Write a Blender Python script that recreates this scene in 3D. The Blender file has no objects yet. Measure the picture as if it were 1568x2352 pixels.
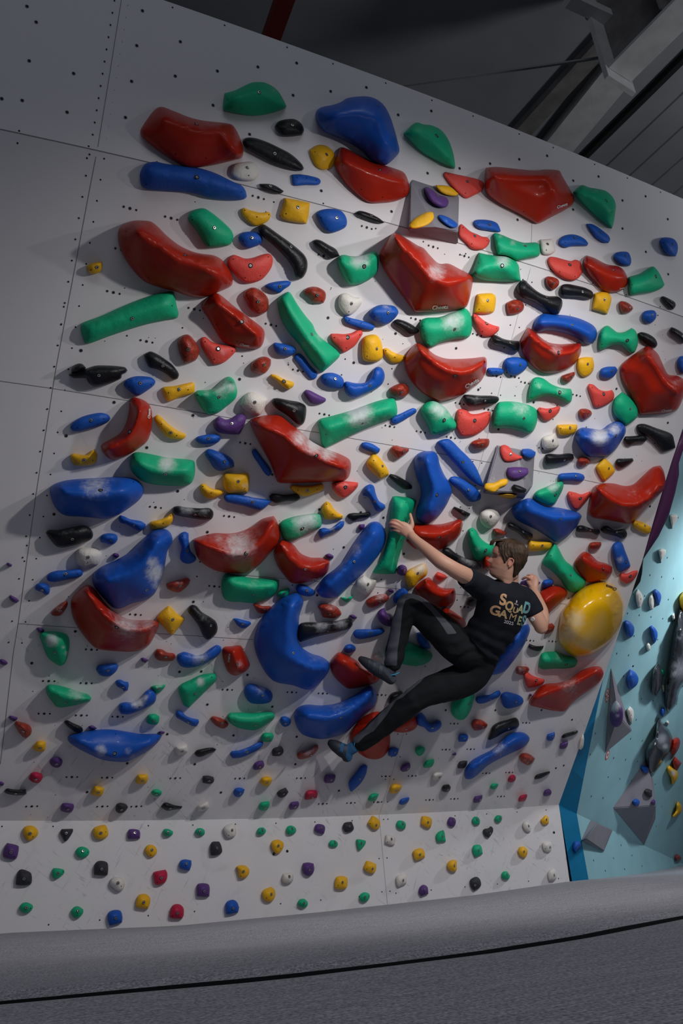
import bpy, bmesh, math, random
import numpy as np
from mathutils import Vector, Matrix, noise
from mathutils.bvhtree import BVHTree
random.seed(4)
S = bpy.context.scene
COL = bpy.context.collection

# ------------------------------------------------------------ camera
FPX = 1890.0                       # focal length in pixels of the 1568 x 2352 frame
CAM = np.array([-.387, -5.1705, -.4186])
def _rot(rx, ry, rz):
    cx, sx = np.cos(rx), np.sin(rx); cy, sy = np.cos(ry), np.sin(ry); cz, sz = np.cos(rz), np.sin(rz)
    X = np.array([[1, 0, 0], [0, cx, -sx], [0, sx, cx]]); Y = np.array([[cy, 0, sy], [0, 1, 0], [-sy, 0, cy]])
    Z = np.array([[cz, -sz, 0], [sz, cz, 0], [0, 0, 1]])
    return Z @ X @ Y
CR = _rot(.4207, .0808, -.4849)    # columns: right, forward, up
cam = bpy.data.cameras.new('camera'); co = bpy.data.objects.new('camera', cam); COL.objects.link(co)
cam.sensor_fit = 'VERTICAL'; cam.sensor_height = 36; cam.lens = FPX * 36 / 2352
cam.clip_start = .02; cam.clip_end = 200
mw = Matrix.Identity(4)
for i in range(3):
    mw[i][0] = CR[i][0]; mw[i][1] = CR[i][2]; mw[i][2] = -CR[i][1]; mw[i][3] = CAM[i]
co.matrix_world = mw
S.camera = co

# ------------------------------------------------------------ world, lights, exposure
S.view_settings.view_transform = 'Standard'; S.view_settings.look = 'None'
S.view_settings.gamma = 1; S.view_settings.use_curve_mapping = False
S.view_settings.exposure = 0.0
w = bpy.data.worlds.new('world'); S.world = w; w.use_nodes = True
w.node_tree.nodes['Background'].inputs[0].default_value = (.62, .72, 1, 1)
w.node_tree.nodes['Background'].inputs[1].default_value = .10
def spot(name, loc, aim, power, angle, blend, size, colr=(1, .97, .95)):
    l = bpy.data.lights.new(name, 'SPOT'); l.energy = power; l.spot_size = math.radians(angle); l.spot_blend = blend
    l.shadow_soft_size = size; l.color = colr
    o = bpy.data.objects.new(name, l); COL.objects.link(o); o.location = loc
    o.rotation_euler = (Vector(aim) - Vector(loc)).to_track_quat('-Z', 'Y').to_euler()
    return o
spot('ceiling_spotlight', (1.9, -4.2, 2.05), (1.75, -.8, .85), 150, 118, 1.0, .06)
spot('ceiling_spotlight', (2.9, -4.15, 2.15), (2.1, -.7, .75), 110, 118, 1.0, .06)
def area(name, loc, aim, power, sx, sy, colr):
    l = bpy.data.lights.new(name, 'AREA'); l.shape = 'RECTANGLE'; l.size = sx; l.size_y = sy; l.energy = power; l.color = colr
    o = bpy.data.objects.new(name, l); COL.objects.link(o); o.location = loc; o.rotation_euler = (Vector(aim) - Vector(loc)).to_track_quat('-Z', 'Y').to_euler(); return o
area('soft_fill', (-.5, -9, 4.2), (1.5, -1, 1), 42, 5, 3, (.88, .94, 1))  # added soft fill from behind the camera, not a fitting of the hall
spot('side_wall_fill', (6.2, -1.6, 2.2), (5.6, 1.0, .1), 205, 130, 1.0, .15, (.92, .97, 1))  # extra spot, put in to brighten the turquoise side wall
spot('mat_fill', (1.6, -4.4, 5.2), (1.6, -3.9, -.5), 135, 75, .7, .4, (.93, .96, 1))  # invented overhead lamp that lifts the mats
spot('ceiling_fill', (6.0, -4.5, 2.6), (4.2, 1.2, 5.6), 130, 125, 1.0, .3, (.96, .98, 1))  # unseen lamp added to throw light up onto the ceiling deck

# ------------------------------------------------------------ geometry helpers
TH, TT = .7158, .3056              # lean of the main overhang and of the top panel
ZC = [0.00857644, -0.04459161, 0.02797816]; Z1 = [-0.00733293, 0.03063021, 2.69027259]
def zc(x): return np.polyval(ZC, np.clip(x, -1.5, 5))
def z1(x): return np.polyval(Z1, np.clip(x, -1.5, 5))
def wall_dist(P):
    x, y, z = P[..., 0], P[..., 1], P[..., 2]
    c = zc(x); t1 = z1(x); y1 = -np.tan(TH) * (t1 - c)
    dm = -(y * np.cos(TH) + (z - c) * np.sin(TH)); dt = -((y - y1) * np.cos(TT) + (z - t1) * np.sin(TT))
    return np.minimum(-y, np.maximum(dm, dt))
def rays(x, y):
    x = np.asarray(x, float); y = np.asarray(y, float)
    return np.stack([(x - 784) / FPX, np.ones_like(x), (1176 - y) / FPX], -1) @ CR.T
def on_wall(x, y, h=0., dist=wall_dist, far=14.):
    x = np.asarray(x, float); y = np.asarray(y, float); h = np.broadcast_to(np.asarray(h, float), x.shape)
    d = rays(x, y); lo = np.full(x.shape, .4); hi = np.full(x.shape, far)
    for _ in range(42):
        m = (lo + hi) / 2; f = dist(CAM + d * m[..., None]) - h > 0
        lo = np.where(f, m, lo); hi = np.where(f, hi, m)
    return CAM + d * lo[..., None]
def at(x, y, depth):               # point at a given depth in front of the camera
    return CAM + rays(x, y) * depth

def link(name, me, mats, parent=None, loc=None):
    o = bpy.data.objects.new(name, me)
    for m in (mats if isinstance(mats, (list, tuple)) else [mats]): me.materials.append(m)
    COL.objects.link(o)
    if parent is not None: o.parent = parent; o.matrix_parent_inverse = Matrix.Translation(-parent.location)
    return o
def tag(o, label=None, cat=None, group=None, kind=None):
    if label: o['label'] = label
    if cat: o['category'] = cat
    if group: o['group'] = group
    if kind: o['kind'] = kind
    return o
def empty(name, loc, label=None, cat=None, group=None):
    o = bpy.data.objects.new(name, None); COL.objects.link(o); o.location = loc; o.empty_display_size = .05
    return tag(o, label, cat, group)
def mesh_of(name, V, Fc, smooth=False, origin=None):
    me = bpy.data.meshes.new(name)
    V = np.asarray(V, float)
    if origin is not None: V = V - np.asarray(origin)
    me.from_pydata([tuple(v) for v in V], [], [tuple(int(i) for i in f) for f in Fc]); me.validate(); me.update()
    if smooth: me.polygons.foreach_set('use_smooth', [True] * len(me.polygons))
    return me
def from_bm(name, bm, smooth=False):
    me = bpy.data.meshes.new(name); bm.to_mesh(me); bm.free()
    if smooth: me.polygons.foreach_set('use_smooth', [True] * len(me.polygons))
    return me
def prism(P, T):                    # closed polygon P (list of 3D) swept by vector T
    P = [Vector(p) for p in P]; T = Vector(T); n = len(P)
    V = [tuple(p) for p in P] + [tuple(p + T) for p in P]
    Fc = [tuple(range(n))[::-1], tuple(range(n, 2 * n))] + [(i, (i + 1) % n, n + (i + 1) % n, n + i) for i in range(n)]
    return V, Fc
def beam(bm, a, b, w, h, up=(0, 0, 1)):
    a = Vector(a); b = Vector(b); d = (b - a).normalized(); s = d.cross(Vector(up)).normalized(); u = s.cross(d)
    vs = [bm.verts.new(p + s * sx * w / 2 + u * sz * h / 2) for p in (a, b) for sx, sz in ((-1, -1), (1, -1), (1, 1), (-1, 1))]
    for f in ((3, 2, 1, 0), (4, 5, 6, 7), (0, 1, 5, 4), (1, 2, 6, 5), (2, 3, 7, 6), (3, 0, 4, 7)): bm.faces.new([vs[i] for i in f])

# ------------------------------------------------------------ materials
def mat(name, col, rough=.5, spec=.5, coat=0., bump=0., bscale=60, mottle=0., chalk=False, metal=0., mscale=8, chalkcol=(.66, .68, .70)):
    m = bpy.data.materials.new(name); m.use_nodes = True; nt = m.node_tree; N = nt.nodes; L = nt.links
    b = N['Principled BSDF']; b.inputs['Roughness'].default_value = rough; b.inputs['Specular IOR Level'].default_value = spec
    b.inputs['Metallic'].default_value = metal; b.inputs['Coat Weight'].default_value = coat; b.inputs['Coat Roughness'].default_value = .06
    tc = N.new('ShaderNodeTexCoord'); c = None
    def nz(scale, det=4, rgh=.55):
        n = N.new('ShaderNodeTexNoise'); n.inputs['Scale'].default_value = scale; n.inputs['Detail'].default_value = det
        n.inputs['Roughness'].default_value = rgh; L.new(tc.outputs['Object'], n.inputs['Vector']); return n
    rgb = N.new('ShaderNodeRGB'); rgb.outputs[0].default_value = (*col, 1); c = rgb.outputs[0]
    if mottle:
        n = nz(mscale); hs = N.new('ShaderNodeMix'); hs.data_type = 'RGBA'; hs.blend_type = 'MULTIPLY'
        mr = N.new('ShaderNodeMapRange'); mr.inputs[1].default_value = .35; mr.inputs[2].default_value = .65
        mr.inputs[3].default_value = 1 - mottle; mr.inputs[4].default_value = 1; L.new(n.outputs[0], mr.inputs[0])
        L.new(mr.outputs[0], hs.inputs[7]); hs.inputs[0].default_value = 1; L.new(c, hs.inputs[6]); c = hs.outputs[2]
    if chalk:
        at_ = N.new('ShaderNodeAttribute'); at_.attribute_name = 'chalk'
        n = nz(34, 6, .7); ml = N.new('ShaderNodeMath'); ml.operation = 'MULTIPLY_ADD'
        L.new(n.outputs[0], ml.inputs[0]); ml.inputs[1].default_value = .9; ml.inputs[2].default_value = -.47
        ad = N.new('ShaderNodeMath'); ad.operation = 'ADD'; L.new(ml.outputs[0], ad.inputs[0]); L.new(at_.outputs['Fac'], ad.inputs[1])
        mr = N.new('ShaderNodeMapRange'); mr.interpolation_type = 'SMOOTHSTEP'
        mr.inputs[1].default_value = .32; mr.inputs[2].default_value = 1.1; mr.inputs[3].default_value = .0; mr.inputs[4].default_value = .85
        L.new(ad.outputs[0], mr.inputs[0])
        mx = N.new('ShaderNodeMix'); mx.data_type = 'RGBA'; L.new(mr.outputs[0], mx.inputs[0]); L.new(c, mx.inputs[6]); mx.inputs[7].default_value = (*chalkcol, 1)
        c = mx.outputs[2]
        rr = N.new('ShaderNodeMapRange'); rr.inputs[3].default_value = rough; rr.inputs[4].default_value = .85; L.new(mr.outputs[0], rr.inputs[0]); L.new(rr.outputs[0], b.inputs['Roughness'])
        if coat:
            cw = N.new('ShaderNodeMapRange'); cw.inputs[3].default_value = coat; cw.inputs[4].default_value = 0; L.new(mr.outputs[0], cw.inputs[0]); L.new(cw.outputs[0], b.inputs['Coat Weight'])
    L.new(c, b.inputs['Base Color'])
    if bump:
        n = nz(bscale, 5); bp = N.new('ShaderNodeBump'); bp.inputs['Strength'].default_value = bump; bp.inputs['Distance'].default_value = .01
        L.new(n.outputs[0], bp.inputs['Height']); L.new(bp.outputs[0], b.inputs['Normal'])
    return m
HM = {
 'R': mat('glossy_red_fiberglass', (.40, .018, .006), .36, .22, .07, 0, chalk=True, mottle=.04, mscale=3),
 'r': mat('coral_red_resin', (.74, .075, .060), .55, .35, 0, .25, 90, chalk=True, mottle=.08),
 'n': mat('rusty_red_rocky_resin', (.42, .040, .018), .45, .4, .15, .9, 38, chalk=True, mottle=.45, mscale=30),
 'G': mat('green_resin', (.004, .43, .21), .55, .35, 0, .2, 90, chalk=True, mottle=.06),
 'B': mat('blue_resin', (.009, .095, .47), .55, .35, 0, .25, 80, chalk=True, mottle=.08),
 'V': mat('blue_fiberglass', (.009, .088, .46), .45, .25, .03, .06, 60, chalk=True, mottle=.04, mscale=3),
 'Y': mat('yellow_resin', (.86, .46, .010), .5, .4, 0, .25, 80, chalk=True, mottle=.08),
 'Q': mat('glossy_yellow_fiberglass', (.92, .50, .004), .22, .4, .35, 0, chalk=True, mottle=.04, chalkcol=(.80, .62, .34)),
 'K': mat('black_resin', (.007, .008, .011), .45, .35, 0, .25, 70, chalk=True, mottle=.3, chalkcol=(.42, .43, .46)),
 'S': mat('charcoal_resin', (.035, .036, .044), .65, .35, 0, .3, 90, chalk=True, mottle=.2),
 'W': mat('offwhite_resin', (.74, .71, .66), .6, .35, 0, .3, 80, chalk=True, mottle=.08),
 'P': mat('purple_resin', (.105, .040, .205), .55, .35, 0, .3, 80, chalk=True, mottle=.12),
 'C': mat('crimson_resin', (.50, .012, .060), .55, .35, 0, .25, 80, chalk=True, mottle=.1),
}
M_HOLE = mat('dark_screw_hole', (.006, .006, .007), .6, .2)
M_STEEL = mat('bolt_steel', (.55, .55, .56), .35, .5, metal=.8)
M_WHITE = mat('white_lettering', (.8, .8, .78), .5)
M_BLACK = mat('black_lettering', (.02, .02, .02), .5)

# ------------------------------------------------------------ the white climbing wall
def wall_material():
    m = mat('white_wall_paint', (.70, .68, .70), .62, .3)
    nt = m.node_tree; N = nt.nodes; L = nt.links; b = N['Principled BSDF']
    tc = N.new('ShaderNodeTexCoord')
    def scuff(rot, sc, lo, hi, seed):
        mp = N.new('ShaderNodeMapping'); mp.vector_type = 'TEXTURE'; mp.inputs['Rotation'].default_value = rot; mp.inputs['Scale'].default_value = tuple(1 / q for q in sc); mp.inputs['Location'].default_value = (seed, seed, 0)
        L.new(tc.outputs['Object'], mp.inputs[0]); n = N.new('ShaderNodeTexNoise'); n.inputs['Scale'].default_value = 1; n.inputs['Detail'].default_value = 3; n.inputs['Distortion'].default_value = 2.6
        L.new(mp.outputs[0], n.inputs['Vector']); r = N.new('ShaderNodeMapRange'); r.inputs[1].default_value = lo; r.inputs[2].default_value = hi; L.new(n.outputs[0], r.inputs[0]); return r.outputs[0]
    a = scuff((0, .55, 0), (26, 2, 3.2), .63, .74, 0); c = scuff((0, -.9, 0), (30, 2, 4.2), .63, .74, 7)
    mx = N.new('ShaderNodeMath'); mx.operation = 'MAXIMUM'; L.new(a, mx.inputs[0]); L.new(c, mx.inputs[1])
    # shoe scuffs are densest where feet reach: an irregular band low on the wall
    sp = N.new('ShaderNodeSeparateXYZ'); L.new(tc.outputs['Object'], sp.inputs[0])
    band = N.new('ShaderNodeMapRange'); band.inputs[1].default_value = 1.9; band.inputs[2].default_value = .3; band.inputs[3].default_value = .05; band.inputs[4].default_value = .55; L.new(sp.outputs[2], band.inputs[0])
    cl = N.new('ShaderNodeTexNoise'); cl.inputs['Scale'].default_value = 1.7; cl.inputs['Detail'].default_value = 1; L.new(tc.outputs['Object'], cl.inputs['Vector'])
    cr = N.new('ShaderNodeMapRange'); cr.inputs[1].default_value = .42; cr.inputs[2].default_value = .62; L.new(cl.outputs[0], cr.inputs[0])
    mm = N.new('ShaderNodeMath'); mm.operation = 'MULTIPLY'; L.new(mx.outputs[0], mm.inputs[0]); L.new(cr.outputs[0], mm.inputs[1])
    sm = N.new('ShaderNodeTexNoise'); sm.inputs['Scale'].default_value = 5; sm.inputs['Detail'].default_value = 5; sm.inputs['Distortion'].default_value = 1.5; L.new(tc.outputs['Object'], sm.inputs['Vector'])
    sr = N.new('ShaderNodeMapRange'); sr.inputs[1].default_value = .60; sr.inputs[2].default_value = .80; sr.inputs[4].default_value = .35; L.new(sm.outputs[0], sr.inputs[0])
    mx = N.new('ShaderNodeMath'); mx.operation = 'MAXIMUM'; L.new(mm.outputs[0], mx.inputs[0]); L.new(sr.outputs[0], mx.inputs[1])
    ml = N.new('ShaderNodeMath'); ml.operation = 'MULTIPLY'; L.new(mx.outputs[0], ml.inputs[0]); L.new(band.outputs[0], ml.inputs[1])
    mix = N.new('ShaderNodeMix'); mix.data_type = 'RGBA'; L.new(ml.outputs[0], mix.inputs[0]); mix.inputs[6].default_value = (.70, .68, .70, 1); mix.inputs[7].default_value = (.22, .21, .24, 1)
    L.new(mix.outputs[2], b.inputs['Base Color'])
    return m
M_WALL = wall_material()
M_SEAM = mat('panel_seam', (.22, .21, .22), .8)
M_NUT = mat('t_nut_hole', (.02, .02, .022), .7, .2)
M_EDGE = mat('plywood_edge', (.20, .12, .11), .8)
def grid_surface(cols, rows, fn):
    V = [fn(c, r) for r in rows for c in cols]; n = len(cols)
    Fc = [(j * n + i, j * n + i + 1, (j + 1) * n + i + 1, (j + 1) * n + i) for j in range(len(rows) - 1) for i in range(n - 1)]
    return V, Fc
RE = [(1610, 850), (1568, 984), (1550.6, 1032), (1520, 1130), (1494.5, 1216), (1475.4, 1285), (1448.6, 1367), (1433, 1417), (1382, 1567), (1341.5, 1684), (1312, 1766), (1283, 1848.4)]
Rp = on_wall([p[0] for p in RE], [p[1] for p in RE])
def right_x(z):                    # right-hand edge of the wall at height z
    zs = Rp[::-1, 2]; xs = Rp[::-1, 0]
    return float(np.interp(z, zs, xs)) if z <= zs[-1] else float(xs[-1] + (z - zs[-1]) * (xs[-1] - xs[-3]) / (zs[-1] - zs[-3]))
TOPL = on_wall([370, 560, 1060, 1434.7, 1568], [0, 64.4, 245.5, 400, 457.4])
TA = np.polyfit(TOPL[:, 0], TOPL[:, 2], 1)
def wall_pt(x, s, off=0.):         # s: 0 at kickboard crease .. 1 panel joint .. 2 top edge
    c = float(zc(x)); t1 = float(z1(x)); y1 = -math.tan(TH) * (t1 - c)
    if s <= 1: z = c + (t1 - c) * s; return (x, -math.tan(TH) * (z - c) - off * math.cos(TH), z - off * math.sin(TH))
    zt = float(np.polyval(TA, x)); z = t1 + (zt - t1) * (s - 1)
    return (x, y1 - math.tan(TT) * (z - t1) - off * math.cos(TT), z - off * math.sin(TT))
def right_s(s):
    x = 4.2
    for _ in range(12): x = right_x(wall_pt(x, s)[2])
    return x
XL = -3.2
rows = [i / 20 for i in range(21)] + [1 + i / 8 for i in range(1, 9)]
V = []; ncol = 26
for s in rows:
    xr = right_s(s)
    for i in range(ncol): V.append(wall_pt(XL + (xr - XL) * i / (ncol - 1), s))
Fc = [(j * ncol + i, j * ncol + i + 1, (j + 1) * ncol + i + 1, (j + 1) * ncol + i) for j in range(len(rows) - 1) for i in range(ncol - 1)]
main_n = len(V)
# back side, 9 cm behind: gives the wall its thickness
V += [(v[0], v[1] + .07, v[2] + .06) for v in V]
Fc += [tuple(main_n + k for k in f[::-1]) for f in Fc]
nr = len(rows)
for j in range(nr - 1):
    a = j * ncol; b_ = (j + 1) * ncol; Fc.append((a, b_, main_n + b_, main_n + a))
    a += ncol - 1; b_ += ncol - 1; Fc.append((b_, a, main_n + a, main_n + b_))
edge_from = len(Fc)
for i in range(ncol - 1):
    a = (nr - 1) * ncol + i; Fc.append((a, a + 1, main_n + a + 1, main_n + a))
edge_to = len(Fc)
for i in range(ncol - 1): Fc.append((i + 1, i, main_n + i, main_n + i + 1))
mats_of = [0] * len(Fc)
for k in range(edge_from, edge_to): mats_of[k] = 3
def strip(pts, width, off=.0012):
    global V, Fc, mats_of
    pts = [np.array(p) for p in pts]
    for a, b in zip(pts[:-1], pts[1:]):
        d = b - a; d /= np.linalg.norm(d); m_ = (a + b) / 2
        nrm = wall_normal(m_); s_ = np.cross(d, nrm); k = len(V)
        for q in (a - s_ * width / 2, a + s_ * width / 2, b + s_ * width / 2, b - s_ * width / 2): V.append(tuple(q + nrm * off))
        Fc.append((k, k + 1, k + 2, k + 3)); mats_of.append(1)
def wall_normal(p):
    c = float(zc(p[0])); t1 = float(z1(p[0]))
    if p[2] < c: return np.array([0, -1., 0])
    a = TH if p[2] < t1 else TT
    return np.array([0, -math.cos(a), -math.sin(a)])
def disc(p, r, mi=2, off=.0015, n=10):
    p = np.array(p); nm = wall_normal(p); a = np.array([1., 0, 0]); b = np.cross(nm, a); k = len(V)
    for i in range(n):
        t = 2 * math.pi * i / n; V.append(tuple(p + nm * off + (a * math.cos(t) + b * math.sin(t)) * r))
    Fc.append(tuple(range(k, k + n))); mats_of.append(mi)
def nut(p, r=.0085):
    disc(p, r, 4, .0012); disc(p, r * .72, 2, .002)
def line(x0, s0, x1, s1, n=14): return [wall_pt(x0 + (x1 - x0) * i / n, s0 + (s1 - s0) * i / n) for i in range(n + 1)]
def px_line(P, n=5):
    out = []
    for a, b in zip(P[:-1], P[1:]):
        for i in range(n): out.append((a[0] + (b[0] - a[0]) * i / n, a[1] + (b[1] - a[1]) * i / n))
    out.append(P[-1]); q = on_wall([p[0] for p in out], [p[1] for p in out]); return [tuple(v) for v in q]
strip(line(XL, 1, right_s(1) - .02, 1, 40), .004)
strip(px_line([(42, 1432), (361, 1455), (580.6, 1469)], 4), .0025); strip(line(.0, .44, right_s(.44) - .05, .4445, 30)[8:], .002)
strip(px_line([(0, 875), (122, 892.3), (341, 927.6), (565, 966), (809, 1007), (939, 1029.6), (1226.7, 1079.8), (1344, 1103), (1500, 1136)], 4), .003)
strip(px_line([(278.6, 0), (249, 187), (225, 335)], 4), .003); strip(px_line([(225, 335), (203, 450), (128, 850), (80.6, 1150), (42, 1432), (30.6, 1500), (1, 1755)], 4), .003)
strip(px_line([(1221, 512), (1218, 617)], 3), .0018); strip(px_line([(1217, 619), (1174, 781), (1166, 819), (1109, 1040), (1030, 1320), (901, 1773), (872, 1868)], 6), .0014)
TRIP = [(298.5, 478.6), (393, 501), (260.5, 671.7), (336.5, 784), (446, 710), (593, 453.5), (842, 522.5), (743, 588), (622, 746), (684, 851), (563, 1018), (625, 1090), (744.6, 951.7), (895, 979), (994.4, 567), (1066, 588), (954, 733), (1095, 769), (1140, 864), (1055, 927), (966, 992), (1035, 1005), (1121, 941), (1245.8, 1030), (1205, 879), (1323.5, 908), (357, 1165), (526, 1186), (311, 1411.5), (210, 1492), (492, 1346.7), (112, 1564), (198, 1569), (101.6, 1639), (187, 1642.8), (270, 1646), (165, 1784.6), (246, 1786), (73, 1851.8), (235, 1852), (313, 1852), (522, 1584), (670, 1590), (741, 1592.5), (876, 1596), (402.6, 1787), (550.5, 1787.7), (691, 1787), (885.5, 1783), (946, 1782), (741, 1846), (805.6, 1844), (867, 1842), (986, 1837), (1043, 1834.6), (1042.5, 1662), (1208, 1660), (1023.7, 1721.5), (1080.5, 1720.5), (1169, 1774), (1116, 1776), (1150, 1829), (1066, 1394), (1217, 1471), (1268, 1473), (1000, 995), (1182, 866), (279, 574)]
SING = [(327, 25), (314, 105), (302, 187), (288, 270), (169, 169), (154, 258), (83, 51), (67, 140), (51, 231), (4, 227), (62, 15), (402.3, 175), (414, 96), (489, 242), (499, 163.5), (592, 154), (573, 308.7), (672.7, 219), (681, 145), (759, 210), (841, 201), (914, 264), (990, 255), (1055, 387), (1125, 376), (1192, 366), (1256, 358), (1316, 415), (1374, 405.6), (1188, 505), (1315.6, 481.6), (1429, 460.6), (1482, 451), (1429, 525), (1533, 503.6), (1482.6, 578.6), (1534, 630), (898.8, 486), (737.5, 438.5), (981.5, 398), (186, 805), (550, 871), (262, 924), (152, 1001), (337, 1028), (443, 954), (408, 1128), (124, 1181), (476, 1222), (73, 1523), (173, 1450), (292, 1753), (384, 1686), (200, 1819), (753, 730), (812, 833), (908, 766), (1047, 800), (1098, 895), (733, 1170), (828, 1177), (880, 1189), (789, 1257), (927, 1272), (444, 1382), (412, 1543), (462, 1542), (568, 1550), (476, 1618), (625, 1623), (681, 1692), (536, 1689), (447, 1755), (507, 1820), (728, 1367), (1533, 971), (1482, 1136), (1492, 1163), (1453, 1530), (1415, 893), (1225, 924), (1144, 986), (1023, 1631), (1137, 1631), (1243, 1631), (1313, 1653), (1276, 1764), (1294, 1758), (1271, 1912), (628, 1962), (659, 1955), (678, 1755), (778, 1816)]
tp = on_wall([p[0] for p in TRIP], [p[1] for p in TRIP])
for p in tp:
    nut(p, .0076)
    for sx in (-.029, .029): q = np.array(p) + (sx, 0, 0); nut(q, .0058)
for p in on_wall([p[0] for p in SING], [p[1] for p in SING]): nut(p, .0086)
for k in range(24):                # pairs of panel screws along the vertical joints
    for (x0, y0, x1, y1) in ((278.6, 0, 225, 335), (225, 335, 30, 1500), (1217, 619, 872, 1868)):
        if k % 2 and y1 < 400: continue
        t = (k + .5) / 24; p = on_wall(x0 + (x1 - x0) * t, y0 + (y1 - y0) * t)
        for sx in (-.03, .035): disc(np.array(p) + (sx, 0, 0), .0042)
for x in np.arange(-.6, 4, .29):   # screws either side of the horizontal joints
    for s in (.3265 + .1175, .785, 1.0, 1.985):
        if x > right_s(s) - .1: continue
        for ds in (-.012, .012):
            if s > 1.5 and ds > 0: continue
            disc(wall_pt(x + .02 * math.sin(x * 9), s + ds), .0042)
rnd = random.Random(3)
for k in range(260):               # old screw holes left by moved holds
    s = rnd.random() ** .8 * 1.0; x = rnd.uniform(.1, right_s(s) - .15); disc(wall_pt(x, s), rnd.uniform(.0018, .003), n=6)
me = mesh_of('wall_front', V, Fc); 
wf = link('wall_front', me, [M_WALL, M_SEAM, M_NUT, M_EDGE, mat('t_nut_ring', (.16, .16, .17), .5)])
me.polygons.foreach_set('material_index', mats_of); tag(wf, kind='structure')
# kickboard, vertical, below the crease
V, Fc, mats_of = [], [], []
KR = on_wall([1283, 1307.4, 1316], [1848.4, 2023.6, 2080])
cols = 30; kz = [0, -.12, -.3, -.5, -.75]
for z in kz:
    xr = float(np.interp(z, KR[::-1, 2], KR[::-1, 0]))
    for i in range(cols):
        x = XL + (xr - XL) * i / (cols - 1); V.append((x, 0, float(zc(x)) * (1 + z / .75) + z + (0)))
n0 = len(V)
Fc = [(j * cols + i + 1, j * cols + i, (j + 1) * cols + i, (j + 1) * cols + i + 1) for j in range(len(kz) - 1) for i in range(cols - 1)]
V += [(v[0], .07, v[2]) for v in V]; Fc += [tuple(n0 + k for k in f[::-1]) for f in Fc]
for j in range(len(kz) - 1):
    a = j * cols; b_ = a + cols; Fc.append((a, n0 + a, n0 + b_, b_)); a += cols - 1; b_ += cols - 1; Fc.append((a, b_, n0 + b_, n0 + a))
mats_of = [0] * len(Fc)
strip([(2.435, 0, -.028), (2.437, 0, -.3), (2.44, 0, -.62)], .002)
for i in range(16):
    x = -.2 + i * .27
    if x > 3.9: break
    disc((x, 0, float(zc(x)) - .03), .0042); disc((x + .01, 0, -.515), .0042)
for z in (-.06, -.3, -.5):
    for sx in (-.03, .03): disc((2.437 + sx, 0, z), .0042)
disc(on_wall(1271.7, 1912.2), .009); disc(on_wall(659.6, 1955), .008); disc(on_wall(628.5, 1961), .010, 4); 
me = mesh_of('wall_front_lower', V, Fc)
wk = link('wall_front_lower', me, [M_WALL, M_SEAM, M_NUT, M_EDGE, bpy.data.materials['t_nut_ring']])
me.polygons.foreach_set('material_index', mats_of); tag(wk, kind='structure')

# ------------------------------------------------------------ mats on the floor
def at_z(x, y, z): d = rays(x, y); t = (z - CAM[2]) / d[..., 2]; return CAM + d * t[..., None] if np.ndim(t) else CAM + d * t
M_MAT = mat('grey_carpet_mat', (.60, .60, .66), .95, .1, 0, .35, 420, mottle=.6, mscale=190)
nt = M_MAT.node_tree; N = nt.nodes; L = nt.links
mp_ = N.new('ShaderNodeMapping'); mp_.inputs['Rotation'].default_value = (0, 0, -.1); mp_.inputs['Scale'].default_value = (2.2, 60, 1); tc_ = N.new('ShaderNodeTexCoord'); L.new(tc_.outputs['Object'], mp_.inputs[0])
ns_ = N.new('ShaderNodeTexNoise'); ns_.inputs['Scale'].default_value = 3; ns_.inputs['Detail'].default_value = 6; L.new(mp_.outputs[0], ns_.inputs['Vector'])
mr_ = N.new('ShaderNodeMapRange'); mr_.inputs[1].default_value = .38; mr_.inputs[2].default_value = .62; mr_.inputs[3].default_value = .78; mr_.inputs[4].default_value = 1; L.new(ns_.outputs[0], mr_.inputs[0])
mu_ = N.new('ShaderNodeMix'); mu_.data_type = 'RGBA'; mu_.blend_type = 'MULTIPLY'; mu_.inputs[0].default_value = 1
b_ = N['Principled BSDF']; src_ = b_.inputs['Base Color'].links[0].from_socket; L.new(src_, mu_.inputs[6]); L.new(mr_.outputs[0], mu_.inputs[7]); L.new(mu_.outputs[2], b_.inputs['Base Color'])
SE = [(0, 2290), (300, 2263), (600, 2237), (870, 2205), (1100, 2177), (1310, 2145), (1568, 2097)]
sp_ = at_z(np.array([p[0] for p in SE], float), np.array([p[1] for p in SE], float), -.56)
d0 = sp_[0] - sp_[1]; d1 = sp_[-1] - sp_[-2]
seam = np.vstack([sp_[0] + d0 / np.linalg.norm(d0) * 4.5, sp_, sp_[-1] + d1 / np.linalg.norm(d1) * 1.0, sp_[-1] + d1 / np.linalg.norm(d1) * 9])
def resample(P, n):
    d = np.r_[0, np.cumsum(np.linalg.norm(np.diff(P, axis=0), axis=1))]; s = np.linspace(0, d[-1], n); return np.stack([np.interp(s, d, P[:, k]) for k in range(3)], 1)
TQ0, TQ1 = None, None
# plan of the turquoise side wall: it runs away from the corner of the white wall
sdir = np.array([1, .15, 0]) / math.hypot(1, .15); sn = np.array([sdir[1], -sdir[0], 0])
def on_plane(x, y, p0, n): d = rays(x, y); t = np.dot(p0 - CAM, n) / (d @ n); return CAM + d * t
K0 = KR[0]
Q0 = on_plane(1324, 1869, K0, sn); Q0b = on_plane(1338.5, 2021, K0, sn)
Q1 = at(1547, 1974, 9.2)
wallb = np.array([[-6.5, .0, -.55], [-.4, 0, -.545], [.107, 0, -.532], [1.04, 0, -.579], [2.0, 0, -.579], [3.09, 0, -.568], [3.96, 0, -.538], [Q0b[0], Q0b[1], Q0b[2]], [*at(1450, 2008, 7.7)], [*at(1568, 1987, 9.9)], [*at(1760, 1950, 16)]])
NM = 150; sa = resample(seam, NM); wa = resample(wallb, NM)
V, Fc = [], []; J = 40
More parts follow.
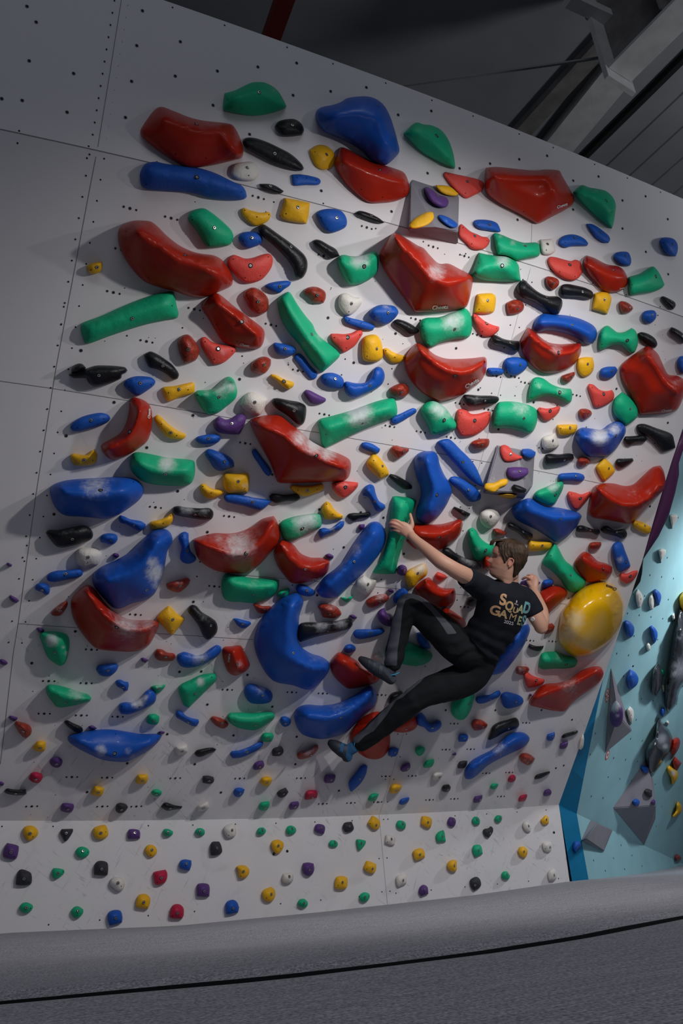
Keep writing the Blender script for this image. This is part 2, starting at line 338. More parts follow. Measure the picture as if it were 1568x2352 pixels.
for j in range(J):
    t = (j / (J - 1))
    for i in range(NM):
        q = sa[i] * (1 - t) + wa[i] * t; dS = np.linalg.norm(sa[i][:2] - q[:2]); dW = np.linalg.norm(wa[i][:2] - q[:2])
        z = q[2] - .012 * math.exp(-((t - .38) / .09) ** 2) + .010 * math.exp(-((t - .62) / .12) ** 2) + .010 * noise.noise(Vector((q[0] * .9, q[1] * .9, 0))) * min(1, dW * 2) - .030 * math.exp(-(dS / .02) ** 2) + .006 * math.exp(-(dS / .07) ** 2) - .012 * math.exp(-(dW / .03) ** 2)
        q = q + np.array([0, .012 if j == J - 1 else 0, 0]); V.append((q[0], q[1], z))
n0 = len(V); Fc = [(j * NM + i, j * NM + i + 1, (j + 1) * NM + i + 1, (j + 1) * NM + i) for j in range(J - 1) for i in range(NM - 1)]
V += [(v[0], v[1], -.86) for v in V[:NM]]; Fc += [(i + 1, i, n0 + i, n0 + i + 1) for i in range(NM - 1)]
cm = tag(link('crash_mat', mesh_of('crash_mat', V, Fc, True), M_MAT), 'grey carpeted crash mat lying against the foot of the climbing wall', 'crash mat', 'grey crash mats on the floor')
ev = []                                # black strip standing in for the shadow gap between the two mats
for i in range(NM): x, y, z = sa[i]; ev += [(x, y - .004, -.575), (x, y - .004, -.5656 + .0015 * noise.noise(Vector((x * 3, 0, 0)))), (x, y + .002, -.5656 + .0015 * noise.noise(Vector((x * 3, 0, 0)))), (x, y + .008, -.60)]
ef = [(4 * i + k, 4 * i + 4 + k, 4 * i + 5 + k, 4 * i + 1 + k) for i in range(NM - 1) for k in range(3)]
link('gap_shade', mesh_of('gap_shade', ev, ef), mat('gap_shade_black', (.012, .012, .014), .9), cm)
V, Fc = [], []; J = 26
for j in range(J):
    t = (j / (J - 1)) ** 1.6
    for i in range(NM):
        back = sa[i] + np.array([.1, -4.5, 0]); q = (sa[i] + np.array([.0, -.012, 0])) * (1 - t) + back * t; dS = np.linalg.norm(sa[i][:2] - q[:2])
        z = -.5665 + .008 * min(1, dS * 2.5) * noise.noise(Vector((q[0] * 1.3, q[1] * 1.3, 4))) - .030 * math.exp(-((dS - .012) / .02) ** 2) + .004 * math.exp(-(dS / .08) ** 2) - .02 * max(0, t - .2)
        V.append((q[0], q[1], z))
n0 = len(V); Fc = [(j * NM + i + 1, j * NM + i, (j + 1) * NM + i, (j + 1) * NM + i + 1) for j in range(J - 1) for i in range(NM - 1)]
V += [(v[0], v[1], -.86) for v in V[:NM]]; Fc += [(i, i + 1, n0 + i + 1, n0 + i) for i in range(NM - 1)]
tag(link('crash_mat', mesh_of('crash_mat', V, Fc, True), M_MAT), 'grey carpeted crash mat nearest the viewer, in front of the dark joint', 'crash mat', 'grey crash mats on the floor')
fl = link('floor', mesh_of('floor', [(-14, -14, -.87), (22, -14, -.87), (22, 16, -.87), (-14, 16, -.87)], [(0, 1, 2, 3)]), mat('concrete_floor', (.12, .12, .125), .8)); tag(fl, kind='structure')

# ------------------------------------------------------------ ceiling
CZ = 5.6
M_CEIL = mat('painted_deck', (.34, .35, .375), .8, .2, 0, .1, 8, mottle=.25, mscale=.8)
M_STL = mat('grey_painted_steel', (.62, .62, .61), .6, .3, mottle=.15)
M_STD = mat('dusty_brown_steel', (.24, .225, .215), .8, .2, mottle=.3)
def cz(x, y, z=CZ): return at_z(float(x), float(y), z)
ra, rb = cz(1568, 134), cz(1343, 358); rd = (ra - rb) / np.linalg.norm(ra - rb); rs = np.array([rd[1], -rd[0], 0])
ra0 = (ra + rb) / 2
V, Fc = [], []                       # trapezoidal decking right of the first purlin, flat slab left of it
prof = []
x = 0.
while x < 9: prof += [(x, 0), (x + .24, 0), (x + .25, .014), (x + .28, .014), (x + .29, 0)]; x += .30
side = 1 if np.dot(cz(1568, 300) - ra0, rs) > 0 else -1
pr = [(-18, 0), (0, 0)] + prof[1:] + [(prof[-1][0] + 6, 0)]
for a in (-16, 16):
    for px_, h in pr: p = ra0 + rd * a + rs * side * px_; V.append((p[0], p[1], CZ + h))
n0 = len(pr); Fc = [(i, i + 1, n0 + i + 1, n0 + i) for i in range(n0 - 1)]
ce = link('ceiling', mesh_of('ceiling', V, Fc), M_CEIL); tag(ce, kind='structure')
def bar(name, px_pts, z, w, h, m, label, cat, ext=0., group=None):
    a, b = cz(*px_pts[0], z), cz(*px_pts[1], z); d = (b - a) / np.linalg.norm(b - a)
    bm = bmesh.new(); beam(bm, a - d * ext, b + d * ext, w, h); me = from_bm(name, bm); o = link(name, me, m); return tag(o, label, cat, group)
bar('ceiling_rail', [(1343, 358), (1568, 134)], CZ - .03, .05, .06, mat('black_gap', (.012, .013, .015), .8), 'thin black rail crossing the ceiling deck at the right', 'rail', 5)
bar('ceiling_purlin', [(1283, 330), (1365, 229)], CZ - .05, .30, .09, M_STL, 'pale grey purlin under the ceiling beside the steel beam', 'purlin', 3)
bar('ceiling_purlin', [(1200, 300), (1300, 190)], CZ - .04, .16, .07, M_STD, 'brownish purlin under the ceiling left of the pale one', 'purlin', 2)
bar('red_pipe', [(622, 86), (656, -10)], 4.9, .11, .11, mat('dark_red_paint', (.22, .02, .015), .6), 'dark red square pipe running up behind the wall top', 'pipe', .9)
bar('hanging_cable', [(935, 195), (1335, 139)], 4.9, .016, .016, mat('grey_cable', (.28, .27, .27), .6), 'thin grey cable stretched below the ceiling', 'cable', .3)
# steel I-beam with bolted end plate, hanging below the deck
BZ = 4.55
fa, fb = (cz(1392, 158, BZ) + cz(1454, 186, BZ)) / 2, (cz(1543, 0, BZ) + cz(1600, 47, BZ)) / 2
fw = np.linalg.norm(cz(1392, 158, BZ) - cz(1454, 186, BZ)) * .92
d = (fb - fa); d[2] = 0; d /= np.linalg.norm(d)
root = empty('steel_beam', fa, 'grey steel I-beam with a bolted end plate below the ceiling', 'beam')
bm = bmesh.new(); beam(bm, fa + (0, 0, .012), fa + d * 7 + (0, 0, .012), fw, .024); link('bottom_flange', from_bm('bottom_flange', bm), M_STL, root)
bm = bmesh.new(); beam(bm, fa + (0, 0, .42), fa + d * 7 + (0, 0, .42), .02, .82)
for k in range(5):
    p = fa + d * (.45 + k * .55); q = np.array([d[1], -d[0], 0]) * .13; beam(bm, p - q + (0, 0, .42), p + q + (0, 0, .42), .012, .78)
link('web', from_bm('web', bm), M_STD, root)
bm = bmesh.new(); beam(bm, fa + (0, 0, .84), fa + d * 7 + (0, 0, .84), fw, .024); link('top_flange', from_bm('top_flange', bm), M_STL, root)
bm = bmesh.new(); s_ = np.array([d[1], -d[0], 0])
beam(bm, fa - d * .02 - s_ * fw * .62 + (0, 0, .40), fa - d * .02 + s_ * fw * .62 + (0, 0, .40), .035, .98); link('end_plate', from_bm('end_plate', bm), M_STL, root)
bm = bmesh.new()
for sx in (-.3, .3):
    for zz in (.12, .35, .6):
        c = Vector(fa - d * .05 + s_ * fw * sx * 1.4 + (0, 0, zz)); bmesh.ops.create_cone(bm, cap_ends=True, segments=6, radius1=.018, radius2=.018, depth=.03, matrix=Matrix.Translation(c) @ Vector(-d).to_track_quat('Z', 'Y').to_matrix().to_4x4())
link('bolt_head', from_bm('bolt_head', bm), M_STL, root)['kind'] = 'stuff'
bar('steel_brace', [(1330, 10), (1395, 40)], 5.1, .09, .07, M_STL, 'short grey brace reaching the beam end from the left', 'brace', .1)
# far walls of the hall so the room closes behind the climbing wall
V = [(-14, 7.5, -.87), (22, 16, -.87), (22, 16, 7), (-14, 7.5, 7)]
tag(link('wall_back', mesh_of('wall_back', V, [(0, 1, 2, 3)]), mat('dark_hall_wall', (.14, .145, .16), .9)), kind='structure')

# traced hold outlines: colour, height, outlines, bolt, screws, ridge, chalk, label, kind
HOLDS = [
('G',0.12,[[(515,214),(540,207),(576,190),(593,188),(610,190),(637,207),(658,243),(655,248),(624,260),(588,266),(555,263),(514,253),(512,251)]],(595,212,0),[(523,228)],[(542,221),(596,209),(632,226)],[(629,207,15,0.50)],'green macro, highest hold on the white wall',0),
('R',0.18,[[(370,245),(402,256),(435,269),(463,276),(530,285),(537,290),(551,316),(559,346),(555,362),(542,367),(454,385),(420,381),(326,313),(322,300),(328,288),(357,250)]],(451,285,1),[(403,353),(473,363),(536,309)],[(376,272),(453,300),(509,298),(545,352)],[],'large glossy dark red macro at the top left',0),
('K',0.06,[[(556,324),(563,317),(581,316),(611,325),(639,338),(670,355),(694,378),(698,387),(693,392),(675,390),(632,377),(588,354),(563,339)]],(631,353,0),[(563,326),(682,376)],[(576,329),(632,346),(678,374)],[],'long black spindle-shaped hold',1),
('K',0.06,[[(630,290),(639,279),(662,273),(678,274),(693,285),(698,299),(693,311),(652,313),(637,300)]],(671,288,0),[],[],[],'short glossy black arched hold down and right of the highest green macro',1),
('B',0.10,[[(322,395),(333,377),(354,371),(382,376),(420,381),(458,386),(494,397),(535,417),(555,426),(564,438),(567,452),(560,458),(522,460),(481,455),(453,446),(428,442),(384,439),(338,435),(326,428),(321,410)]],(452,407,1),[(336,423),(554,441)],[(346,392),(428,403),(499,418),(545,433)],[],'long wavy blue hold under the top-left red macro',0),
('W',0.05,[[(531,387),(535,378),(553,373),(581,372),(593,385),(595,397),(586,413),(576,416),(545,412),(531,401)]],(568,385,0),[(571,403)],[],[],'rounded white hold right of the long wavy blue hold',1),
('K',0.04,[[(595,422),(616,422),(632,426),(652,439),(644,445),(619,440),(600,430)]],(621,428,0),[],[],[],'thin black sliver hold right of the long wavy blue hold',1),
('B',0.03,[[(669,401),(688,400),(714,404),(734,411),(737,418),(732,424),(704,425),(676,426),(672,422)]],None,[(682,408),(704,409),(726,414)],[],[],'small flat blue plate down and right of the black spindle hold',1),
('G',0.09,[[(432,495),(441,484),(467,478),(480,484),(515,512),(533,532),(536,546),(528,562),(505,567),(477,568),(472,564),(452,532),(432,504)]],(492,523,0),[(442,504)],[],[],'slanted oblong green hold above the long black bone',1),
('Y',0.04,[[(553,482),(559,477),(573,482),(598,488),(618,487),(622,493),(616,507),(598,517),(584,519),(570,510),(556,494)]],None,[(562,483),(590,498),(617,493)],[],[],'yellow crescent hold up and left of the long black bone hold',1),
('Y',0.06,[[(653,454),(683,459),(712,466),(709,492),(704,514),(683,512),(649,503),(643,494),(649,471)]],(684,476,0),[(657,491)],[],[],'square yellow hold above the long black bone hold',1),
('B',0.06,[[(724,493),(732,484),(760,479),(783,484),(794,497),(797,512),(793,522),(762,535),(750,531),(737,517)]],(773,500,0),[(737,500),(790,518)],[],[],'fan-shaped blue hold up and left of the saddle-shaped green hold',1),
('K',0.04,[[(815,489),(824,484),(844,488),(869,500),(883,511),(877,513),(849,506),(821,494)]],(853,495,0),[],[],[],'thin black sliver hold below the leaf-like red macro',1),
('V',0.22,[[(724,265),(726,255),(738,246),(762,241),(783,234),(795,226),(829,221),(849,222),(867,229),(882,242),(895,265),(903,288),(913,324),(917,348),(905,364),(892,376),(883,380),(854,370),(829,346),(803,329),(765,311),(744,302),(729,283)]],(867,241,0),[(771,305),(853,357),(909,350)],[(770,262),(824,255),(869,270),(892,329)],[],'large wing-shaped blue macro near the top edge',0),
('Y',0.05,[[(709,345),(726,334),(737,332),(752,336),(766,349),(770,364),(765,381),(752,389),(739,390),(724,381),(714,362)]],(750,355,0),[(723,349)],[],[],'teardrop-shaped yellow hold below the wing-shaped blue macro',0),
('R',0.14,[[(767,374),(772,357),(781,338),(788,338),(824,355),(854,370),(895,383),(926,395),(933,404),(941,436),(936,448),(913,461),(880,466),(846,465),(803,432),(780,403)]],(872,390,1),[(794,348),(786,380),(829,435),(878,453),(929,438)],[(788,369),(867,400),(923,418)],[(872,380,28,0.30)],'leaf-like red macro below the wing-shaped blue macro',0),
('G',0.12,[[(926,306),(956,281),(971,285),(992,288),(1012,298),(1028,318),(1040,349),(1045,385),(1043,388),(1000,368),(969,350),(948,331)]],(1003,312,1),[(952,291)],[(951,300),(994,308),(1033,362)],[(1012,303,13,0.40)],'pointed green macro beside the top edge',0),
('r',0.04,[[(1018,401),(1022,394),(1048,400),(1076,406),(1096,411),(1109,418),(1112,426),(1104,440),(1086,450),(1071,456),(1056,447),(1038,430),(1025,413)]],(1073,417,0),[(1029,400),(1068,444),(1108,419)],[],[],'coral red fan-shaped hold left of the pentagonal red macro',1),
('R',0.22,[[(1116,385),(1138,383),(1172,386),(1220,391),(1237,391),(1251,389),(1276,390),(1285,392),(1290,402),(1306,430),(1319,457),(1314,470),(1298,482),(1268,498),(1239,513),(1233,514),(1226,511),(1188,490),(1145,467),(1119,446),(1113,432),(1113,407)]],None,[(1122,391),(1128,435),(1202,486),(1264,490)],[(1130,404),(1191,407),(1260,407),(1272,436)],[(1210,394,12,0.30)],'large pentagonal red macro near the top right',0),
('B',0.04,[[(1087,511),(1090,506),(1107,504),(1130,507),(1142,513),(1147,522),(1150,531),(1147,533),(1122,530),(1101,526),(1090,518)]],(1124,516,0),[(1097,513)],[],[],'flat blue hold with a pointed tail down and left of the pentagonal red macro',1),
('r',0.04,[[(1054,522),(1056,516),(1060,514),(1067,520),(1080,531),(1096,538),(1107,543),(1119,545),(1125,553),(1120,564),(1109,573),(1094,575),(1082,571),(1069,558),(1054,543),(1052,534)]],(1090,542,0),[(1063,523),(1083,560),(1118,553)],[],[],'coral red crescent hold up and left of the domed green macro',1),
('G',0.09,[[(1132,538),(1136,535),(1149,538),(1176,549),(1203,557),(1232,557),(1238,562),(1240,578),(1237,588),(1218,593),(1184,598),(1172,592),(1159,587),(1142,585),(1137,566)]],(1206,565,0),[(1152,582)],[(1145,560),(1182,570),(1226,576)],[(1149,543,8,0.60),(1178,557,12,0.60),(1203,560,8,0.50)],'chalky green winged hold up and right of the domed green macro',1),
('G',0.14,[[(1099,580),(1118,584),(1138,587),(1164,589),(1182,598),(1191,610),(1193,625),(1196,645),(1189,647),(1148,647),(1120,645),(1097,640),(1081,631),(1090,607)]],(1153,610,1),[(1098,604)],[(1095,625),(1126,607),(1156,605),(1179,620)],[(1154,596,23,0.90)],'green dome-shaped macro with a chalked top',0),
('W',0.05,[[(1240.1,549.9),(1267.9,548),(1273.6,564.3),(1275.5,575.8),(1264,585.3),(1248.7,584.4),(1241.5,573.9)]],(1257.3,560.5,0),[(1254.3,574.2)],[],[],'pale white rounded hold below the pentagonal red macro',1),
('G',0.12,[[(1315,441),(1336,425),(1352,430),(1375,434),(1392,439),(1408,454),(1414,471),(1412,492),(1410,507),(1405,525),(1402,523),(1375,503),(1348,478),(1325,454)]],(1392,461,1),[(1333,434)],[(1333,442),(1383,454),(1406,486)],[(1368,438,8,0.50)],'triangular green macro right of the pentagonal red macro',0),
('B',0.04,[[(1346,514),(1358,514),(1369,519),(1387,532),(1398,542),(1401,550),(1397,558),(1388,558),(1369,547),(1358,533)]],(1379,534,0),[],[],[],'slanted slim blue hold below the top-right green macro',1),
('B',0.05,[[(1282,559),(1284,549),(1295,541),(1314,538),(1331,542),(1344,550),(1351,559),(1348,565),(1331,565),(1311,566),(1300,569),(1291,566)]],(1320,547,0),[(1297,557),(1342,556)],[],[],'arched blue hold up and left of the wing-like red macro',1),
('r',0.05,[[(1257,596),(1262,590),(1273,590),(1293,595),(1311,599),(1321,596),(1331,600),(1336,610),(1338,623),(1331,636),(1318,645),(1301,644),(1278,631),(1262,613)]],(1308,608,1),[(1285,624),(1320,635)],[],[],'broad coral red hold left of the wing-like red macro',1),
('R',0.12,[[(1339,606),(1342,591),(1346,586),(1364,592),(1392,606),(1421,612),(1432,620),(1439,633),(1442,647),(1436,660),(1421,670),(1398,672),(1387,669),(1368,650),(1350,630)]],(1408,620,1),[(1348,598),(1372,644)],[(1350,607),(1392,624),(1431,635)],[],'wing-like red macro right of the broad coral hold',0),
('B',0.06,[[(1408.6,588.5),(1413.4,580.8),(1428.7,577.5),(1442.1,579.5),(1447.8,589.4),(1449.2,602.8),(1445,610.5),(1436.4,611),(1421.1,606.2),(1413.4,598)]],(1437.1,587.7,0),[],[],[],'rounded blue hold up and right of the wing-like red macro',1),
('G',0.10,[[(1442,637),(1446,635),(1469,628),(1488,616),(1500,612),(1509,620),(1519,637),(1526,654),(1519,662),(1498,671),(1471,675),(1450,678),(1446,676)]],(1506,635,1),[(1451,654)],[(1456,656),(1482,643),(1501,632)],[(1488,626,15,0.30)],'twisted green hold near the right edge',1),
('B',0.06,[[(1513.5,553.1),(1518.6,546.4),(1535.9,545.4),(1547.3,549.2),(1555,558.8),(1556.5,570.3),(1555,579.8),(1551.2,589),(1545.4,588.5),(1530.1,582.7),(1522.5,573.1)]],(1545.4,561.1,0),[(1523.4,557.7)],[],[],'blue hold farthest to the upper right',1),
('n',0.06,[[(1251.7,638.3),(1256,634.7),(1275.1,637.8),(1283.3,644.6),(1282.8,654.8),(1270,666.3),(1266.2,665.8),(1254.7,654.8)]],(1271.3,650.5,0),[],[],[],'small rusty red rocky hold up and right of the black bone-shaped hold',1),
('K',0.07,[[(1285,666),(1289,655),(1301,652),(1321,655),(1347,662),(1361,671),(1362,680),(1357,686),(1326,683),(1298,681),(1288,675)]],(1337,670,0),[(1310,669)],[],[],'black sausage-shaped hold right of the black bone-shaped hold',1),
('Y',0.06,[[(1364,674),(1380,670),(1395,672),(1404,684),(1401,702),(1394,722),(1377,716),(1359,711),(1361,694)]],(1388,688,0),[(1393,711)],[],[],'yellow shield-shaped hold below the wing-like red macro',1),
('n',0.06,[[(1421.8,694.4),(1425.7,691.1),(1441,694.9),(1452.4,704.6),(1453.7,709.7),(1443.5,718.6),(1428.2,719.9),(1423.1,709.7)]],(1446.1,706.4,0),[],[],[],'small rusty red rocky hold down and left of the twisted green hold',1),
('K',0.05,[[(1517,682.9),(1521.3,680.1),(1535.3,685.5),(1549.4,694.4),(1551.4,702),(1545.6,711),(1540.4,709.7),(1525.1,694.4)]],(1541.7,692.6,0),[],[],[],'small slanted black hold down and right of the twisted green hold',1),
('B',0.06,[[(1473.6,726.3),(1477.9,716.1),(1489.4,712.5),(1502.2,713.5),(1507.3,721.2),(1504.7,732.7),(1494.5,742.3),(1486.9,742.9),(1476.7,735.2)]],(1498.1,724.2,0),[],[],[],'small blue nub hold up and right of the green bow-tie hold',1),
('K',0.09,[[(1187,659),(1194,646),(1204,643),(1214,652),(1234,669),(1255,679),(1280,681),(1290,688),(1291,702),(1283,721),(1270,722),(1252,710),(1227,694),(1194,680),(1187,670)]],(1254,682,0),[],[(1201,659),(1239,684),(1278,700)],[(1244,684,23,0.25)],'large black bone-shaped hold near the upper right',1),
('n',0.06,[[(1162.5,695.2),(1179.1,688.3),(1194.4,690.1),(1203.3,701.5),(1200.8,713),(1189.3,720.7),(1167.6,723.2),(1163.8,709.2)]],(1189.3,709.2,0),[(1169.6,705.1)],[],[],'rusty red rocky hold left of the black bone-shaped hold',1),
('Y',0.06,[[(1095,676),(1105,674),(1131,674),(1138,681),(1138,699),(1133,717),(1120,721),(1088,719),(1091,699)]],(1120,690,0),[(1100,710)],[],[(1120,714,12,0.50)],'square yellow hold up and right of the broad green sloper',1),
('R',0.28,[[(870,587),(873,578),(902,536),(909,535),(934,548),(960,564),(972,569),(988,587),(1008,605),(1029,605),(1054,617),(1083,633),(1086,638),(1083,663),(1073,702),(1067,708),(1013,716),(957,718),(952,717),(934,694),(876,610)]],None,[(903,551),(882,594),(962,708),(1064,695),(1081,647)],[(907,543),(960,596),(990,635),(1026,650),(1072,638)],[(1003,622,28,0.80),(978,584,15,0.30)],'huge angular red macro with a scooped chalky ledge',0),
('G',0.10,[[(963,745),(967,735),(978,730),(1008,728),(1034,719),(1054,712),(1067,708),(1074,712),(1081,724),(1084,745),(1082,765),(1074,776),(1049,779),(1013,788),(988,799),(978,796),(970,781),(964,760)]],(1044,756,0),[(971,749)],[(983,755),(1029,750),(1067,737)],[(1039,737,33,0.90)],'broad green sloper with white chalk',1),
('r',0.05,[[(1085,724),(1087,720),(1095,723),(1113,737),(1131,746),(1146,750),(1146,758),(1136,768),(1126,773),(1108,771),(1095,755),(1086,737)]],(1117,743,1),[(1092,729),(1108,761),(1140,754)],[],[],'coral red three-cornered hold right of the broad green sloper',1),
('K',0.08,[[(1127,783),(1129,772),(1136,769),(1156,778),(1176,782),(1191,783),(1193,793),(1191,806),(1182,807),(1161,798),(1133,791)]],(1171,788,0),[],[],[(1169,786,18,0.30)],'short black bone-shaped hold left of the right-hand red crescent',1),
('R',0.18,[[(1195,784),(1199,774),(1210,753),(1215,753),(1234,768),(1257,785),(1283,790),(1311,789),(1334,788),(1334,809),(1324,830),(1308,845),(1283,855),(1262,858),(1244,856),(1224,842),(1204,819),(1196,799)]],(1283,810,1),[(1217,768),(1221,824),(1256,850)],[(1214,766),(1250,794),(1283,812),(1313,809),(1330,796)],[(1278,802,23,0.60)],'red crescent macro with a chalky inner lip',0),
('V',0.11,[[(1225,750),(1228,735),(1244,721),(1278,722),(1311,726),(1342,736),(1364,749),(1371,763),(1367,781),(1357,790),(1344,790),(1331,781),(1311,771),(1280,762),(1255,760),(1234,763),(1227,758)]],(1314,746,0),[(1248,726),(1235,755)],[(1242,740),(1283,740),(1326,753),(1354,768)],[],'long arched blue macro above a red crescent',0),
('G',0.10,[[(1374,779),(1377,763),(1387,750),(1396,748),(1405,754),(1418,763),(1433,762),(1450,753),(1459,759),(1465,779),(1464,794),(1456,810),(1449,813),(1438,804),(1426,793),(1408,793),(1385,803),(1377,804),(1374,794)]],(1440,782,1),[(1382,791)],[(1390,776),(1418,779),(1451,781)],[(1436,768,15,0.30)],'green bow-tie-shaped hold, pinched in the middle',1),
('K',0.05,[[(1463.9,765.8),(1471.6,762.5),(1489.4,767.1),(1504.7,778.6),(1509.3,791.3),(1504.7,799),(1489.4,793.9),(1471.6,783.7)]],None,[(1475.4,774.7),(1490.7,781.9)],[],[],'glossy black curved hold above the notched red macro',1),
('K',0.06,[[(1536.6,758.2),(1541.7,751),(1550.7,754.3),(1568,765.8),(1576.2,778.6),(1568,789.3),(1558.3,778.6),(1540.4,767.1)]],(1566,772.2,0),[],[],[],'black hold cut by the right photo edge',1),
('B',0.06,[[(1555.2,827),(1562.1,818.1),(1576.2,818.1),(1576.2,857.7),(1563.4,857.7),(1555.8,842.3)]],None,[],[],[],'blue hold cut by the right photo edge',1),
('R',0.24,[[(1424,842),(1428,835),(1454,814),(1482,796),(1489,795),(1510,812),(1519,830),(1535,860),(1553,862),(1568,870),(1576,881),(1574,896),(1558,937),(1551,944),(1518,950),(1469,953),(1464,944),(1444,904),(1426,865)]],None,[(1480,803),(1434,851),(1507,939)],[(1487,814),(1510,845),(1530,878),(1556,901)],[(1551,881,20,0.50),(1553,916,18,0.40)],'large dark red macro with a notch at the right edge',0),
('Y',0.05,[[(1323.6,837.2),(1327.4,824.5),(1341.5,819.9),(1360.6,820.7),(1363.9,834.7),(1361.9,851.3),(1351.7,862.8),(1338.9,865.8),(1328.7,857.7)]],(1349.4,836.2,0),[(1358.6,846.7)],[],[],'oval yellow hold right of the right-hand red crescent',1),
('B',0.06,[[(1376.7,856.4),(1379.7,847.4),(1392.5,842.3),(1412.9,841.6),(1417.2,848.7),(1412.9,860.2),(1402.7,869.1),(1387.4,869.1),(1378.5,864)]],(1405.8,852.3,0),[],[],[],'small blue kidney hold left of the notched red macro',1),
('n',0.06,[[(1288.7,870.4),(1289.2,862.8),(1303.2,857.7),(1318.5,853.3),(1320,860.2),(1313.4,871.7),(1303.2,879.8),(1293,876.8)]],(1313.4,866.3,0),[],[],[],'small rusty red rocky hold down and right of the right-hand red crescent',1),
('G',0.09,[[(1213,915),(1216,888),(1223,870),(1232,866),(1247,869),(1268,883),(1288,890),(1311,893),(1314,904),(1311,923),(1304,926),(1283,916),(1257,910),(1237,914),(1219,918)]],(1285,901,1),[(1229,880)],[(1232,891),(1270,898),(1301,906)],[(1237,886,9,0.70),(1290,893,23,0.60)],'green bow-shaped hold with chalk up and right of the rectangular green sloper',1),
('r',0.05,[[(1349,888),(1352,881),(1362,883),(1377,895),(1392,898),(1405,895),(1410,904),(1409,916),(1395,929),(1373,937),(1364,934),(1357,914)]],(1386,905,1),[(1359,890),(1374,930)],[],[],'coral red wedge hold up and left of the green leaf hold',1),
('G',0.09,[[(1406,929),(1410,916),(1428,900),(1438,906),(1456,923),(1465,939),(1464,955),(1454,967),(1438,978),(1431,974),(1410,950)]],(1447,939,0),[],[],[],'green leaf-shaped hold with two points',1),
('r',0.05,[[(1233,942),(1238,935),(1255,938),(1270,936),(1283,932),(1287,937),(1283,947),(1270,960),(1256,967),(1244,962),(1236,951)]],(1263,944,1),[(1241,940),(1281,942)],[],[],'small coral red smile-shaped hold right of the rectangular green sloper',1),
('n',0.06,[[(1328.7,944.4),(1331.3,939.8),(1346.6,938.8),(1358.1,945.7),(1358.1,953.3),(1349.1,961),(1341.5,964.3),(1331.3,957.1)]],(1351.7,952.6,0),[],[],[],'small rusty red rocky hold up and left of the whale-shaped blue macro',1),
('Y',0.06,[[(1278.2,980.1),(1280.2,975.5),(1305.8,974.5),(1324.9,975),(1325.7,982.7),(1319.8,994.1),(1305.8,999.7),(1285.3,998),(1280.2,987.8)]],(1309.3,982.1,0),[(1287.1,983.9),(1320,986)],[],[],'small yellow ledge hold left of the whale-shaped blue macro',1),
('G',0.10,[[(1133,948),(1143,925),(1156,922),(1186,923),(1214,930),(1231,940),(1234,953),(1232,973),(1223,992),(1214,996),(1194,990),(1166,984),(1135,983),(1130,977)]],(1203,961,0),[],[(1148,953),(1186,953),(1219,968)],[(1196,935,31,0.70)],'rectangular green sloper with chalk',1),
('r',0.06,[[(1047,953),(1050,942),(1056,939),(1069,941),(1082,950),(1097,950),(1117,945),(1126,946),(1127,955),(1122,973),(1112,986),(1092,999),(1074,1003),(1059,1002),(1048,986),(1046,970)]],(1090,966,1),[(1059,948),(1122,953),(1062,992),(1104,984)],[],[(1089,981,20,0.40)],'large coral red mouth-shaped hold right of the chalked rounded green hold',1),
('G',0.10,[[(966,940),(974,927),(992,920),(1002,922),(1023,937),(1038,958),(1048,973),(1047,983),(1036,991),(1013,997),(995,999),(990,996),(980,973),(968,953)]],(1020,965,1),[(999,994)],[(990,940),(1015,958),(1036,978)],[(1008,940,28,0.90),(1028,953,15,0.70)],'rounded green hold with a chalked right flank',1),
('K',0.08,[[(1062,913),(1065,907),(1074,906),(1099,908),(1133,909),(1144,912),(1146,918),(1140,925),(1117,931),(1099,934),(1079,934),(1069,927)]],(1114,921,1),[],[],[(1092,917,26,0.50)],'chalky black slug-shaped hold up and left of the rectangular green sloper',1),
('n',0.07,[[(894.5,891.4),(900.4,887.6),(915.7,881.2),(931,881.7),(939.4,892.7),(937.4,904.2),(925.9,913.1),(908.1,910.6),(895.8,901.6)]],(922.3,900.6,0),[],[],[],'rusty red rocky hold up and right of the long chalky green macro',1),
('B',0.03,[[(897,968),(899,960),(923,948),(949,937),(956,940),(956,946),(944,955),(913,973),(904,974)]],None,[(907,965),(928,953),(950,944)],[],[],'slim blue stick hold right of the long chalky green macro',1),
('R',0.25,[[(928,829),(932,816),(952,790),(960,788),(977,797),(998,814),(1023,823),(1054,824),(1087,822),(1113,820),(1117,825),(1116,851),(1104,876),(1084,891),(1061,908),(1011,922),(1005,921),(987,914),(962,896),(941,871),(931,848)]],(1045,863,1),[(954,798),(1029,826),(1114,832)],[(964,800),(992,825),(1028,848),(1064,856),(1092,846),(1112,830)],[(1046,835,41,0.35)],'red crescent macro with a glossy upper face',0),
('B',0.07,[[(1157,834),(1161,824),(1176,820),(1194,821),(1210,829),(1212,837),(1205,850),(1189,861),(1176,863),(1164,855)]],(1195,838,0),[],[],[],'blue diamond-like hold left of the right-hand red crescent',1),
('B',0.04,[[(1117.9,852),(1120.4,844.9),(1135.7,844.4),(1151,846.4),(1157.9,850.8),(1154.8,858.4),(1138.3,861.7),(1123,859.7)]],None,[(1125.3,851),(1139,852)],[],[],'small flat blue hold right of the glossy red crescent',1),
('r',0.05,[[(757,773),(760,766),(774,766),(790,767),(808,764),(820,758),(831,758),(833,766),(826,778),(815,794),(795,808),(787,811),(777,801),(762,786)]],(798,775,1),[(768,775),(795,799),(826,769)],[],[],'coral red bird-shaped hold right of the long slanting green macro',1),
('Y',0.07,[[(834,776),(843,770),(864,769),(874,781),(879,804),(878,822),(866,831),(848,832),(833,826),(831,819)]],(865,801,0),[(843,818)],[],[],'tall rounded yellow hold above the blue boomerang',1),
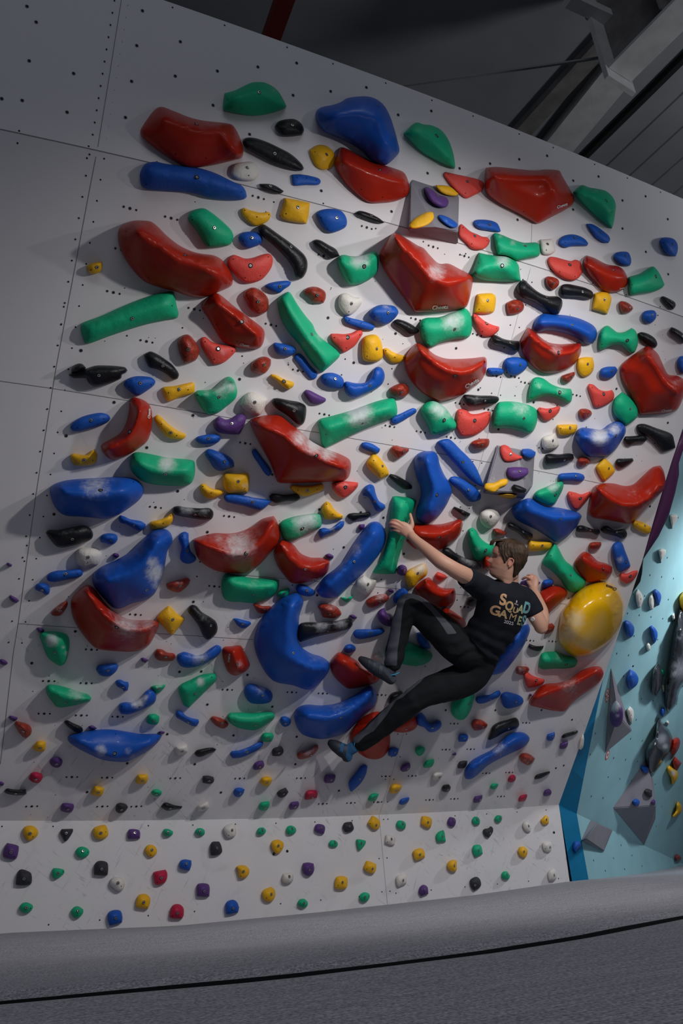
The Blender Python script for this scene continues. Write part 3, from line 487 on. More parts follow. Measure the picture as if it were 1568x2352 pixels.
('Y',0.04,[[(880,801),(887,799),(902,808),(917,814),(930,817),(929,824),(920,832),(902,834),(892,827),(883,814)]],None,[(886,805),(906,821),(926,820)],[],[],'small winged yellow hold left of the glossy red crescent',1),
('V',0.08,[[(791,879),(794,876),(812,879),(830,880),(842,876),(851,864),(858,847),(867,842),(876,845),(882,855),(883,869),(876,884),(858,897),(835,907),(817,914),(804,912),(793,902)]],(850,886,0),[(867,848),(797,889),(806,908),(876,880)],[(804,894),(837,892),(858,879),(868,859)],[(842,879,15,0.30)],'light blue boomerang-shaped hold, bent upward',1),
('B',0.06,[[(736,869),(740,860),(753,856),(768,857),(784,865),(790,876),(788,889),(779,893),(758,891),(743,883)]],(770,870,0),[(747,872),(782,885)],[],[],'oval blue hold left of the blue boomerang',1),
('B',0.03,[[(675,823),(679,813),(688,812),(697,819),(715,842),(728,856),(728,864),(722,871),(714,871),(702,859),(682,833)]],None,[(689,821),(721,861)],[],[],'slanted blue capsule hold below the long slanting green macro',1),
('B',0.06,[[(627,791),(630,787),(642,788),(672,795),(680,801),(679,809),(670,816),(652,818),(637,813),(629,801)]],(655,801,0),[(674,806)],[],[],'blue half-moon hold down and left of the long slanting green macro',1),
('G',0.12,[[(637,689),(644,680),(660,670),(665,671),(683,699),(703,727),(718,745),(726,763),(744,781),(764,796),(780,812),(780,818),(762,837),(740,856),(734,852),(713,830),(688,794),(662,763),(644,730),(638,704)]],(716,768,0),[(761,830)],[(655,692),(678,730),(700,766),(736,812),(752,835)],[(703,786,28,0.40),(734,773,18,0.60)],'long slanting green macro',0),
('n',0.06,[[(697,669),(703,662),(720,658),(736,662),(747,671),(748,684),(743,696),(726,696),(716,692),(709,683),(698,676)]],(729,678,0),[(739,691)],[],[],'rusty red rocky hold down and right of the long black bone hold',1),
('W',0.06,[[(777,689),(782,676),(795,673),(815,682),(828,683),(831,694),(824,707),(810,721),(800,725),(787,718),(778,704)]],(807,697,0),[(801,716)],[],[],'white pear-shaped hold below the saddle-shaped green hold',1),
('B',0.08,[[(847,721),(851,711),(869,701),(889,700),(907,704),(915,717),(911,726),(894,742),(879,747),(864,740),(850,727)]],(891,718,0),[(860,726)],[(861,715),(889,717),(907,717)],[(887,703,18,0.60),(866,735,15,0.50)],'chalky blue bean-shaped hold down and left of the huge scooped red macro',1),
('B',0.04,[[(788,730),(791,726),(805,730),(826,735),(848,742),(862,749),(856,759),(838,758),(810,749),(795,743)]],None,[(802,735),(829,742)],[],[],'slim blue blade hold below the saddle-shaped green hold',1),
('K',0.05,[[(902,738),(911,733),(926,736),(947,746),(962,758),(961,763),(944,770),(937,769),(919,755),(905,745)]],None,[(920,744),(935,750)],[],[],'dark slanted hold left of the broad green sloper',1),
('G',0.11,[[(775,595),(781,587),(790,585),(805,588),(820,588),(836,585),(854,578),(862,578),(868,585),(869,608),(866,625),(846,644),(820,654),(805,654),(795,646),(780,620)]],(836,612,1),[(803,644)],[(787,602),(808,613),(831,610),(859,595)],[(826,594,28,1.00)],'green saddle-shaped hold with a chalked lip',1),
('K',0.05,[[(717,554),(724,550),(734,551),(754,562),(772,573),(780,588),(774,590),(759,594),(746,585),(724,566)]],None,[(736,565),(752,572),(767,580)],[],[],'slim glossy black hold up and left of the saddle-shaped green hold',1),
('K',0.08,[[(594,528),(597,518),(605,515),(616,521),(637,536),(665,556),(685,572),(700,587),(706,602),(704,623),(695,638),(688,641),(680,636),(672,615),(660,597),(639,574),(621,558),(601,541)]],(668,567,0),[(606,526),(693,626)],[(606,528),(652,562),(683,592),(693,623)],[(652,582,28,0.20)],'long black slanting bone-shaped hold',1),
('B',0.06,[[(547,546),(554,535),(566,532),(589,533),(600,540),(603,551),(600,559),(576,570),(568,571),(556,564)]],(578,546,0),[(558,554),(596,555)],[],[],'rounded blue hold left of the long black bone hold',1),
('r',0.06,[[(521,602),(526,590),(536,585),(548,588),(561,593),(579,592),(594,587),(607,583),(619,583),(626,592),(625,610),(617,625),(600,643),(579,650),(564,650),(546,638),(528,619)]],(575,610,1),[(536,595),(616,590),(563,638),(598,633)],[],[(579,595,31,0.30)],'broad coral red grin-shaped hold right of the huge lobed red macro',1),
('R',0.26,[[(271,546),(273,526),(288,513),(304,507),(326,506),(347,509),(362,520),(383,541),(413,564),(444,578),(467,583),(490,586),(508,595),(526,618),(534,638),(533,654),(526,660),(497,673),(474,682),(449,683),(429,679),(403,670),(365,660),(332,647),(301,615),(278,577)]],(424,586,1),[(289,531),(341,637),(432,669),(526,641)],[(314,531),(357,554),(408,590),(467,610),(505,630)],[],'huge dark red lobed macro on the left',0),
('G',0.09,[[(185,748),(189,742),(230,726),(281,703),(332,683),(370,672),(393,669),(400,671),(405,697),(410,722),(407,730),(388,734),(344,743),(306,754),(255,771),(204,789),(195,788),(189,773)]],(304,731,0),[(395,702)],[(209,759),(304,723),(383,697)],[(255,720,20,0.30),(301,700,13,0.30)],'long tapered green macro on the left',0),
('Y',0.06,[[(198,611.2),(211.7,604.3),(234.7,600.5),(233.9,615.8),(229.6,624.7),(213,629.8),(204.1,626)]],(222.7,613.8,0),[(208.7,620.2)],[],[],'small yellow hold nearest the left panel seam',1),
('R',0.15,[[(462,704),(467,694),(490,674),(499,673),(515,684),(536,702),(569,727),(587,740),(605,756),(608,766),(605,786),(597,799),(584,802),(548,799),(518,789),(508,781),(480,735)]],(555,739,1),[(491,688),(497,745),(545,784),(599,776)],[(500,694),(538,722),(576,756),(592,771)],[(564,735,23,0.50)],'slanted red macro with white lettering',0),
('r',0.05,[[(459,784),(463,775),(472,774),(485,784),(503,790),(531,794),(541,798),(542,805),(531,819),(510,835),(488,838),(480,827),(464,801)]],(501,801,1),[(471,785),(492,825),(533,806)],[],[(513,809,13,0.60)],'coral red triangular hold down and left of the slanted red macro',1),
('n',0.08,[[(559,676),(562,668),(579,660),(594,664),(615,684),(617,699),(615,712),(596,724),(582,717),(570,704),(566,693),(560,684)]],(593,693,0),[(594,712)],[],[],'rusty red rocky knob up and right of the slanted red macro',1),
('n',0.08,[[(407,786),(416,772),(426,768),(434,769),(452,789),(459,804),(457,813),(450,827),(429,835),(424,834),(412,812),(409,796)]],(432,803,0),[(426,820)],[],[],'rusty red rocky knob down and right of the long tapered green macro',1),
('K',0.06,[[(330,814),(344,807),(355,810),(378,824),(398,840),(411,860),(408,870),(398,872),(383,860),(362,849),(343,844),(337,835)]],(374,840,0),[],[],[],'curved dark grey hold right of the black bulbed hold',1),
('n',0.08,[[(575.3,842.2),(577.8,833.3),(594.4,821.1),(609.7,818.8),(622.4,825.7),(621.2,839.7),(607.1,858.3),(591.8,858.1),(577.8,852.4)]],(606.9,837.9,0),[],[],[],'rusty red rocky knob down and right of the slanted red macro',1),
('B',0.05,[[(608,656),(616,651),(637,646),(662,645),(669,648),(665,656),(652,665),(642,673),(626,670),(610,660)]],(643,658,0),[],[],[],'small blue winged hold up and left of the long slanting green macro',1),
('K',0.09,[[(157,861),(166,857),(194,848),(217,840),(242,839),(273,841),(288,844),(293,851),(288,857),(280,861),(279,868),(265,876),(237,886),(217,888),(204,880),(198,868),(168,868)],[(164,856),(166,843),(179,835),(189,836),(198,845),(189,852),(176,857)]],(227,862,0),[],[],[],'black hold with a round bulb at its top left',1),
('B',0.07,[[(284,884),(287,874),(306,865),(332,864),(350,868),(357,876),(355,883),(337,898),(316,909),(301,902),(287,889)]],(322,880,0),[(296,889),(347,883)],[],[],'blue diamond-like hold above the upright bent red macro',1),
('B',0.06,[[(161,981),(166,971),(184,959),(209,951),(235,948),(250,954),(254,961),(247,970),(224,980),(204,985),(181,991),(166,989)]],(209,965,0),[(178,982),(238,962)],[],[],'slim blue leaf hold left of the upright bent red macro',1),
('R',0.17,[[(231,1024),(237,1018),(255,1008),(276,994),(288,974),(296,943),(298,922),(305,913),(321,915),(339,925),(347,938),(350,958),(348,984),(339,1012),(319,1030),(291,1047),(265,1056),(250,1053),(235,1036)]],(298,992,1),[(310,920),(341,975),(241,1036),(308,1032)],[(247,1030),(291,1009),(311,976),(321,943)],[(286,989,15,0.50)],'upright bent red macro with vertical lettering',0),
('Y',0.06,[[(161,1046),(166,1042),(199,1044),(209,1035),(217,1033),(222,1041),(223,1055),(217,1065),(184,1070),(171,1068),(164,1058)]],(193,1056,0),[(213,1057)],[],[],'small yellow boat-shaped hold down and left of the upright bent red macro',1),
('Y',0.05,[[(354,963),(355,957),(362,952),(371,958),(387,974),(407,988),(426,998),(427,1003),(420,1009),(402,1009),(384,1004),(374,994),(361,976)]],(392,994,0),[(371,974),(406,1000)],[],[],'slanted yellow hold right of the upright bent red macro',1),
('G',0.13,[[(300,1055),(305,1041),(318,1038),(338,1041),(389,1051),(438,1056),(446,1059),(448,1070),(447,1091),(440,1109),(430,1115),(402,1116),(371,1115),(338,1110),(320,1101),(303,1083),(298,1068)]],(380,1089,0),[(309,1052)],[(320,1065),(356,1081),(392,1083),(430,1083)],[(384,1065,26,1.00),(376,1110,38,0.30)],'green macro with a white chalk cloud',0),
('V',0.22,[[(114,1126),(120,1115),(143,1105),(179,1100),(230,1097),(270,1095),(301,1097),(319,1105),(329,1119),(329,1134),(321,1147),(301,1164),(276,1180),(250,1191),(219,1190),(184,1187),(153,1185),(138,1178),(125,1162),(117,1142)]],(231,1126,1),[(138,1115),(306,1107),(304,1153),(153,1177)],[(143,1126),(204,1137),(281,1129)],[(219,1114,43,0.75),(268,1119,26,0.30)],'wide blue loaf-shaped macro at the left',0),
('K',0.09,[[(105,1224),(110,1218),(133,1217),(174,1209),(194,1207),(208,1214),(214,1226),(212,1236),(204,1242),(176,1251),(143,1258),(130,1255),(115,1239)]],(166,1238,0),[],[],[(158,1219,31,0.40)],'black wedge-shaped hold down and left of the loaf-shaped blue macro',1),
('W',0.07,[[(174,1278),(176,1265),(184,1259),(219,1260),(233,1270),(232,1285),(224,1298),(204,1303),(189,1304),(177,1295)]],(202,1280,0),[(201,1292)],[],[],'white squarish hold left of the pear-shaped blue macro',1),
('B',0.06,[[(228.8,1235.5),(236,1227.3),(255.1,1224.7),(267.9,1229.1),(270.4,1238),(265.3,1246.9),(255.1,1251.3),(242.3,1247.7),(232.1,1245.7)]],(253.8,1242.6,0),[],[],[],'small blue bean hold below the loaf-shaped blue macro',1),
('P',0.04,[[(257.1,1274.5),(262.8,1269.9),(271.7,1272.4),(273.7,1277.6),(269.1,1281.4),(260.2,1278.8)]],None,[],[],[],'tiny purple foothold up and left of the pear-shaped blue macro',2),
('B',0.06,[[(272,1191),(276,1183),(286,1186),(298,1192),(324,1197),(335,1204),(333,1212),(321,1220),(309,1215),(291,1205),(276,1200)]],(307,1207,0),[(281,1195)],[],[(301,1196,13,0.30)],'blue swoosh-shaped hold down and right of the loaf-shaped blue macro',1),
('Y',0.06,[[(343,1204),(347,1198),(367,1193),(383,1186),(394,1177),(398,1183),(398,1193),(390,1206),(378,1212),(352,1216),(346,1211)]],None,[(350,1206),(375,1202),(392,1185)],[],[],'yellow banana-shaped hold up and right of the pear-shaped blue macro',1),
('V',0.25,[[(212,1331),(214,1318),(230,1303),(268,1285),(301,1265),(332,1234),(352,1218),(370,1215),(383,1216),(394,1228),(396,1244),(385,1265),(378,1303),(365,1344),(352,1367),(334,1378),(301,1387),(276,1398),(260,1396),(240,1377),(217,1349)]],(336,1355,0),[(343,1240),(389,1244),(224,1329),(343,1305)],[(245,1334),(293,1321),(332,1293),(365,1244)],[(357,1316,28,1.00),(350,1293,18,0.90),(360,1344,15,0.80),(298,1377,13,0.50)],'large pear-shaped blue macro',0),
('R',0.25,[[(162,1385),(166,1372),(194,1345),(204,1343),(217,1352),(240,1382),(260,1403),(286,1418),(311,1424),(350,1424),(362,1427),(365,1433),(357,1456),(342,1482),(324,1493),(301,1497),(268,1496),(230,1492),(217,1487),(189,1456),(168,1420)]],(268,1441,1),[(202,1357),(177,1396),(206,1462),(355,1438),(334,1476),(263,1488)],[(202,1359),(227,1392),(255,1423),(288,1443),(326,1446),(357,1436)],[(293,1433,46,0.80),(255,1405,18,0.50),(339,1431,23,0.70)],'large red crescent macro at the lower left',0),
('P',0.04,[[(14.5,1295.9),(17.9,1291.6),(28.1,1296.7),(26.8,1301),(19.1,1301.3)]],None,[],[],[],'tiny purple foothold up and left of a blue bean hold, near the lower-left red crescent',2),
('B',0.06,[[(107,1326),(112,1317),(128,1311),(158,1309),(184,1307),(191,1313),(189,1321),(179,1327),(153,1332),(122,1337),(111,1334)]],(151,1318,0),[(178,1318)],[],[],'slim blue hold left of the pear-shaped blue macro',1),
('B',0.06,[[(79.1,1350.3),(84.2,1341.3),(96.9,1338.3),(109.7,1342.6),(114.8,1354.1),(112.2,1364.3),(104.6,1366.8),(96.9,1360.5),(84.2,1356.1)]],(96.9,1355.4,0),[(109.2,1361.2)],[],[],'small blue bean hold right of a purple foothold, near the lower-left red crescent',1),
('P',0.04,[[(20.4,1369.4),(24.2,1366.3),(38.3,1374),(43.9,1379.6),(39.5,1384.2),(30.6,1383.4),(23,1377)]],None,[],[],[],'tiny purple foothold left of the lower-left red crescent, left of the pear-shaped blue macro',2),
('n',0.06,[[(116.1,1408.9),(125,1397.4),(142.9,1383.4),(154.3,1379.6),(156.1,1387.2),(150.5,1400),(137.8,1414),(122.4,1414)]],(137.5,1402.3,0),[],[],[(137.8,1394.9,15.3,0.60)],'rusty red chalky hold left of the lower-left red crescent',1),
('P',0.04,[[(82.9,1443.4),(88,1440.8),(102,1445.9),(100.8,1451.5),(89.3,1453.1)]],None,[],[],[],'tiny purple foothold up and left of the chalk-splashed green hold',2),
('G',0.10,[[(91,1459),(96,1452),(112,1450),(143,1453),(156,1460),(160,1476),(157,1502),(148,1525),(138,1530),(128,1525),(110,1510),(97,1479)]],(126,1498,0),[(146,1522)],[(120,1471),(138,1482),(140,1502)],[(119,1471,17,1.20),(144,1486,6,0.80),(153,1500,9,0.70)],'green hold with a bright chalk splash',1),
('P',0.04,[[(-2.6,1517.3),(2.6,1513.5),(15.3,1518.6),(18.4,1523.7),(12.8,1527.6),(2.6,1526.3)]],None,[],[],[],'tiny purple foothold at the left photo edge',2),
('P',0.04,[[(322.7,1512.2),(327.8,1510.2),(341.8,1516.1),(334.2,1523),(326.5,1519.9)]],None,[],[],[],'tiny purple foothold down and right of the lower-left red crescent',2),
('n',0.06,[[(354,1500),(360,1490),(371,1491),(384,1498),(400,1501),(403,1507),(397,1517),(382,1519),(364,1517),(356,1510)]],(381,1509,0),[],[],[],'rusty red rocky hold left of the blue horn hold',1),
('Y',0.06,[[(360,1418),(366,1408),(386,1391),(392,1394),(405,1408),(424,1420),(422,1427),(410,1443),(396,1459),(391,1457),(376,1441),(361,1424)]],(397,1423,0),[(396,1448)],[],[],'yellow diamond-shaped hold standing on its point',1),
('n',0.07,[[(381,1341),(387,1338),(410,1331),(430,1327),(437,1332),(434,1341),(422,1354),(410,1361),(389,1355),(384,1352)]],(414,1346,0),[],[],[(412,1336,18,0.50)],'chalky rusty red hold right of the pear-shaped blue macro',1),
('B',0.08,[[(409,1236),(414,1225),(425,1221),(433,1225),(434,1244),(438,1265),(450,1280),(449,1288),(435,1295),(422,1293),(414,1285),(414,1272),(417,1257),(412,1244)]],(430,1265,0),[(419,1231)],[],[],'upright wavy blue hold left of the big chalky red macro',1),
('K',0.08,[[(396,1174),(398,1165),(407,1162),(428,1165),(458,1167),(481,1167),(489,1174),(490,1184),(485,1193),(468,1194),(438,1190),(402,1182)]],(448,1182,0),[],[],[(428,1173,23,0.80),(468,1176,18,0.60)],'chalk-covered black oblong hold up and left of the big chalky red macro',1),
('R',0.24,[[(443,1239),(448,1236),(474,1228),(494,1224),(524,1225),(550,1221),(576,1210),(601,1192),(628,1185),(634,1193),(642,1216),(643,1234),(637,1250),(619,1272),(593,1300),(568,1316),(535,1317),(499,1312),(474,1300),(456,1285),(448,1265)]],(565,1271,1),[(545,1230),(603,1287),(463,1280)],[(450,1244),(494,1260),(530,1275),(568,1272),(601,1247),(629,1201)],[(550,1252,46,0.90),(504,1239,26,0.60),(588,1226,20,0.50)],'big chalky red macro in the lower middle',0),
('G',0.09,[[(641,1205),(648,1196),(669,1188),(695,1182),(723,1179),(736,1181),(739,1196),(736,1211),(708,1223),(682,1238),(664,1242),(651,1238),(645,1224)]],(694,1214,1),[],[],[(702,1196,38,1.00)],'chalk-whitened green hold above the swept glossy red macro',1),
('Y',0.06,[[(738,1173),(742,1158),(750,1151),(759,1156),(764,1165),(774,1176),(788,1184),(787,1191),(774,1193),(746,1192),(741,1183)]],None,[(750,1158),(764,1181),(784,1186)],[],[],'yellow fin-shaped hold down and right of the giant central red macro',1),
('K',0.04,[[(796,1187),(799,1181),(810,1178),(830,1178),(848,1175),(852,1182),(848,1188),(825,1192),(811,1198),(802,1192)]],None,[],[],[],'black arrow-like hold above the long diagonal blue macro',1),
('B',0.06,[[(731,1226),(733,1215),(743,1212),(756,1214),(771,1205),(782,1197),(790,1197),(790,1206),(782,1216),(769,1221),(748,1230),(736,1237)]],(766,1218,0),[(783,1204)],[],[(761,1210,13,0.80)],'blue hooked hold with chalk up and left of the long diagonal blue macro',1),
('P',0.04,[[(822.9,1209.9),(824.9,1204.3),(837.7,1203.6),(836.4,1212.5),(830,1217.1),(823.6,1216.3)]],None,[],[],[],'tiny purple foothold above the long diagonal blue macro',2),
('V',0.17,[[(727,1357),(730,1344),(743,1326),(769,1306),(787,1288),(804,1260),(817,1239),(835,1214),(850,1200),(866,1198),(878,1207),(886,1226),(884,1247),(873,1270),(856,1293),(833,1318),(810,1339),(789,1359),(774,1372),(764,1374),(738,1371)]],(813,1290,0),[(849,1213),(837,1309),(881,1234)],[(754,1344),(802,1295),(835,1260),(861,1224)],[(815,1260,28,0.60),(784,1303,20,0.50)],'long diagonal blue macro left of the climber',0),
('G',0.11,[[(901,1140),(909,1139),(952,1146),(956,1150),(954,1160),(947,1178),(937,1201),(930,1234),(922,1262),(914,1290),(908,1318),(886,1319),(856,1317),(857,1312),(873,1283),(884,1257),(891,1226),(895,1201),(896,1176)]],(921,1242,0),[(932,1154)],[(922,1165),(912,1214),(896,1265),(886,1303)],[(901,1242,18,0.20)],"long green macro held by the climber's left hand",0),
('P',0.05,[[(747.1,1273.7),(756,1271.2),(766.2,1276.8),(764.9,1282.7),(756,1283.4),(748.4,1278.8)]],None,[],[],[],'tiny purple foothold right of the swept glossy red macro',2),
('R',0.20,[[(628,1270),(631,1260),(646,1240),(654,1241),(674,1251),(690,1270),(713,1280),(738,1281),(756,1286),(757,1295),(751,1316),(733,1329),(702,1338),(669,1339),(656,1326),(636,1298)]],(701,1307,0),[(646,1253),(702,1280),(648,1306)],[(645,1250),(672,1278),(697,1300),(723,1306),(751,1293)],[(713,1293,23,0.40)],'glossy red macro with a swept lip',0),
('G',0.11,[[(508,1341),(512,1324),(519,1317),(542,1320),(576,1327),(629,1329),(641,1332),(641,1344),(634,1362),(616,1376),(586,1385),(550,1383),(524,1381),(514,1374),(509,1359)]],(582,1367,0),[(516,1332)],[(535,1339),(581,1349),(626,1346)],[(581,1341,20,0.50)],'bright green pillow-shaped macro under the chalky red macro',0),
('G',0.05,[[(634.3,1365.6),(639.9,1357.9),(664.2,1350.3),(665.5,1356.6),(659.1,1369.4),(647.6,1373.2),(637.4,1369.4)]],(651.9,1363.3,0),[],[],[],'small green winged hold above the giant blue crescent',1),
('B',0.05,[[(679.5,1351.5),(684.6,1342.6),(694.8,1341.8),(712.7,1350.3),(724.1,1357.9),(722.9,1364.3),(712.7,1369.9),(692.2,1366.8),(682,1359.2)]],(705,1356.1,0),[],[],[],'blue slanted hold above the giant blue crescent',1),
('n',0.06,[[(581.3,1388.5),(587.7,1386.7),(600.4,1391.1),(620.8,1391.1),(623.9,1397.4),(613.2,1405.1),(599.1,1409.7),(590.2,1405.1)]],(607,1400.8,0),[],[],[],'small rusty red hold down and right of the pillow-shaped green macro',1),
('W',0.08,[[(816,1339),(820,1331),(835,1320),(850,1329),(864,1332),(864,1341),(856,1357),(843,1367),(833,1364),(818,1352)]],(845,1342,0),[(839,1354)],[],[],'white faceted hold down and right of the long diagonal blue macro',1),
('G',0.04,[[(781.5,1371.4),(796.8,1371.9),(812.1,1368.1),(804.5,1379.6),(796.8,1383.4),(789.2,1380.9)]],(798.9,1376,0),[],[],[(796.8,1369.9,10.2,0.50)],'tiny green hold below the long diagonal blue macro',1),
('n',0.07,[[(729,1394),(736,1387),(754,1387),(771,1392),(784,1408),(782,1414),(769,1420),(741,1418),(736,1405)]],(757,1412,0),[],[],[(764,1390,18,0.60)],'rusty red rocky hold down and left of the long diagonal blue macro',1),
('P',0.04,[[(801.9,1412.8),(809.6,1411.5),(820.3,1417.9),(816,1422.4),(808.3,1420.4)]],None,[],[],[],'tiny purple foothold below the long diagonal blue macro',2),
('V',0.24,[[(682,1361),(690,1368),(697,1381),(694,1395),(688,1413),(686,1436),(683,1464),(691,1484),(713,1500),(738,1508),(756,1522),(756,1538),(750,1550),(743,1559),(715,1583),(702,1584),(671,1574),(641,1569),(626,1563),(608,1543),(590,1507),(583,1479),(585,1459),(600,1420),(621,1395),(649,1372),(674,1362)]],(673,1500,0),[(604,1440),(686,1380),(751,1532)],[(674,1385),(664,1443),(666,1502),(702,1528),(741,1535)],[(723,1510,23,0.50),(677,1474,15,0.30)],'giant crescent-shaped blue macro',0),
('K',0.09,[[(685,1443),(688,1433),(700,1429),(733,1429),(771,1426),(799,1420),(808,1423),(810,1433),(804,1443),(779,1451),(733,1461),(690,1475),(685,1470)]],(753,1450,1),[],[],[(738,1438,23,0.80),(782,1433,20,0.80)],'long black bar hold with chalk up and right of the giant blue crescent',1),
('n',0.07,[[(840,1380),(848,1373),(861,1367),(886,1364),(894,1372),(890,1380),(876,1388),(853,1397),(845,1394),(840,1386)]],(873,1383,0),[],[],[(873,1367,20,0.70)],"chalky rusty red hold below the green macro under the climber's hand",1),
('P',0.04,[[(889.2,1355.4),(893.8,1352.3),(904,1355.4),(904,1361.2),(895.1,1360.5)]],None,[],[],[],'tiny purple foothold left of the red macro above the knee',2),
('B',0.07,[[(902.7,1371.9),(911.6,1356.6),(924.4,1350.3),(930.8,1351.5),(937.1,1361.7),(932,1371.9),(909.1,1388.5),(903.5,1382.1)]],None,[(926.2,1355.1)],[],[],"blue hold half hidden by the climber's knee",1),
('P',0.09,[[(864.9,1412.8),(870.8,1401.3),(882.3,1395.4),(886.1,1405.1),(893.8,1412.8),(906.5,1416.6),(909.1,1428.1),(901.4,1438.3),(886.1,1437.8),(873.4,1429.3)]],(892,1420.4,0),[],[],[],"purple crescent hold beside the climber's shin",1),
('B',0.05,[[(810,1455),(815,1447),(830,1445),(861,1445),(878,1443),(884,1450),(876,1457),(850,1465),(825,1468),(815,1464)]],(851,1453,0),[],[],[(850,1445,26,0.30)],'flat blue bar hold up and left of the green macro below the thigh',1),
('B',0.06,[[(788.7,1489.3),(794.3,1481.6),(807,1479.6),(816.7,1486.7),(816,1494.4),(804.5,1499.5),(793,1498.2)]],None,[],[],[],'small blue bean hold above the red macro under the left foot',1),
('R',0.11,[[(510,1493),(514,1486),(530,1484),(553,1483),(560,1494),(570,1515),(574,1528),(564,1542),(541,1552),(526,1546),(514,1522)]],(545,1526,0),[],[(535,1497),(542,1517),(547,1535)],[(550,1525,15,0.60),(537,1500,8,0.40)],'ribbed red block hold with chalk',0),
('V',0.08,[[(406,1515),(408,1502),(422,1497),(438,1501),(453,1505),(468,1500),(484,1488),(499,1481),(508,1486),(508,1494),(499,1507),(484,1517),(463,1528),(433,1534),(415,1530)]],(465,1520,0),[(415,1506),(498,1487)],[(420,1515),(453,1515),(484,1502)],[(458,1507,28,0.80)],'blue horn-shaped hold with chalk',1),
('K',0.09,[[(431,1403),(433,1394),(440,1389),(450,1391),(463,1405),(484,1418),(496,1428),(500,1443),(496,1456),(481,1469),(474,1469),(466,1460),(456,1438),(443,1420)]],(484,1437,0),[],[],[(466,1413,23,0.50)],'upright chalky black hold right of the yellow diamond',1),
('B',0.05,[[(535.2,1420.4),(542.3,1419.9),(560.2,1424.2),(575.5,1428.6),(576.8,1433.2),(562.8,1442.9),(552.6,1442.1),(542.3,1433.2)]],(557.1,1433.2,0),[],[],[],'small blue dart-shaped hold up and left of the giant blue crescent',1),
('Y',0.05,[[(371,893),(375,889),(402,886),(428,880),(443,878),(447,883),(446,900),(440,905),(415,912),(388,922),(382,919),(375,905)]],(411,894,0),[(387,902),(432,895)],[],[(433,900,8,0.40)],'yellow brick-like hold left of the saddle-like green one left of the chalked green crescent',1),
('G',0.11,[[(445,905),(453,897),(474,896),(489,892),(504,879),(517,867),(527,865),(535,870),(542,884),(545,902),(541,915),(519,935),(499,949),(479,952),(471,947),(458,930)]],(503,912,0),[(489,945)],[(453,907),(489,902),(517,887),(535,876)],[(509,889,31,0.80),(530,889,15,0.90),(474,902,15,0.60)],'green crescent macro with heavily chalked inner lip',0),
('B',0.08,[[(832,1129),(837,1118),(850,1112),(858,1116),(863,1134),(870,1150),(884,1160),(885,1167),(876,1174),(865,1174),(855,1157),(845,1142),(833,1138)]],(861,1152,0),[(851,1120),(838,1133)],[(845,1126),(858,1144),(873,1165)],[],"blue pinched-waist hold left of the green macro under the climber's hand",0),
('B',0.06,[[(220,1538),(224,1529),(242,1525),(265,1524),(272,1527),(270,1537),(258,1550),(247,1554),(230,1551)]],(248,1540,0),[(230,1544)],[],[],'small blue wedge hold below the lower-left red crescent',1),
('B',0.06,[[(264.8,1567.6),(267.9,1562),(278.1,1561.2),(285.7,1565.1),(294.6,1566.3),(295.9,1574),(293.4,1585.5),(284.4,1588),(279.3,1581.6),(269.1,1576.5)]],(283.2,1578.6,0),[],[],[],'small blue bone hold right of the green boat-shaped macro, above the boat-shaped blue macro',1),
('G',0.05,[[(346.9,1576.5),(357.1,1573.5),(380.1,1572.7),(377.6,1579.1),(364.8,1591.8),(357.1,1592.3),(350.8,1584.2)]],(365.6,1582.1,0),[],[],[(364.8,1574.5,10.2,0.80)],'small green chalk-topped hold left of the green shark-fin hold',1),
('V',0.08,[[(272,1628),(274,1617),(283,1613),(306,1612),(324,1602),(334,1588),(344,1583),(355,1588),(359,1600),(355,1614),(337,1625),(319,1633),(296,1641),(278,1640)]],(321,1624,0),[(346,1587),(280,1622)],[(286,1628),(314,1622),(342,1602)],[(316,1610,20,1.20),(334,1602,10,0.80)],'blue hooked hold with thick chalk up and right of the boat-shaped blue macro',1),
('G',0.12,[[(105,1579),(110,1573),(120,1572),(143,1576),(179,1587),(204,1596),(210,1603),(207,1610),(189,1616),(158,1623),(131,1624),(120,1612),(108,1594)]],(152,1614,0),[(118,1596),(188,1616)],[(115,1584),(143,1597),(174,1607),(202,1605)],[(176,1594,28,0.70)],'green boat-shaped macro at the lower left',0),
('P',0.04,[[(19.1,1646.7),(23,1643.4),(40.8,1648),(39.5,1652.3),(30.6,1656.4),(23,1652.6)]],None,[],[],[],'tiny purple foothold left of the green boat-shaped macro',2),
('n',0.08,[[(33.2,1663.3),(37,1656.1),(48.5,1658.2),(66.3,1664.5),(72.7,1673.5),(71.4,1686.2),(59.9,1696.9),(52.3,1692.6),(40.8,1678.6)]],(53.6,1680.1,0),[],[],[],'ribbed rusty red knob down and left of the green boat-shaped macro',1),
('K',0.06,[[(146.2,1658.2),(153.1,1653.8),(168.4,1660.7),(188.8,1670.9),(190.8,1678.6),(183.7,1682.9),(173.5,1681.1),(153.1,1667.1)]],None,[],[],[],'dark slanted hold up and left of the boat-shaped blue macro',1),
('P',0.04,[[(202.8,1668.4),(211.7,1665.8),(222.7,1672.2),(216.8,1676),(206.6,1674.7)]],None,[],[],[],'tiny purple foothold up and left of the boat-shaped blue macro',2),
('V',0.15,[[(155,1696),(158,1690),(194,1680),(219,1676),(255,1675),(291,1680),(321,1685),(367,1686),(372,1690),(365,1702),(350,1717),(321,1735),(293,1749),(268,1750),(235,1745),(204,1732),(179,1719),(158,1704)]],(263,1731,1),[(265,1686),(165,1704),(362,1698)],[(179,1702),(217,1727),(263,1740),(293,1737),(344,1707)],[(232,1724,19,0.80),(293,1724,13,0.70),(306,1742,15,0.60)],'wide blue boat-shaped macro',0),
('P',0.04,[[(362.2,1681.6),(369.9,1678.6),(379.6,1681.6),(375,1685.5),(366.1,1684.7)]],None,[],[],[],'tiny purple foothold right of the boat-shaped blue macro',2),
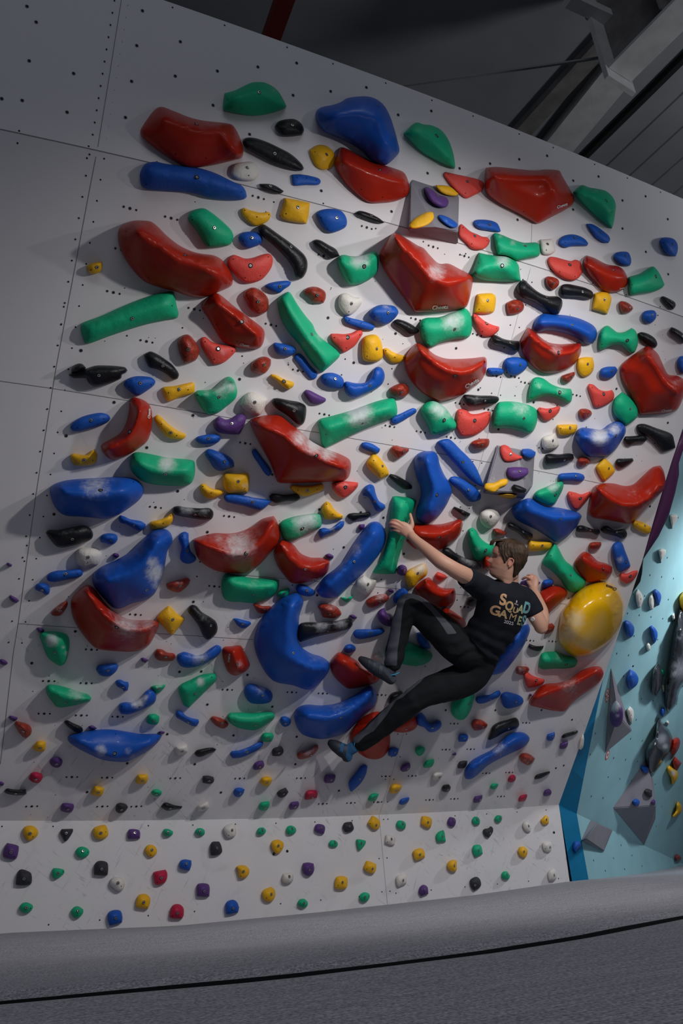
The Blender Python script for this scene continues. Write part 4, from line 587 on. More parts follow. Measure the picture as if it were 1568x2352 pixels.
('G',0.06,[[(336.7,1650.5),(340.6,1641.6),(357.1,1639.8),(366.1,1645.4),(364.8,1658.2),(359.7,1664),(343.1,1663.3),(336.7,1659.4)]],(353.1,1656.1,0),[],[],[],'small square green hold up and right of the boat-shaped blue macro',1),
('Y',0.06,[[(73.5,1716.8),(81.6,1706.6),(88,1701.5),(104.6,1703.3),(105.4,1714.3),(102,1724.5),(91.8,1727),(81.6,1724.5)]],(92.1,1718.6,0),[],[],[],'small yellow nub left of the boat-shaped blue macro',1),
('P',0.06,[[(114,1747.4),(119.9,1739.8),(135.2,1739),(143.4,1746.2),(141.6,1756.4),(135.2,1762.8),(125,1762.8),(116.1,1756.4)]],(129.6,1755.1,0),[],[],[],'round purple nub left of the boat-shaped blue macro',1),
('C',0.06,[[(65.8,1788.3),(70.2,1776.8),(77.8,1773),(94.4,1776.8),(98.2,1783.2),(94.4,1793.4),(86.7,1799),(74,1795.9)]],(82.4,1790.1,0),[],[],[],'crimson block foothold down and left of the boat-shaped blue macro',2),
('Y',0.06,[[(311.2,1797.2),(315.1,1780.6),(320.2,1778.1),(339.3,1778.8),(339.8,1790.8),(334.2,1799.7),(316.3,1800.3)]],(327.6,1793.9,0),[],[],[],'square yellow foothold down and right of the boat-shaped blue macro',2),
('P',0.04,[[(-3.8,1797.2),(2.6,1794.6),(9.7,1799),(7.7,1803.6),(-2.6,1805.4)]],None,[],[],[],'tiny purple foothold cut by the left photo edge',2),
('K',0.06,[[(9,1818),(15,1811),(33,1813),(60,1813),(61,1823),(55,1826),(28,1826),(13,1822)]],(36,1823,0),[],[],[],'flat black bar hold down and left of the boat-shaped blue macro',1),
('Y',0.06,[[(208.4,1824),(216.8,1806.1),(224.5,1804.8),(239.3,1809.9),(237.2,1821.4),(230.9,1829.1),(216.8,1827.8)]],(225.8,1820.7,0),[],[],[],'faceted yellow foothold below the boat-shaped blue macro',2),
('G',0.05,[[(346.9,1818.9),(352,1813.8),(362.2,1812.5),(371.9,1817.6),(369.9,1825.3),(361,1829.8),(349.5,1825.3)]],(359.2,1824.5,0),[],[],[],'oval green foothold down and right of the boat-shaped blue macro',2),
('P',0.06,[[(138.5,1858.4),(142.9,1845.7),(150.5,1843.9),(168.4,1846.2),(170.2,1852),(164.5,1864.8),(153.1,1866.6),(140.3,1862.2)]],(156.1,1858.9,0),[],[],[],'purple block foothold down and left of the boat-shaped blue macro',2),
('S',0.06,[[(265.3,1857.1),(267.9,1846.9),(276.8,1843.6),(290.8,1848.2),(294.1,1854.6),(285.7,1864.8),(274.2,1868.1),(266.6,1863.5)]],(279.3,1859.9,0),[],[],[],'charcoal rounded foothold below the boat-shaped blue macro',2),
('K',0.05,[[(369,1853),(376,1844),(382,1843),(401,1849),(419,1852),(416,1857),(398,1860),(383,1862),(374,1857)]],(391,1857,0),[],[],[],'black fish-shaped foothold down and right of the boat-shaped blue macro',2),
('W',0.06,[[(450.8,1855.9),(454.6,1849.5),(473.7,1841.8),(478.3,1844.4),(479.6,1854.6),(475,1859.7),(454.6,1864)]],(466.1,1857.4,0),[],[],[],'white faceted foothold down and right of the boat-shaped blue macro, below the green shark-fin hold',2),
('W',0.06,[[(401.5,1716.8),(407.4,1712.5),(427.8,1710.5),(429.8,1714.3),(430.4,1727),(424,1730.9),(406.1,1735.2),(402.3,1727)]],(418.4,1726,0),[(406.6,1733.2)],[],[],'white block foothold right of the boat-shaped blue macro',2),
('K',0.05,[[(446,1731),(450,1724),(462,1720),(488,1717),(497,1721),(493,1726),(478,1732),(460,1739),(451,1737)]],None,[],[],[],'slim black hold down and left of the green canoe-shaped macro',1),
('G',0.09,[[(409,1579),(416,1571),(439,1560),(460,1550),(483,1546),(493,1546),(498,1555),(494,1566),(480,1579),(462,1598),(447,1612),(434,1626),(424,1622),(414,1602)]],(449,1593,0),[(486,1555)],[(426,1587),(457,1574),(485,1556)],[(460,1566,13,1.00),(424,1602,10,0.40)],'green shark-fin hold with a chalk dot',1),
('B',0.06,[[(403,1638),(407,1632),(416,1633),(426,1643),(439,1649),(455,1652),(457,1658),(452,1667),(446,1669),(432,1663),(414,1653),(405,1647)]],(432,1659,0),[],[],[(426,1648,10,0.30)],'blue curved hold below the green shark-fin hold',1),
('n',0.06,[[(481.4,1650.5),(487.8,1644.9),(503.1,1647.4),(515.8,1653.1),(524.2,1662),(523.5,1667.1),(513.3,1673.5),(498,1668.4),(486.5,1658.2)]],(509.9,1660.2,0),[],[],[],'small rusty red hold left of the green canoe-shaped macro',1),
('G',0.11,[[(520,1647),(526,1638),(544,1636),(580,1637),(626,1636),(631,1643),(628,1652),(608,1666),(587,1677),(572,1677),(544,1671),(529,1661)]],(587,1667,0),[(539,1658)],[(529,1648),(559,1653),(592,1654),(623,1644)],[],'green canoe-shaped macro low on the wall',0),
('B',0.08,[[(560,1584),(567,1573),(577,1570),(595,1574),(618,1584),(626,1596),(622,1611),(610,1616),(587,1617),(574,1614),(564,1602)]],(603,1597,0),[],[],[(600,1579,20,0.70)],'blue hold with a chalked top edge above the green canoe-shaped macro',1),
('B',0.06,[[(642.1,1655.6),(645.9,1645.9),(656.1,1644.9),(667.1,1653.1),(666.3,1663.3),(656.1,1669.6),(648.5,1667.1)]],(655.4,1662,0),[],[],[],'small blue nub left of the swooping blue macro',1),
('G',0.06,[[(598.7,1693.9),(605.1,1683.7),(625.5,1683.2),(628.6,1690.1),(623,1702.8),(615.3,1704.8),(601.3,1702.8)]],(615.8,1697.2,0),[],[],[],'green block foothold down and right of the green canoe-shaped macro',2),
('B',0.06,[[(528,1732),(531,1726),(549,1723),(574,1714),(595,1704),(604,1704),(604,1710),(595,1721),(574,1732),(554,1740),(534,1742)]],(568,1727,0),[],[],[(564,1721,23,0.40)],'slender blue hold below the green canoe-shaped macro',1),
('S',0.06,[[(624.2,1727),(626.8,1719.4),(643.4,1714.3),(647.2,1715.6),(651,1727),(643.4,1736),(625.5,1736.5)]],(640.3,1729.3,0),[],[],[],'charcoal block foothold down and left of the swooping blue macro',2),
('P',0.06,[[(580.4,1765.3),(583.4,1753.8),(592.3,1748),(603.8,1746.9),(606.9,1757.7),(601.3,1765.3),(584.7,1768.6)]],(596.9,1761.7,0),[],[],[],'purple block foothold below the green canoe-shaped macro',2),
('S',0.06,[[(464.3,1790.8),(466.1,1781.9),(477.6,1781.1),(490.3,1784.4),(491.6,1793.4),(485.2,1800.3),(466.1,1798.5)]],(480.4,1793.4,0),[],[],[],'charcoal block foothold down and left of the green canoe-shaped macro',2),
('Y',0.06,[[(594.9,1795.9),(602.6,1785.2),(620.4,1784.4),(625.5,1790.8),(619.1,1803.6),(610.2,1806.9)]],(614.3,1797.7,0),[],[],[],'yellow wedge foothold below the green canoe-shaped macro',2),
('B',0.06,[[(535.7,1820.2),(540.1,1810.7),(554.1,1809.2),(562.2,1813.3),(557.9,1824),(549,1831.1),(540.1,1829.1)]],(551.5,1822.4,0),[],[],[],'rounded blue foothold below the green canoe-shaped macro, down and left of the swooping blue macro',2),
('S',0.06,[[(635.7,1821.4),(640.8,1815.1),(656.1,1808.7),(662.5,1818.9),(656.1,1827.8),(645.9,1832.4),(638.3,1829.1)]],(651.8,1824,0),[],[],[],'charcoal block foothold down and left of the round red macro, below the giant blue crescent',2),
('C',0.06,[[(699.5,1836.7),(700.8,1821.4),(707.1,1815.1),(726.3,1814.3),(729.3,1821.4),(727.6,1832.9),(707.1,1837.2)]],(717.3,1832.4,0),[],[],[],'crimson block foothold below the swooping blue macro',2),
('G',0.06,[[(593.6,1853.3),(598.7,1843.1),(617.9,1840.1),(619.1,1849.5),(612.8,1860.2),(602.6,1862.2),(594.9,1859.7)]],(608.9,1855.6,0),[],[],[],'rounded green foothold below the green canoe-shaped macro, down and left of the swooping blue macro',2),
('P',0.06,[[(663.3,1853.3),(667.6,1843.1),(684.2,1840.1),(687.2,1846.9),(681.6,1857.1),(666.3,1860.2)]],(678.1,1853.6,0),[],[],[],'purple rounded foothold down and left of a crimson block foothold, near the swooping blue macro',2),
('n',0.07,[[(681,1732),(689,1726),(707,1722),(722,1712),(730,1711),(731,1719),(722,1732),(710,1740),(687,1744),(683,1740)]],(714,1735,0),[],[],[(707,1724,23,0.70)],'rusty red chalky hold down and left of the swooping blue macro',1),
('R',0.17,[[(758,1526),(762,1513),(777,1498),(789,1501),(822,1520),(832,1534),(863,1549),(873,1558),(865,1567),(840,1576),(802,1582),(791,1577),(771,1559),(760,1541)]],None,[(778,1507),(849,1571)],[(780,1513),(817,1529),(853,1552)],[],"red macro under the climber's left foot",0),
('V',0.22,[[(675,1643),(678,1630),(691,1621),(706,1618),(734,1620),(765,1617),(793,1607),(824,1589),(844,1576),(854,1576),(862,1589),(864,1610),(857,1625),(834,1643),(808,1671),(793,1684),(762,1694),(737,1698),(698,1689),(688,1681),(678,1661)]],(782,1648,0),[(696,1631)],[(706,1643),(752,1650),(793,1638),(829,1612),(852,1589)],[(775,1620,36,0.50)],'large swooping blue macro below the climber',0),
('R',0.15,[[(803,1691),(813,1668),(829,1650),(849,1638),(867,1634),(878,1638),(890,1658),(896,1689),(894,1717),(882,1737),(867,1744),(844,1742),(824,1730),(808,1712)]],None,[],[],[],"round red macro behind the climber's shin",0),
('R',0.10,[[(903,1681),(908,1666),(926,1650),(941,1642),(954,1647),(959,1661),(956,1671),(943,1680),(926,1683)]],(933,1675,0),[],[(918,1668),(943,1656)],[],"red hold beside the climber's right calf",1),
('V',0.08,[[(955,1648),(960,1639),(969,1637),(975,1644),(982,1657),(992,1662),(1003,1655),(1012,1656),(1014,1666),(1007,1676),(994,1682),(984,1681),(974,1671),(960,1666)]],(993,1672,0),[],[(965,1650),(979,1666),(994,1672),(1007,1663)],[(994,1663,13,0.50)],"blue hook-shaped hold right of the climber's calf",1),
('B',0.05,[[(891.1,1727),(894.9,1718.1),(905.1,1716.1),(916.1,1720.7),(914,1728.3),(907.7,1737.2),(892.3,1736.7)]],(907.1,1728.8,0),[],[],[],'blue block foothold down and right of the round red macro',2),
('G',0.06,[[(952.8,1724.5),(956.1,1716.8),(966.3,1713.8),(976,1718.1),(975.3,1725.8),(966.3,1736),(959.9,1736.7)]],(967.9,1728.1,0),[],[],[],'rounded green foothold right of the round red macro',2),
('G',0.05,[[(971.9,1760.2),(977.8,1747.4),(996.9,1743.6),(996.9,1751.3),(990.6,1761.5),(974,1764)]],None,[],[],[],'green block foothold down and right of the round red macro',2),
('P',0.06,[[(918.6,1767.9),(923,1757.7),(933.2,1752.6),(940.8,1752),(942.1,1762.8),(933.2,1771.7),(923,1772.2)]],(936,1765.3,0),[],[],[],'purple block foothold down and right of the round red macro',2),
('P',0.06,[[(743.6,1793.4),(745.7,1781.9),(752,1778.8),(769.9,1779.3),(770.4,1785.7),(764.8,1797.2),(746.9,1799)]],(760.7,1791.3,0),[],[],[],'purple block foothold down and left of the round red macro',2),
('B',0.05,[[(800,1798),(806,1788),(818,1773),(829,1759),(839,1756),(844,1760),(841,1776),(834,1791),(824,1804),(807,1819),(804,1816)]],(826,1789,0),[],[],[],'blue leaf-shaped hold below the round red macro',1),
('Y',0.06,[[(894.1,1816.3),(896.2,1806.1),(905.1,1799.7),(923,1804.1),(920.4,1812.5),(910.2,1821.9),(898.7,1822.7)]],(910.7,1816.3,0),[],[],[],'yellow block foothold down and right of the round red macro',2),
('G',0.05,[[(844.4,1836.7),(849,1826.5),(857.9,1821.9),(869.9,1823.5),(866.8,1831.6),(861.7,1839.3),(847.7,1839.8)]],(860.7,1833.4,0),[],[],[],'green block foothold below the round red macro',2),
('B',0.04,[[(916.1,1841.8),(920.4,1835.5),(938.3,1830.6),(940.1,1834.2),(934.4,1844.4),(923,1849),(916.6,1846.9)]],None,[],[],[],'slim blue foothold down and left of the low diagonal blue macro',2),
('W',0.05,[[(991.8,1785.7),(994.4,1776.8),(1003.3,1773),(1016.8,1775.5),(1014.8,1783.2),(1005.9,1790.8),(994.4,1793.4)]],(1009.2,1785.2,0),[],[],[],'white faceted foothold left of the low diagonal blue macro',2),
('K',0.06,[[(1013.5,1811.2),(1017.3,1803.6),(1030.1,1801),(1034.7,1807.4),(1032.7,1815.1),(1025,1819.6),(1016.1,1817.6)]],(1028.1,1813.8,0),[],[],[],'black rounded foothold down and left of the low diagonal blue macro',2),
('K',0.08,[[(891.1,1609.7),(893.6,1596.9),(905.1,1589.3),(923,1588),(930.6,1602),(920.4,1612.2),(900,1619.9),(893.6,1617.3)]],None,[],[],[],"round black hold half hidden by the climber's thigh",1),
('P',0.04,[[(1037.8,1732.1),(1045.4,1727.8),(1048.5,1730.9),(1045.4,1735.2),(1039,1734.7)]],None,[],[],[],'tiny purple foothold left of the low diagonal blue macro',2),
('V',0.15,[[(1113,1537),(1125,1522),(1148,1476),(1173,1463),(1191,1440),(1212,1433),(1217,1443),(1212,1463),(1196,1494),(1176,1522),(1158,1542),(1135,1550),(1115,1549)]],None,[(1162,1513)],[(1130,1535),(1166,1496),(1196,1458)],[(1173,1481,18,0.40)],"blue macro behind the climber's hips",0),
('G',0.11,[[(1035,1630),(1037,1615),(1051,1602),(1056,1592),(1069,1582),(1086,1579),(1089,1594),(1087,1610),(1082,1628),(1074,1643),(1064,1653),(1051,1653),(1039,1643)]],(1078,1616,1),[],[(1054,1628),(1069,1610),(1077,1592)],[(1054,1610,15,0.20)],"curved green hold below the climber's hips",1),
('B',0.06,[[(1092,1608),(1094,1601),(1108,1597),(1125,1595),(1138,1588),(1146,1585),(1150,1592),(1146,1600),(1130,1608),(1108,1616),(1096,1615)]],(1126,1607,0),[],[],[],'slender blue swoosh hold down and left of the blue macro behind the hips',1),
('B',0.07,[[(1149,1602),(1151,1594),(1161,1589),(1174,1591),(1197,1600),(1202,1610),(1199,1617),(1182,1625),(1162,1627),(1154,1620)]],(1185,1612,0),[],[],[(1174,1592,15,0.30)],'blue drop-shaped hold left of the long red slug-shaped macro',1),
('n',0.07,[[(1082,1665.8),(1085.9,1654.3),(1092.2,1651.3),(1107.6,1654.3),(1119.8,1663.3),(1117.8,1669.6),(1102.4,1677.3),(1088.4,1678.1),(1084.6,1672.2)]],(1109.1,1669.9,0),[],[],[],'rusty red wedge hold left of the black fin hold',1),
('K',0.09,[[(1120,1698),(1123,1686),(1130,1668),(1143,1659),(1164,1653),(1184,1648),(1190,1654),(1192,1666),(1187,1672),(1159,1682),(1138,1694),(1123,1700)]],(1168,1674,0),[],[],[(1159,1663,23,0.35)],'black fin-shaped hold low on the right',1),
('B',0.05,[[(1051.9,1696.4),(1054,1687.5),(1069.3,1686.2),(1074.4,1690.1),(1073.9,1699),(1069.3,1703.3),(1054,1703.6)]],(1066,1696.2,0),[],[],[],'square blue foothold up and left of the low diagonal blue macro',2),
('V',0.12,[[(1066,1778),(1068,1765),(1082,1747),(1102,1735),(1128,1722),(1148,1704),(1169,1686),(1192,1681),(1207,1685),(1216,1695),(1213,1705),(1202,1716),(1174,1730),(1143,1745),(1118,1760),(1095,1781),(1080,1790),(1069,1789)]],(1149,1734,0),[],[(1085,1765),(1133,1732),(1192,1699)],[(1143,1717,28,0.70)],'long diagonal blue macro low on the right',0),
('n',0.08,[[(1191.2,1737.2),(1196.8,1730.9),(1207,1729.1),(1219.8,1734.7),(1228.7,1742.3),(1222.3,1752.6),(1213.4,1758.2),(1204.5,1755.1),(1195.6,1748.7)]],(1212.1,1751.3,0),[],[],[],'rusty red rocky knob right of the low diagonal blue macro',1),
('n',0.06,[[(1184.1,1538.3),(1186.6,1530.1),(1199.4,1530.1),(1212.1,1531.9),(1216,1538.3),(1207,1547.2),(1196.8,1550.5),(1185.4,1547.2)]],(1201.9,1545.2,0),[],[],[(1196.8,1538.3,10.2,0.70)],'chalky rusty red hold down and right of the blue macro behind the hips',1),
('r',0.05,[[(1202,1554),(1204,1547),(1212,1543),(1222,1551),(1238,1557),(1250,1560),(1250,1566),(1240,1574),(1212,1581),(1206,1569)]],(1231,1563,1),[(1217,1576)],[],[],'coral red wedge hold left of the long red slug-shaped macro',1),
('P',0.04,[[(1213.4,1596.4),(1217.2,1592.3),(1221.8,1595.7),(1218.5,1599.5)]],None,[],[],[],'tiny purple foothold left of the long red slug-shaped macro',2),
('R',0.15,[[(1215,1610),(1220,1600),(1235,1582),(1250,1571),(1281,1568),(1306,1559),(1337,1538),(1368,1530),(1379,1532),(1386,1546),(1378,1564),(1358,1582),(1332,1600),(1312,1617),(1298,1633),(1273,1633),(1235,1625),(1218,1620)]],(1314,1588,0),[],[(1230,1602),(1273,1584),(1324,1566),(1370,1541)],[(1306,1574,36,0.60)],'long red slug-shaped macro at the lower right',0),
('G',0.09,[[(1236,1532),(1238,1516),(1243,1501),(1255,1497),(1280,1497),(1296,1505),(1321,1511),(1326,1519),(1321,1530),(1306,1535),(1270,1536),(1244,1537)]],(1300,1526,1),[(1244,1530)],[(1252,1516),(1280,1516),(1311,1521)],[(1283,1509,23,0.50)],'green hold below the yellow macro',0),
('B',0.06,[[(1254.7,1696.4),(1256.8,1686.2),(1273.4,1681.1),(1274.1,1690.1),(1268.3,1700.3),(1258.1,1702)]],(1269,1692.6,0),[],[],[],'blue block foothold right of the low diagonal blue macro',2),
('P',0.06,[[(1284.3,1716.8),(1286.1,1706.6),(1304,1701.5),(1303.5,1711.7),(1296.3,1719.9),(1286.1,1720.7)]],None,[],[],[],'purple block foothold below the long red slug-shaped macro',2),
('K',0.04,[[(1288.7,1691.3),(1293.8,1686.2),(1311.6,1680.6),(1325.7,1677.3),(1327.4,1681.1),(1321.8,1686.2),(1301.4,1693.4),(1291.2,1695.9)]],None,[],[],[],'slim mottled black hold below the long red slug-shaped macro',1),
('K',0.04,[[(1226.7,1787),(1230,1780.6),(1247.9,1774.2),(1261.9,1771.2),(1263.2,1775),(1255.5,1780.6),(1240.2,1788.3),(1228.7,1790.8)]],None,[],[],[],'slim charcoal hold down and right of the low diagonal blue macro',1),
('P',0.06,[[(1247.1,1825.3),(1250.4,1815.1),(1260.6,1811.2),(1265.7,1816.3),(1265.2,1824),(1255.5,1829.1),(1249.1,1828.6)]],None,[],[],[],'round purple foothold down and right of the low diagonal blue macro',2),
('C',0.06,[[(1189.7,1838),(1194.3,1827.8),(1209.6,1824),(1210.4,1829.1),(1204.5,1839.3),(1191.7,1841.8)]],None,[],[],[],'crimson block foothold below the black fin hold, below the long red slug-shaped macro',2),
('C',0.06,[[(1165.5,1792.1),(1170.1,1781.9),(1179,1779.3),(1184.6,1784.4),(1182.8,1792.1),(1173.9,1797.2),(1167.5,1795.9)]],None,[],[],[],'round crimson foothold down and right of the low diagonal blue macro',2),
('G',0.05,[[(1124.6,1806.1),(1130.5,1799.7),(1143.3,1799.7),(1143.8,1803.6),(1138.2,1811.2),(1133.1,1813.8),(1126.7,1811.2)]],None,[],[],[],'small green foothold below the low diagonal blue macro',2),
('P',0.06,[[(1086.6,1838),(1089.7,1829.1),(1107.6,1825.8),(1107,1834.2),(1099.9,1843.1),(1088.4,1844.4)]],(1102.4,1836.7,0),[],[],[],'purple block foothold down and left of the low diagonal blue macro',2),
('S',0.05,[[(1050.7,1760.2),(1054,1750),(1064.2,1746.9),(1073.1,1747.4),(1071.8,1756.4),(1065.5,1764),(1051.4,1764.8)]],None,[],[],[],'charcoal block foothold left of the low diagonal blue macro',2),
('W',0.04,[[(1328.2,1719.4),(1332,1696.4),(1337.1,1687.5),(1340.2,1688.8),(1341,1701.5),(1338.4,1716.8),(1333.3,1722.4)]],None,[],[],[],"slim white hold at the wall's right edge",1),
('Q',0.26,[[(1284,1430),(1289,1404),(1303,1384),(1326,1358),(1352,1343),(1385,1336),(1408,1343),(1423,1361),(1432,1386),(1432,1412),(1426,1435),(1410,1463),(1390,1483),(1364,1501),(1342,1508),(1321,1509),(1301,1498),(1285,1478),(1282,1455)]],None,[(1308,1393),(1386,1342),(1396,1445),(1431,1396)],[(1331,1445),(1352,1412),(1380,1394)],[(1321,1424,28,1.10),(1306,1455,28,1.10)],'giant glossy yellow egg-shaped macro',0),
('G',0.12,[[(1245,1289),(1250,1279),(1273,1247),(1280,1255),(1298,1287),(1311,1298),(1326,1317),(1344,1333),(1345,1340),(1331,1356),(1313,1361),(1303,1356),(1285,1330),(1265,1310),(1247,1296)]],(1310,1321,0),[(1265,1276)],[(1268,1276),(1288,1307),(1316,1338)],[],'green macro above the yellow macro',0),
('R',0.15,[[(1318,1294),(1321,1286),(1336,1269),(1344,1267),(1359,1275),(1372,1288),(1392,1294),(1406,1302),(1405,1315),(1395,1330),(1385,1334),(1350,1338),(1344,1333),(1326,1312)]],(1385,1306,1),[(1338,1280)],[(1339,1279),(1362,1297),(1395,1310)],[(1390,1297,13,0.40)],'red macro touching the top of the yellow macro',0),
('B',0.08,[[(1404,1259),(1409,1248),(1421,1244),(1428,1247),(1435,1264),(1446,1294),(1447,1301),(1436,1310),(1423,1315),(1417,1310),(1409,1287)]],(1438,1291,1),[(1409,1266)],[],[(1423,1284,13,0.70)],"upright blue hold near the wall's right edge",1),
('r',0.05,[[(1423.1,1322.4),(1426.9,1315.6),(1438.4,1317.3),(1453.7,1311),(1463.9,1309.7),(1463.4,1318.6),(1451.2,1335.2),(1438.4,1341.6),(1425.7,1332.7)]],(1446.8,1323.2,1),[],[],[],"coral red hold at the wall's right edge",1),
('n',0.06,[[(1351.7,1252.3),(1355.5,1246.4),(1379.7,1244.6),(1381,1251),(1374.6,1261.2),(1361.9,1262),(1352.9,1257.4)]],None,[],[],[],'small rusty red hold above the red macro above the yellow one',1),
('K',0.06,[[(1322,1218),(1325,1209),(1334,1206),(1347,1210),(1362,1215),(1377,1217),(1378,1224),(1371,1229),(1357,1223),(1326,1222)]],(1355,1218,0),[],[],[(1347,1213,15,0.40)],'black dog-bone hold right of the glossy blue macro',1),
('K',0.06,[[(1378,1217),(1385,1209),(1395,1208),(1410,1217),(1431,1215),(1439,1222),(1439,1232),(1431,1238),(1415,1232),(1385,1224)]],(1416,1222,0),[],[],[],'black dog-bone hold below the sweeping red macro',1),
('Y',0.05,[[(1451.9,1202.3),(1456.3,1194.6),(1474.1,1199),(1494.5,1209.9),(1494,1221.4),(1486.9,1226),(1471.6,1221.9),(1453.7,1209.9)]],(1480.5,1207.4,0),[(1462.9,1203.3),(1492,1214.3)],[],[],"small yellow hold at the wall's right edge",1),
('Y',0.06,[[(1213,1248),(1218,1241),(1234,1243),(1265,1243),(1268,1250),(1262,1261),(1244,1265),(1216,1267),(1213,1259)]],(1245,1253,0),[(1224,1252),(1263,1250)],[],[],"yellow brick-shaped hold right of the climber's head",1),
('K',0.08,[[(1163,1203),(1170,1199),(1181,1203),(1201,1216),(1223,1227),(1223,1234),(1214,1240),(1204,1238),(1191,1225),(1166,1211)]],(1201,1222,0),[],[],[(1186,1213,18,0.40)],"black slanted hold above the climber's hair",1),
('B',0.06,[[(1244.5,1342.9),(1247.1,1333.9),(1259.8,1330.1),(1270,1332.7),(1270.8,1340.3),(1262.4,1348),(1252.2,1351.8),(1245.8,1348)]],None,[],[],[],"small blue hold beside the climber's right hand",1),
('P',0.06,[[(1192,1346),(1195,1337),(1201,1333),(1222,1331),(1235,1334),(1241,1338),(1235,1344),(1219,1349),(1204,1350)]],None,[],[(1199,1336)],[],"purple hold gripped by the climber's right hand",1),
('R',0.15,[[(1233,1366),(1255,1350),(1270,1345),(1290,1348),(1301,1356),(1302,1366),(1290,1381),(1270,1399),(1257,1414),(1250,1417),(1227,1399)]],None,[],[(1250,1384),(1278,1363)],[],"red macro beside the climber's right forearm",0),
('n',0.06,[[(1252.2,1452.6),(1256,1434.7),(1267.5,1430.9),(1273.9,1438.5),(1270,1448.7),(1257.3,1456.4),(1249.6,1456.4)]],(1262.4,1444.9,0),[],[],[],"rusty red hold by the climber's right elbow",1),
('K',0.06,[[(1211.4,1485.7),(1215.2,1478.1),(1229.2,1483.2),(1249.1,1483.2),(1244.5,1492.1),(1235.6,1495.9),(1216.5,1490.8)]],None,[],[(1226.7,1485.7)],[],'black bracket-shaped hold up and left of the green hold under the yellow macro',1),
('R',0.14,[[(1008,1407),(1023,1394),(1046,1408),(1069,1428),(1069,1446),(1051,1453),(1023,1438)]],None,[],[(1028,1410),(1056,1435)],[],"red macro between the climber's thigh and waist",0),
('R',0.18,[[(932,1243),(941,1216),(951,1201),(982,1204),(1015,1203),(1038,1197),(1056,1192),(1061,1196),(1060,1218),(1048,1239),(1028,1254),(1005,1264),(977,1264),(954,1261)]],(1008,1234,1),[(1058,1200)],[(954,1218),(995,1229),(1033,1218),(1056,1201)],[],"red crescent macro behind the climber's left forearm",0),
('W',0.09,[[(1100.7,1187.3),(1103.2,1177.1),(1117.2,1169),(1135.1,1169.5),(1146.6,1177.1),(1147.9,1189.9),(1137.7,1205.2),(1124.9,1212.9),(1112.1,1209),(1103.2,1198.8)]],(1126.7,1186.3,0),[(1118.5,1199.3)],[(1124.9,1187.3),(1126.2,1189.9)],[],'round white dome hold left of the glossy blue macro',1),
('K',0.05,[[(1039.4,1166.9),(1043.3,1163.1),(1058.6,1169.5),(1080.3,1179.7),(1076.4,1186.1),(1068.8,1187.3),(1053.5,1177.1)]],(1062.9,1175.9,0),[],[],[],'slim grey-black hold up and right of the red crescent behind the forearm',1),
('G',0.10,[[(1073,1226),(1075,1216),(1084,1211),(1093,1218),(1104,1236),(1122,1249),(1135,1246),(1135,1272),(1122,1280),(1102,1288),(1092,1286),(1082,1267)]],(1115,1264,1),[(1084,1219)],[(1084,1229),(1097,1257),(1117,1262)],[(1097,1259,13,0.50)],"green boomerang hold before the climber's face",1),
('n',0.06,[[(1132,1214.6),(1142.8,1213.4),(1160.6,1222.3),(1163.9,1226.1),(1155.5,1231.2),(1147.9,1233.8),(1135.1,1232.5)]],None,[],[],[],"rusty red hold just above the climber's forehead",1),
('K',0.09,[[(1015,1267),(1018,1259),(1030,1258),(1046,1270),(1069,1282),(1094,1290),(1104,1298),(1104,1305),(1092,1309),(1064,1303),(1033,1287),(1018,1275)]],(1074,1296,0),[],[],[(1071,1292,28,0.70)],"black chalky bar behind the climber's upper arm",1),
('R',0.09,[[(1108.3,1289.9),(1117.2,1272),(1124.9,1282.2),(1130,1302.7),(1122.3,1310.3),(1109.6,1306.5)]],None,[],[],[],"red hold just behind the climber's chin",1),
('r',0.05,[[(998.6,1320.5),(1005,1312.9),(1022.9,1320.5),(1028,1325.6),(1012.7,1333.8),(1001.2,1328.2)]],None,[],[],[],"small coral red hold under the climber's arm",1),
('R',0.16,[[(951,1351),(956,1344),(977,1328),(985,1326),(995,1336),(1013,1349),(1043,1351),(1046,1359),(1043,1384),(1033,1391),(1002,1394),(982,1387),(959,1369)]],None,[(981,1335),(1042,1358)],[(977,1333),(995,1354),(1023,1364),(1043,1356)],[],"glossy red macro above the climber's bent knee",0),
('Y',0.08,[[(929,1320),(936,1310),(954,1300),(969,1294),(977,1295),(982,1308),(980,1320),(964,1333),(949,1349),(937,1349),(932,1336)]],(959,1317,0),[(945,1340)],[],[(964,1303,23,0.90)],'yellow hold with a chalked top up and left of the red macro above the knee',1),
('P',0.08,[[(910.1,1310.3),(913.2,1301.4),(922.1,1296.8),(932.3,1301.4),(934.8,1310.3),(931,1319.2),(922.1,1322.3),(913.2,1318)]],(927.4,1309.8,0),[],[],[],"round dark purple hold below the green macro under the climber's hand",1),
('K',0.08,[[(1070.1,1381.7),(1073.9,1374.1),(1086.6,1367.7),(1096.8,1371.5),(1099.4,1386.8),(1084.1,1393.2),(1071.3,1388.1)]],None,[],[],[],"black hold at the climber's ribs",1),
('G',0.13,[[(883,1499),(888,1485),(911,1479),(941,1476),(967,1486),(992,1502),(992,1512),(977,1525),(956,1530),(931,1527),(906,1520),(885,1509)]],None,[],[(906,1496),(944,1499),(977,1507)],[],"green macro seen below the climber's thigh",0),
('B',0.08,[[(956.5,1453.2),(966.7,1450.6),(982,1471),(989.7,1488.9),(971.8,1488.9),(959.1,1473.6)]],None,[],[],[],"blue hold between the climber's legs",1),
('W',0.04,[[(858.6,1509.7),(861.9,1505.1),(875.9,1504.6),(878,1512.2),(873.4,1517.3),(860.6,1516.1)]],None,[],[],[],"small white hold above the climber's left shoe",1),
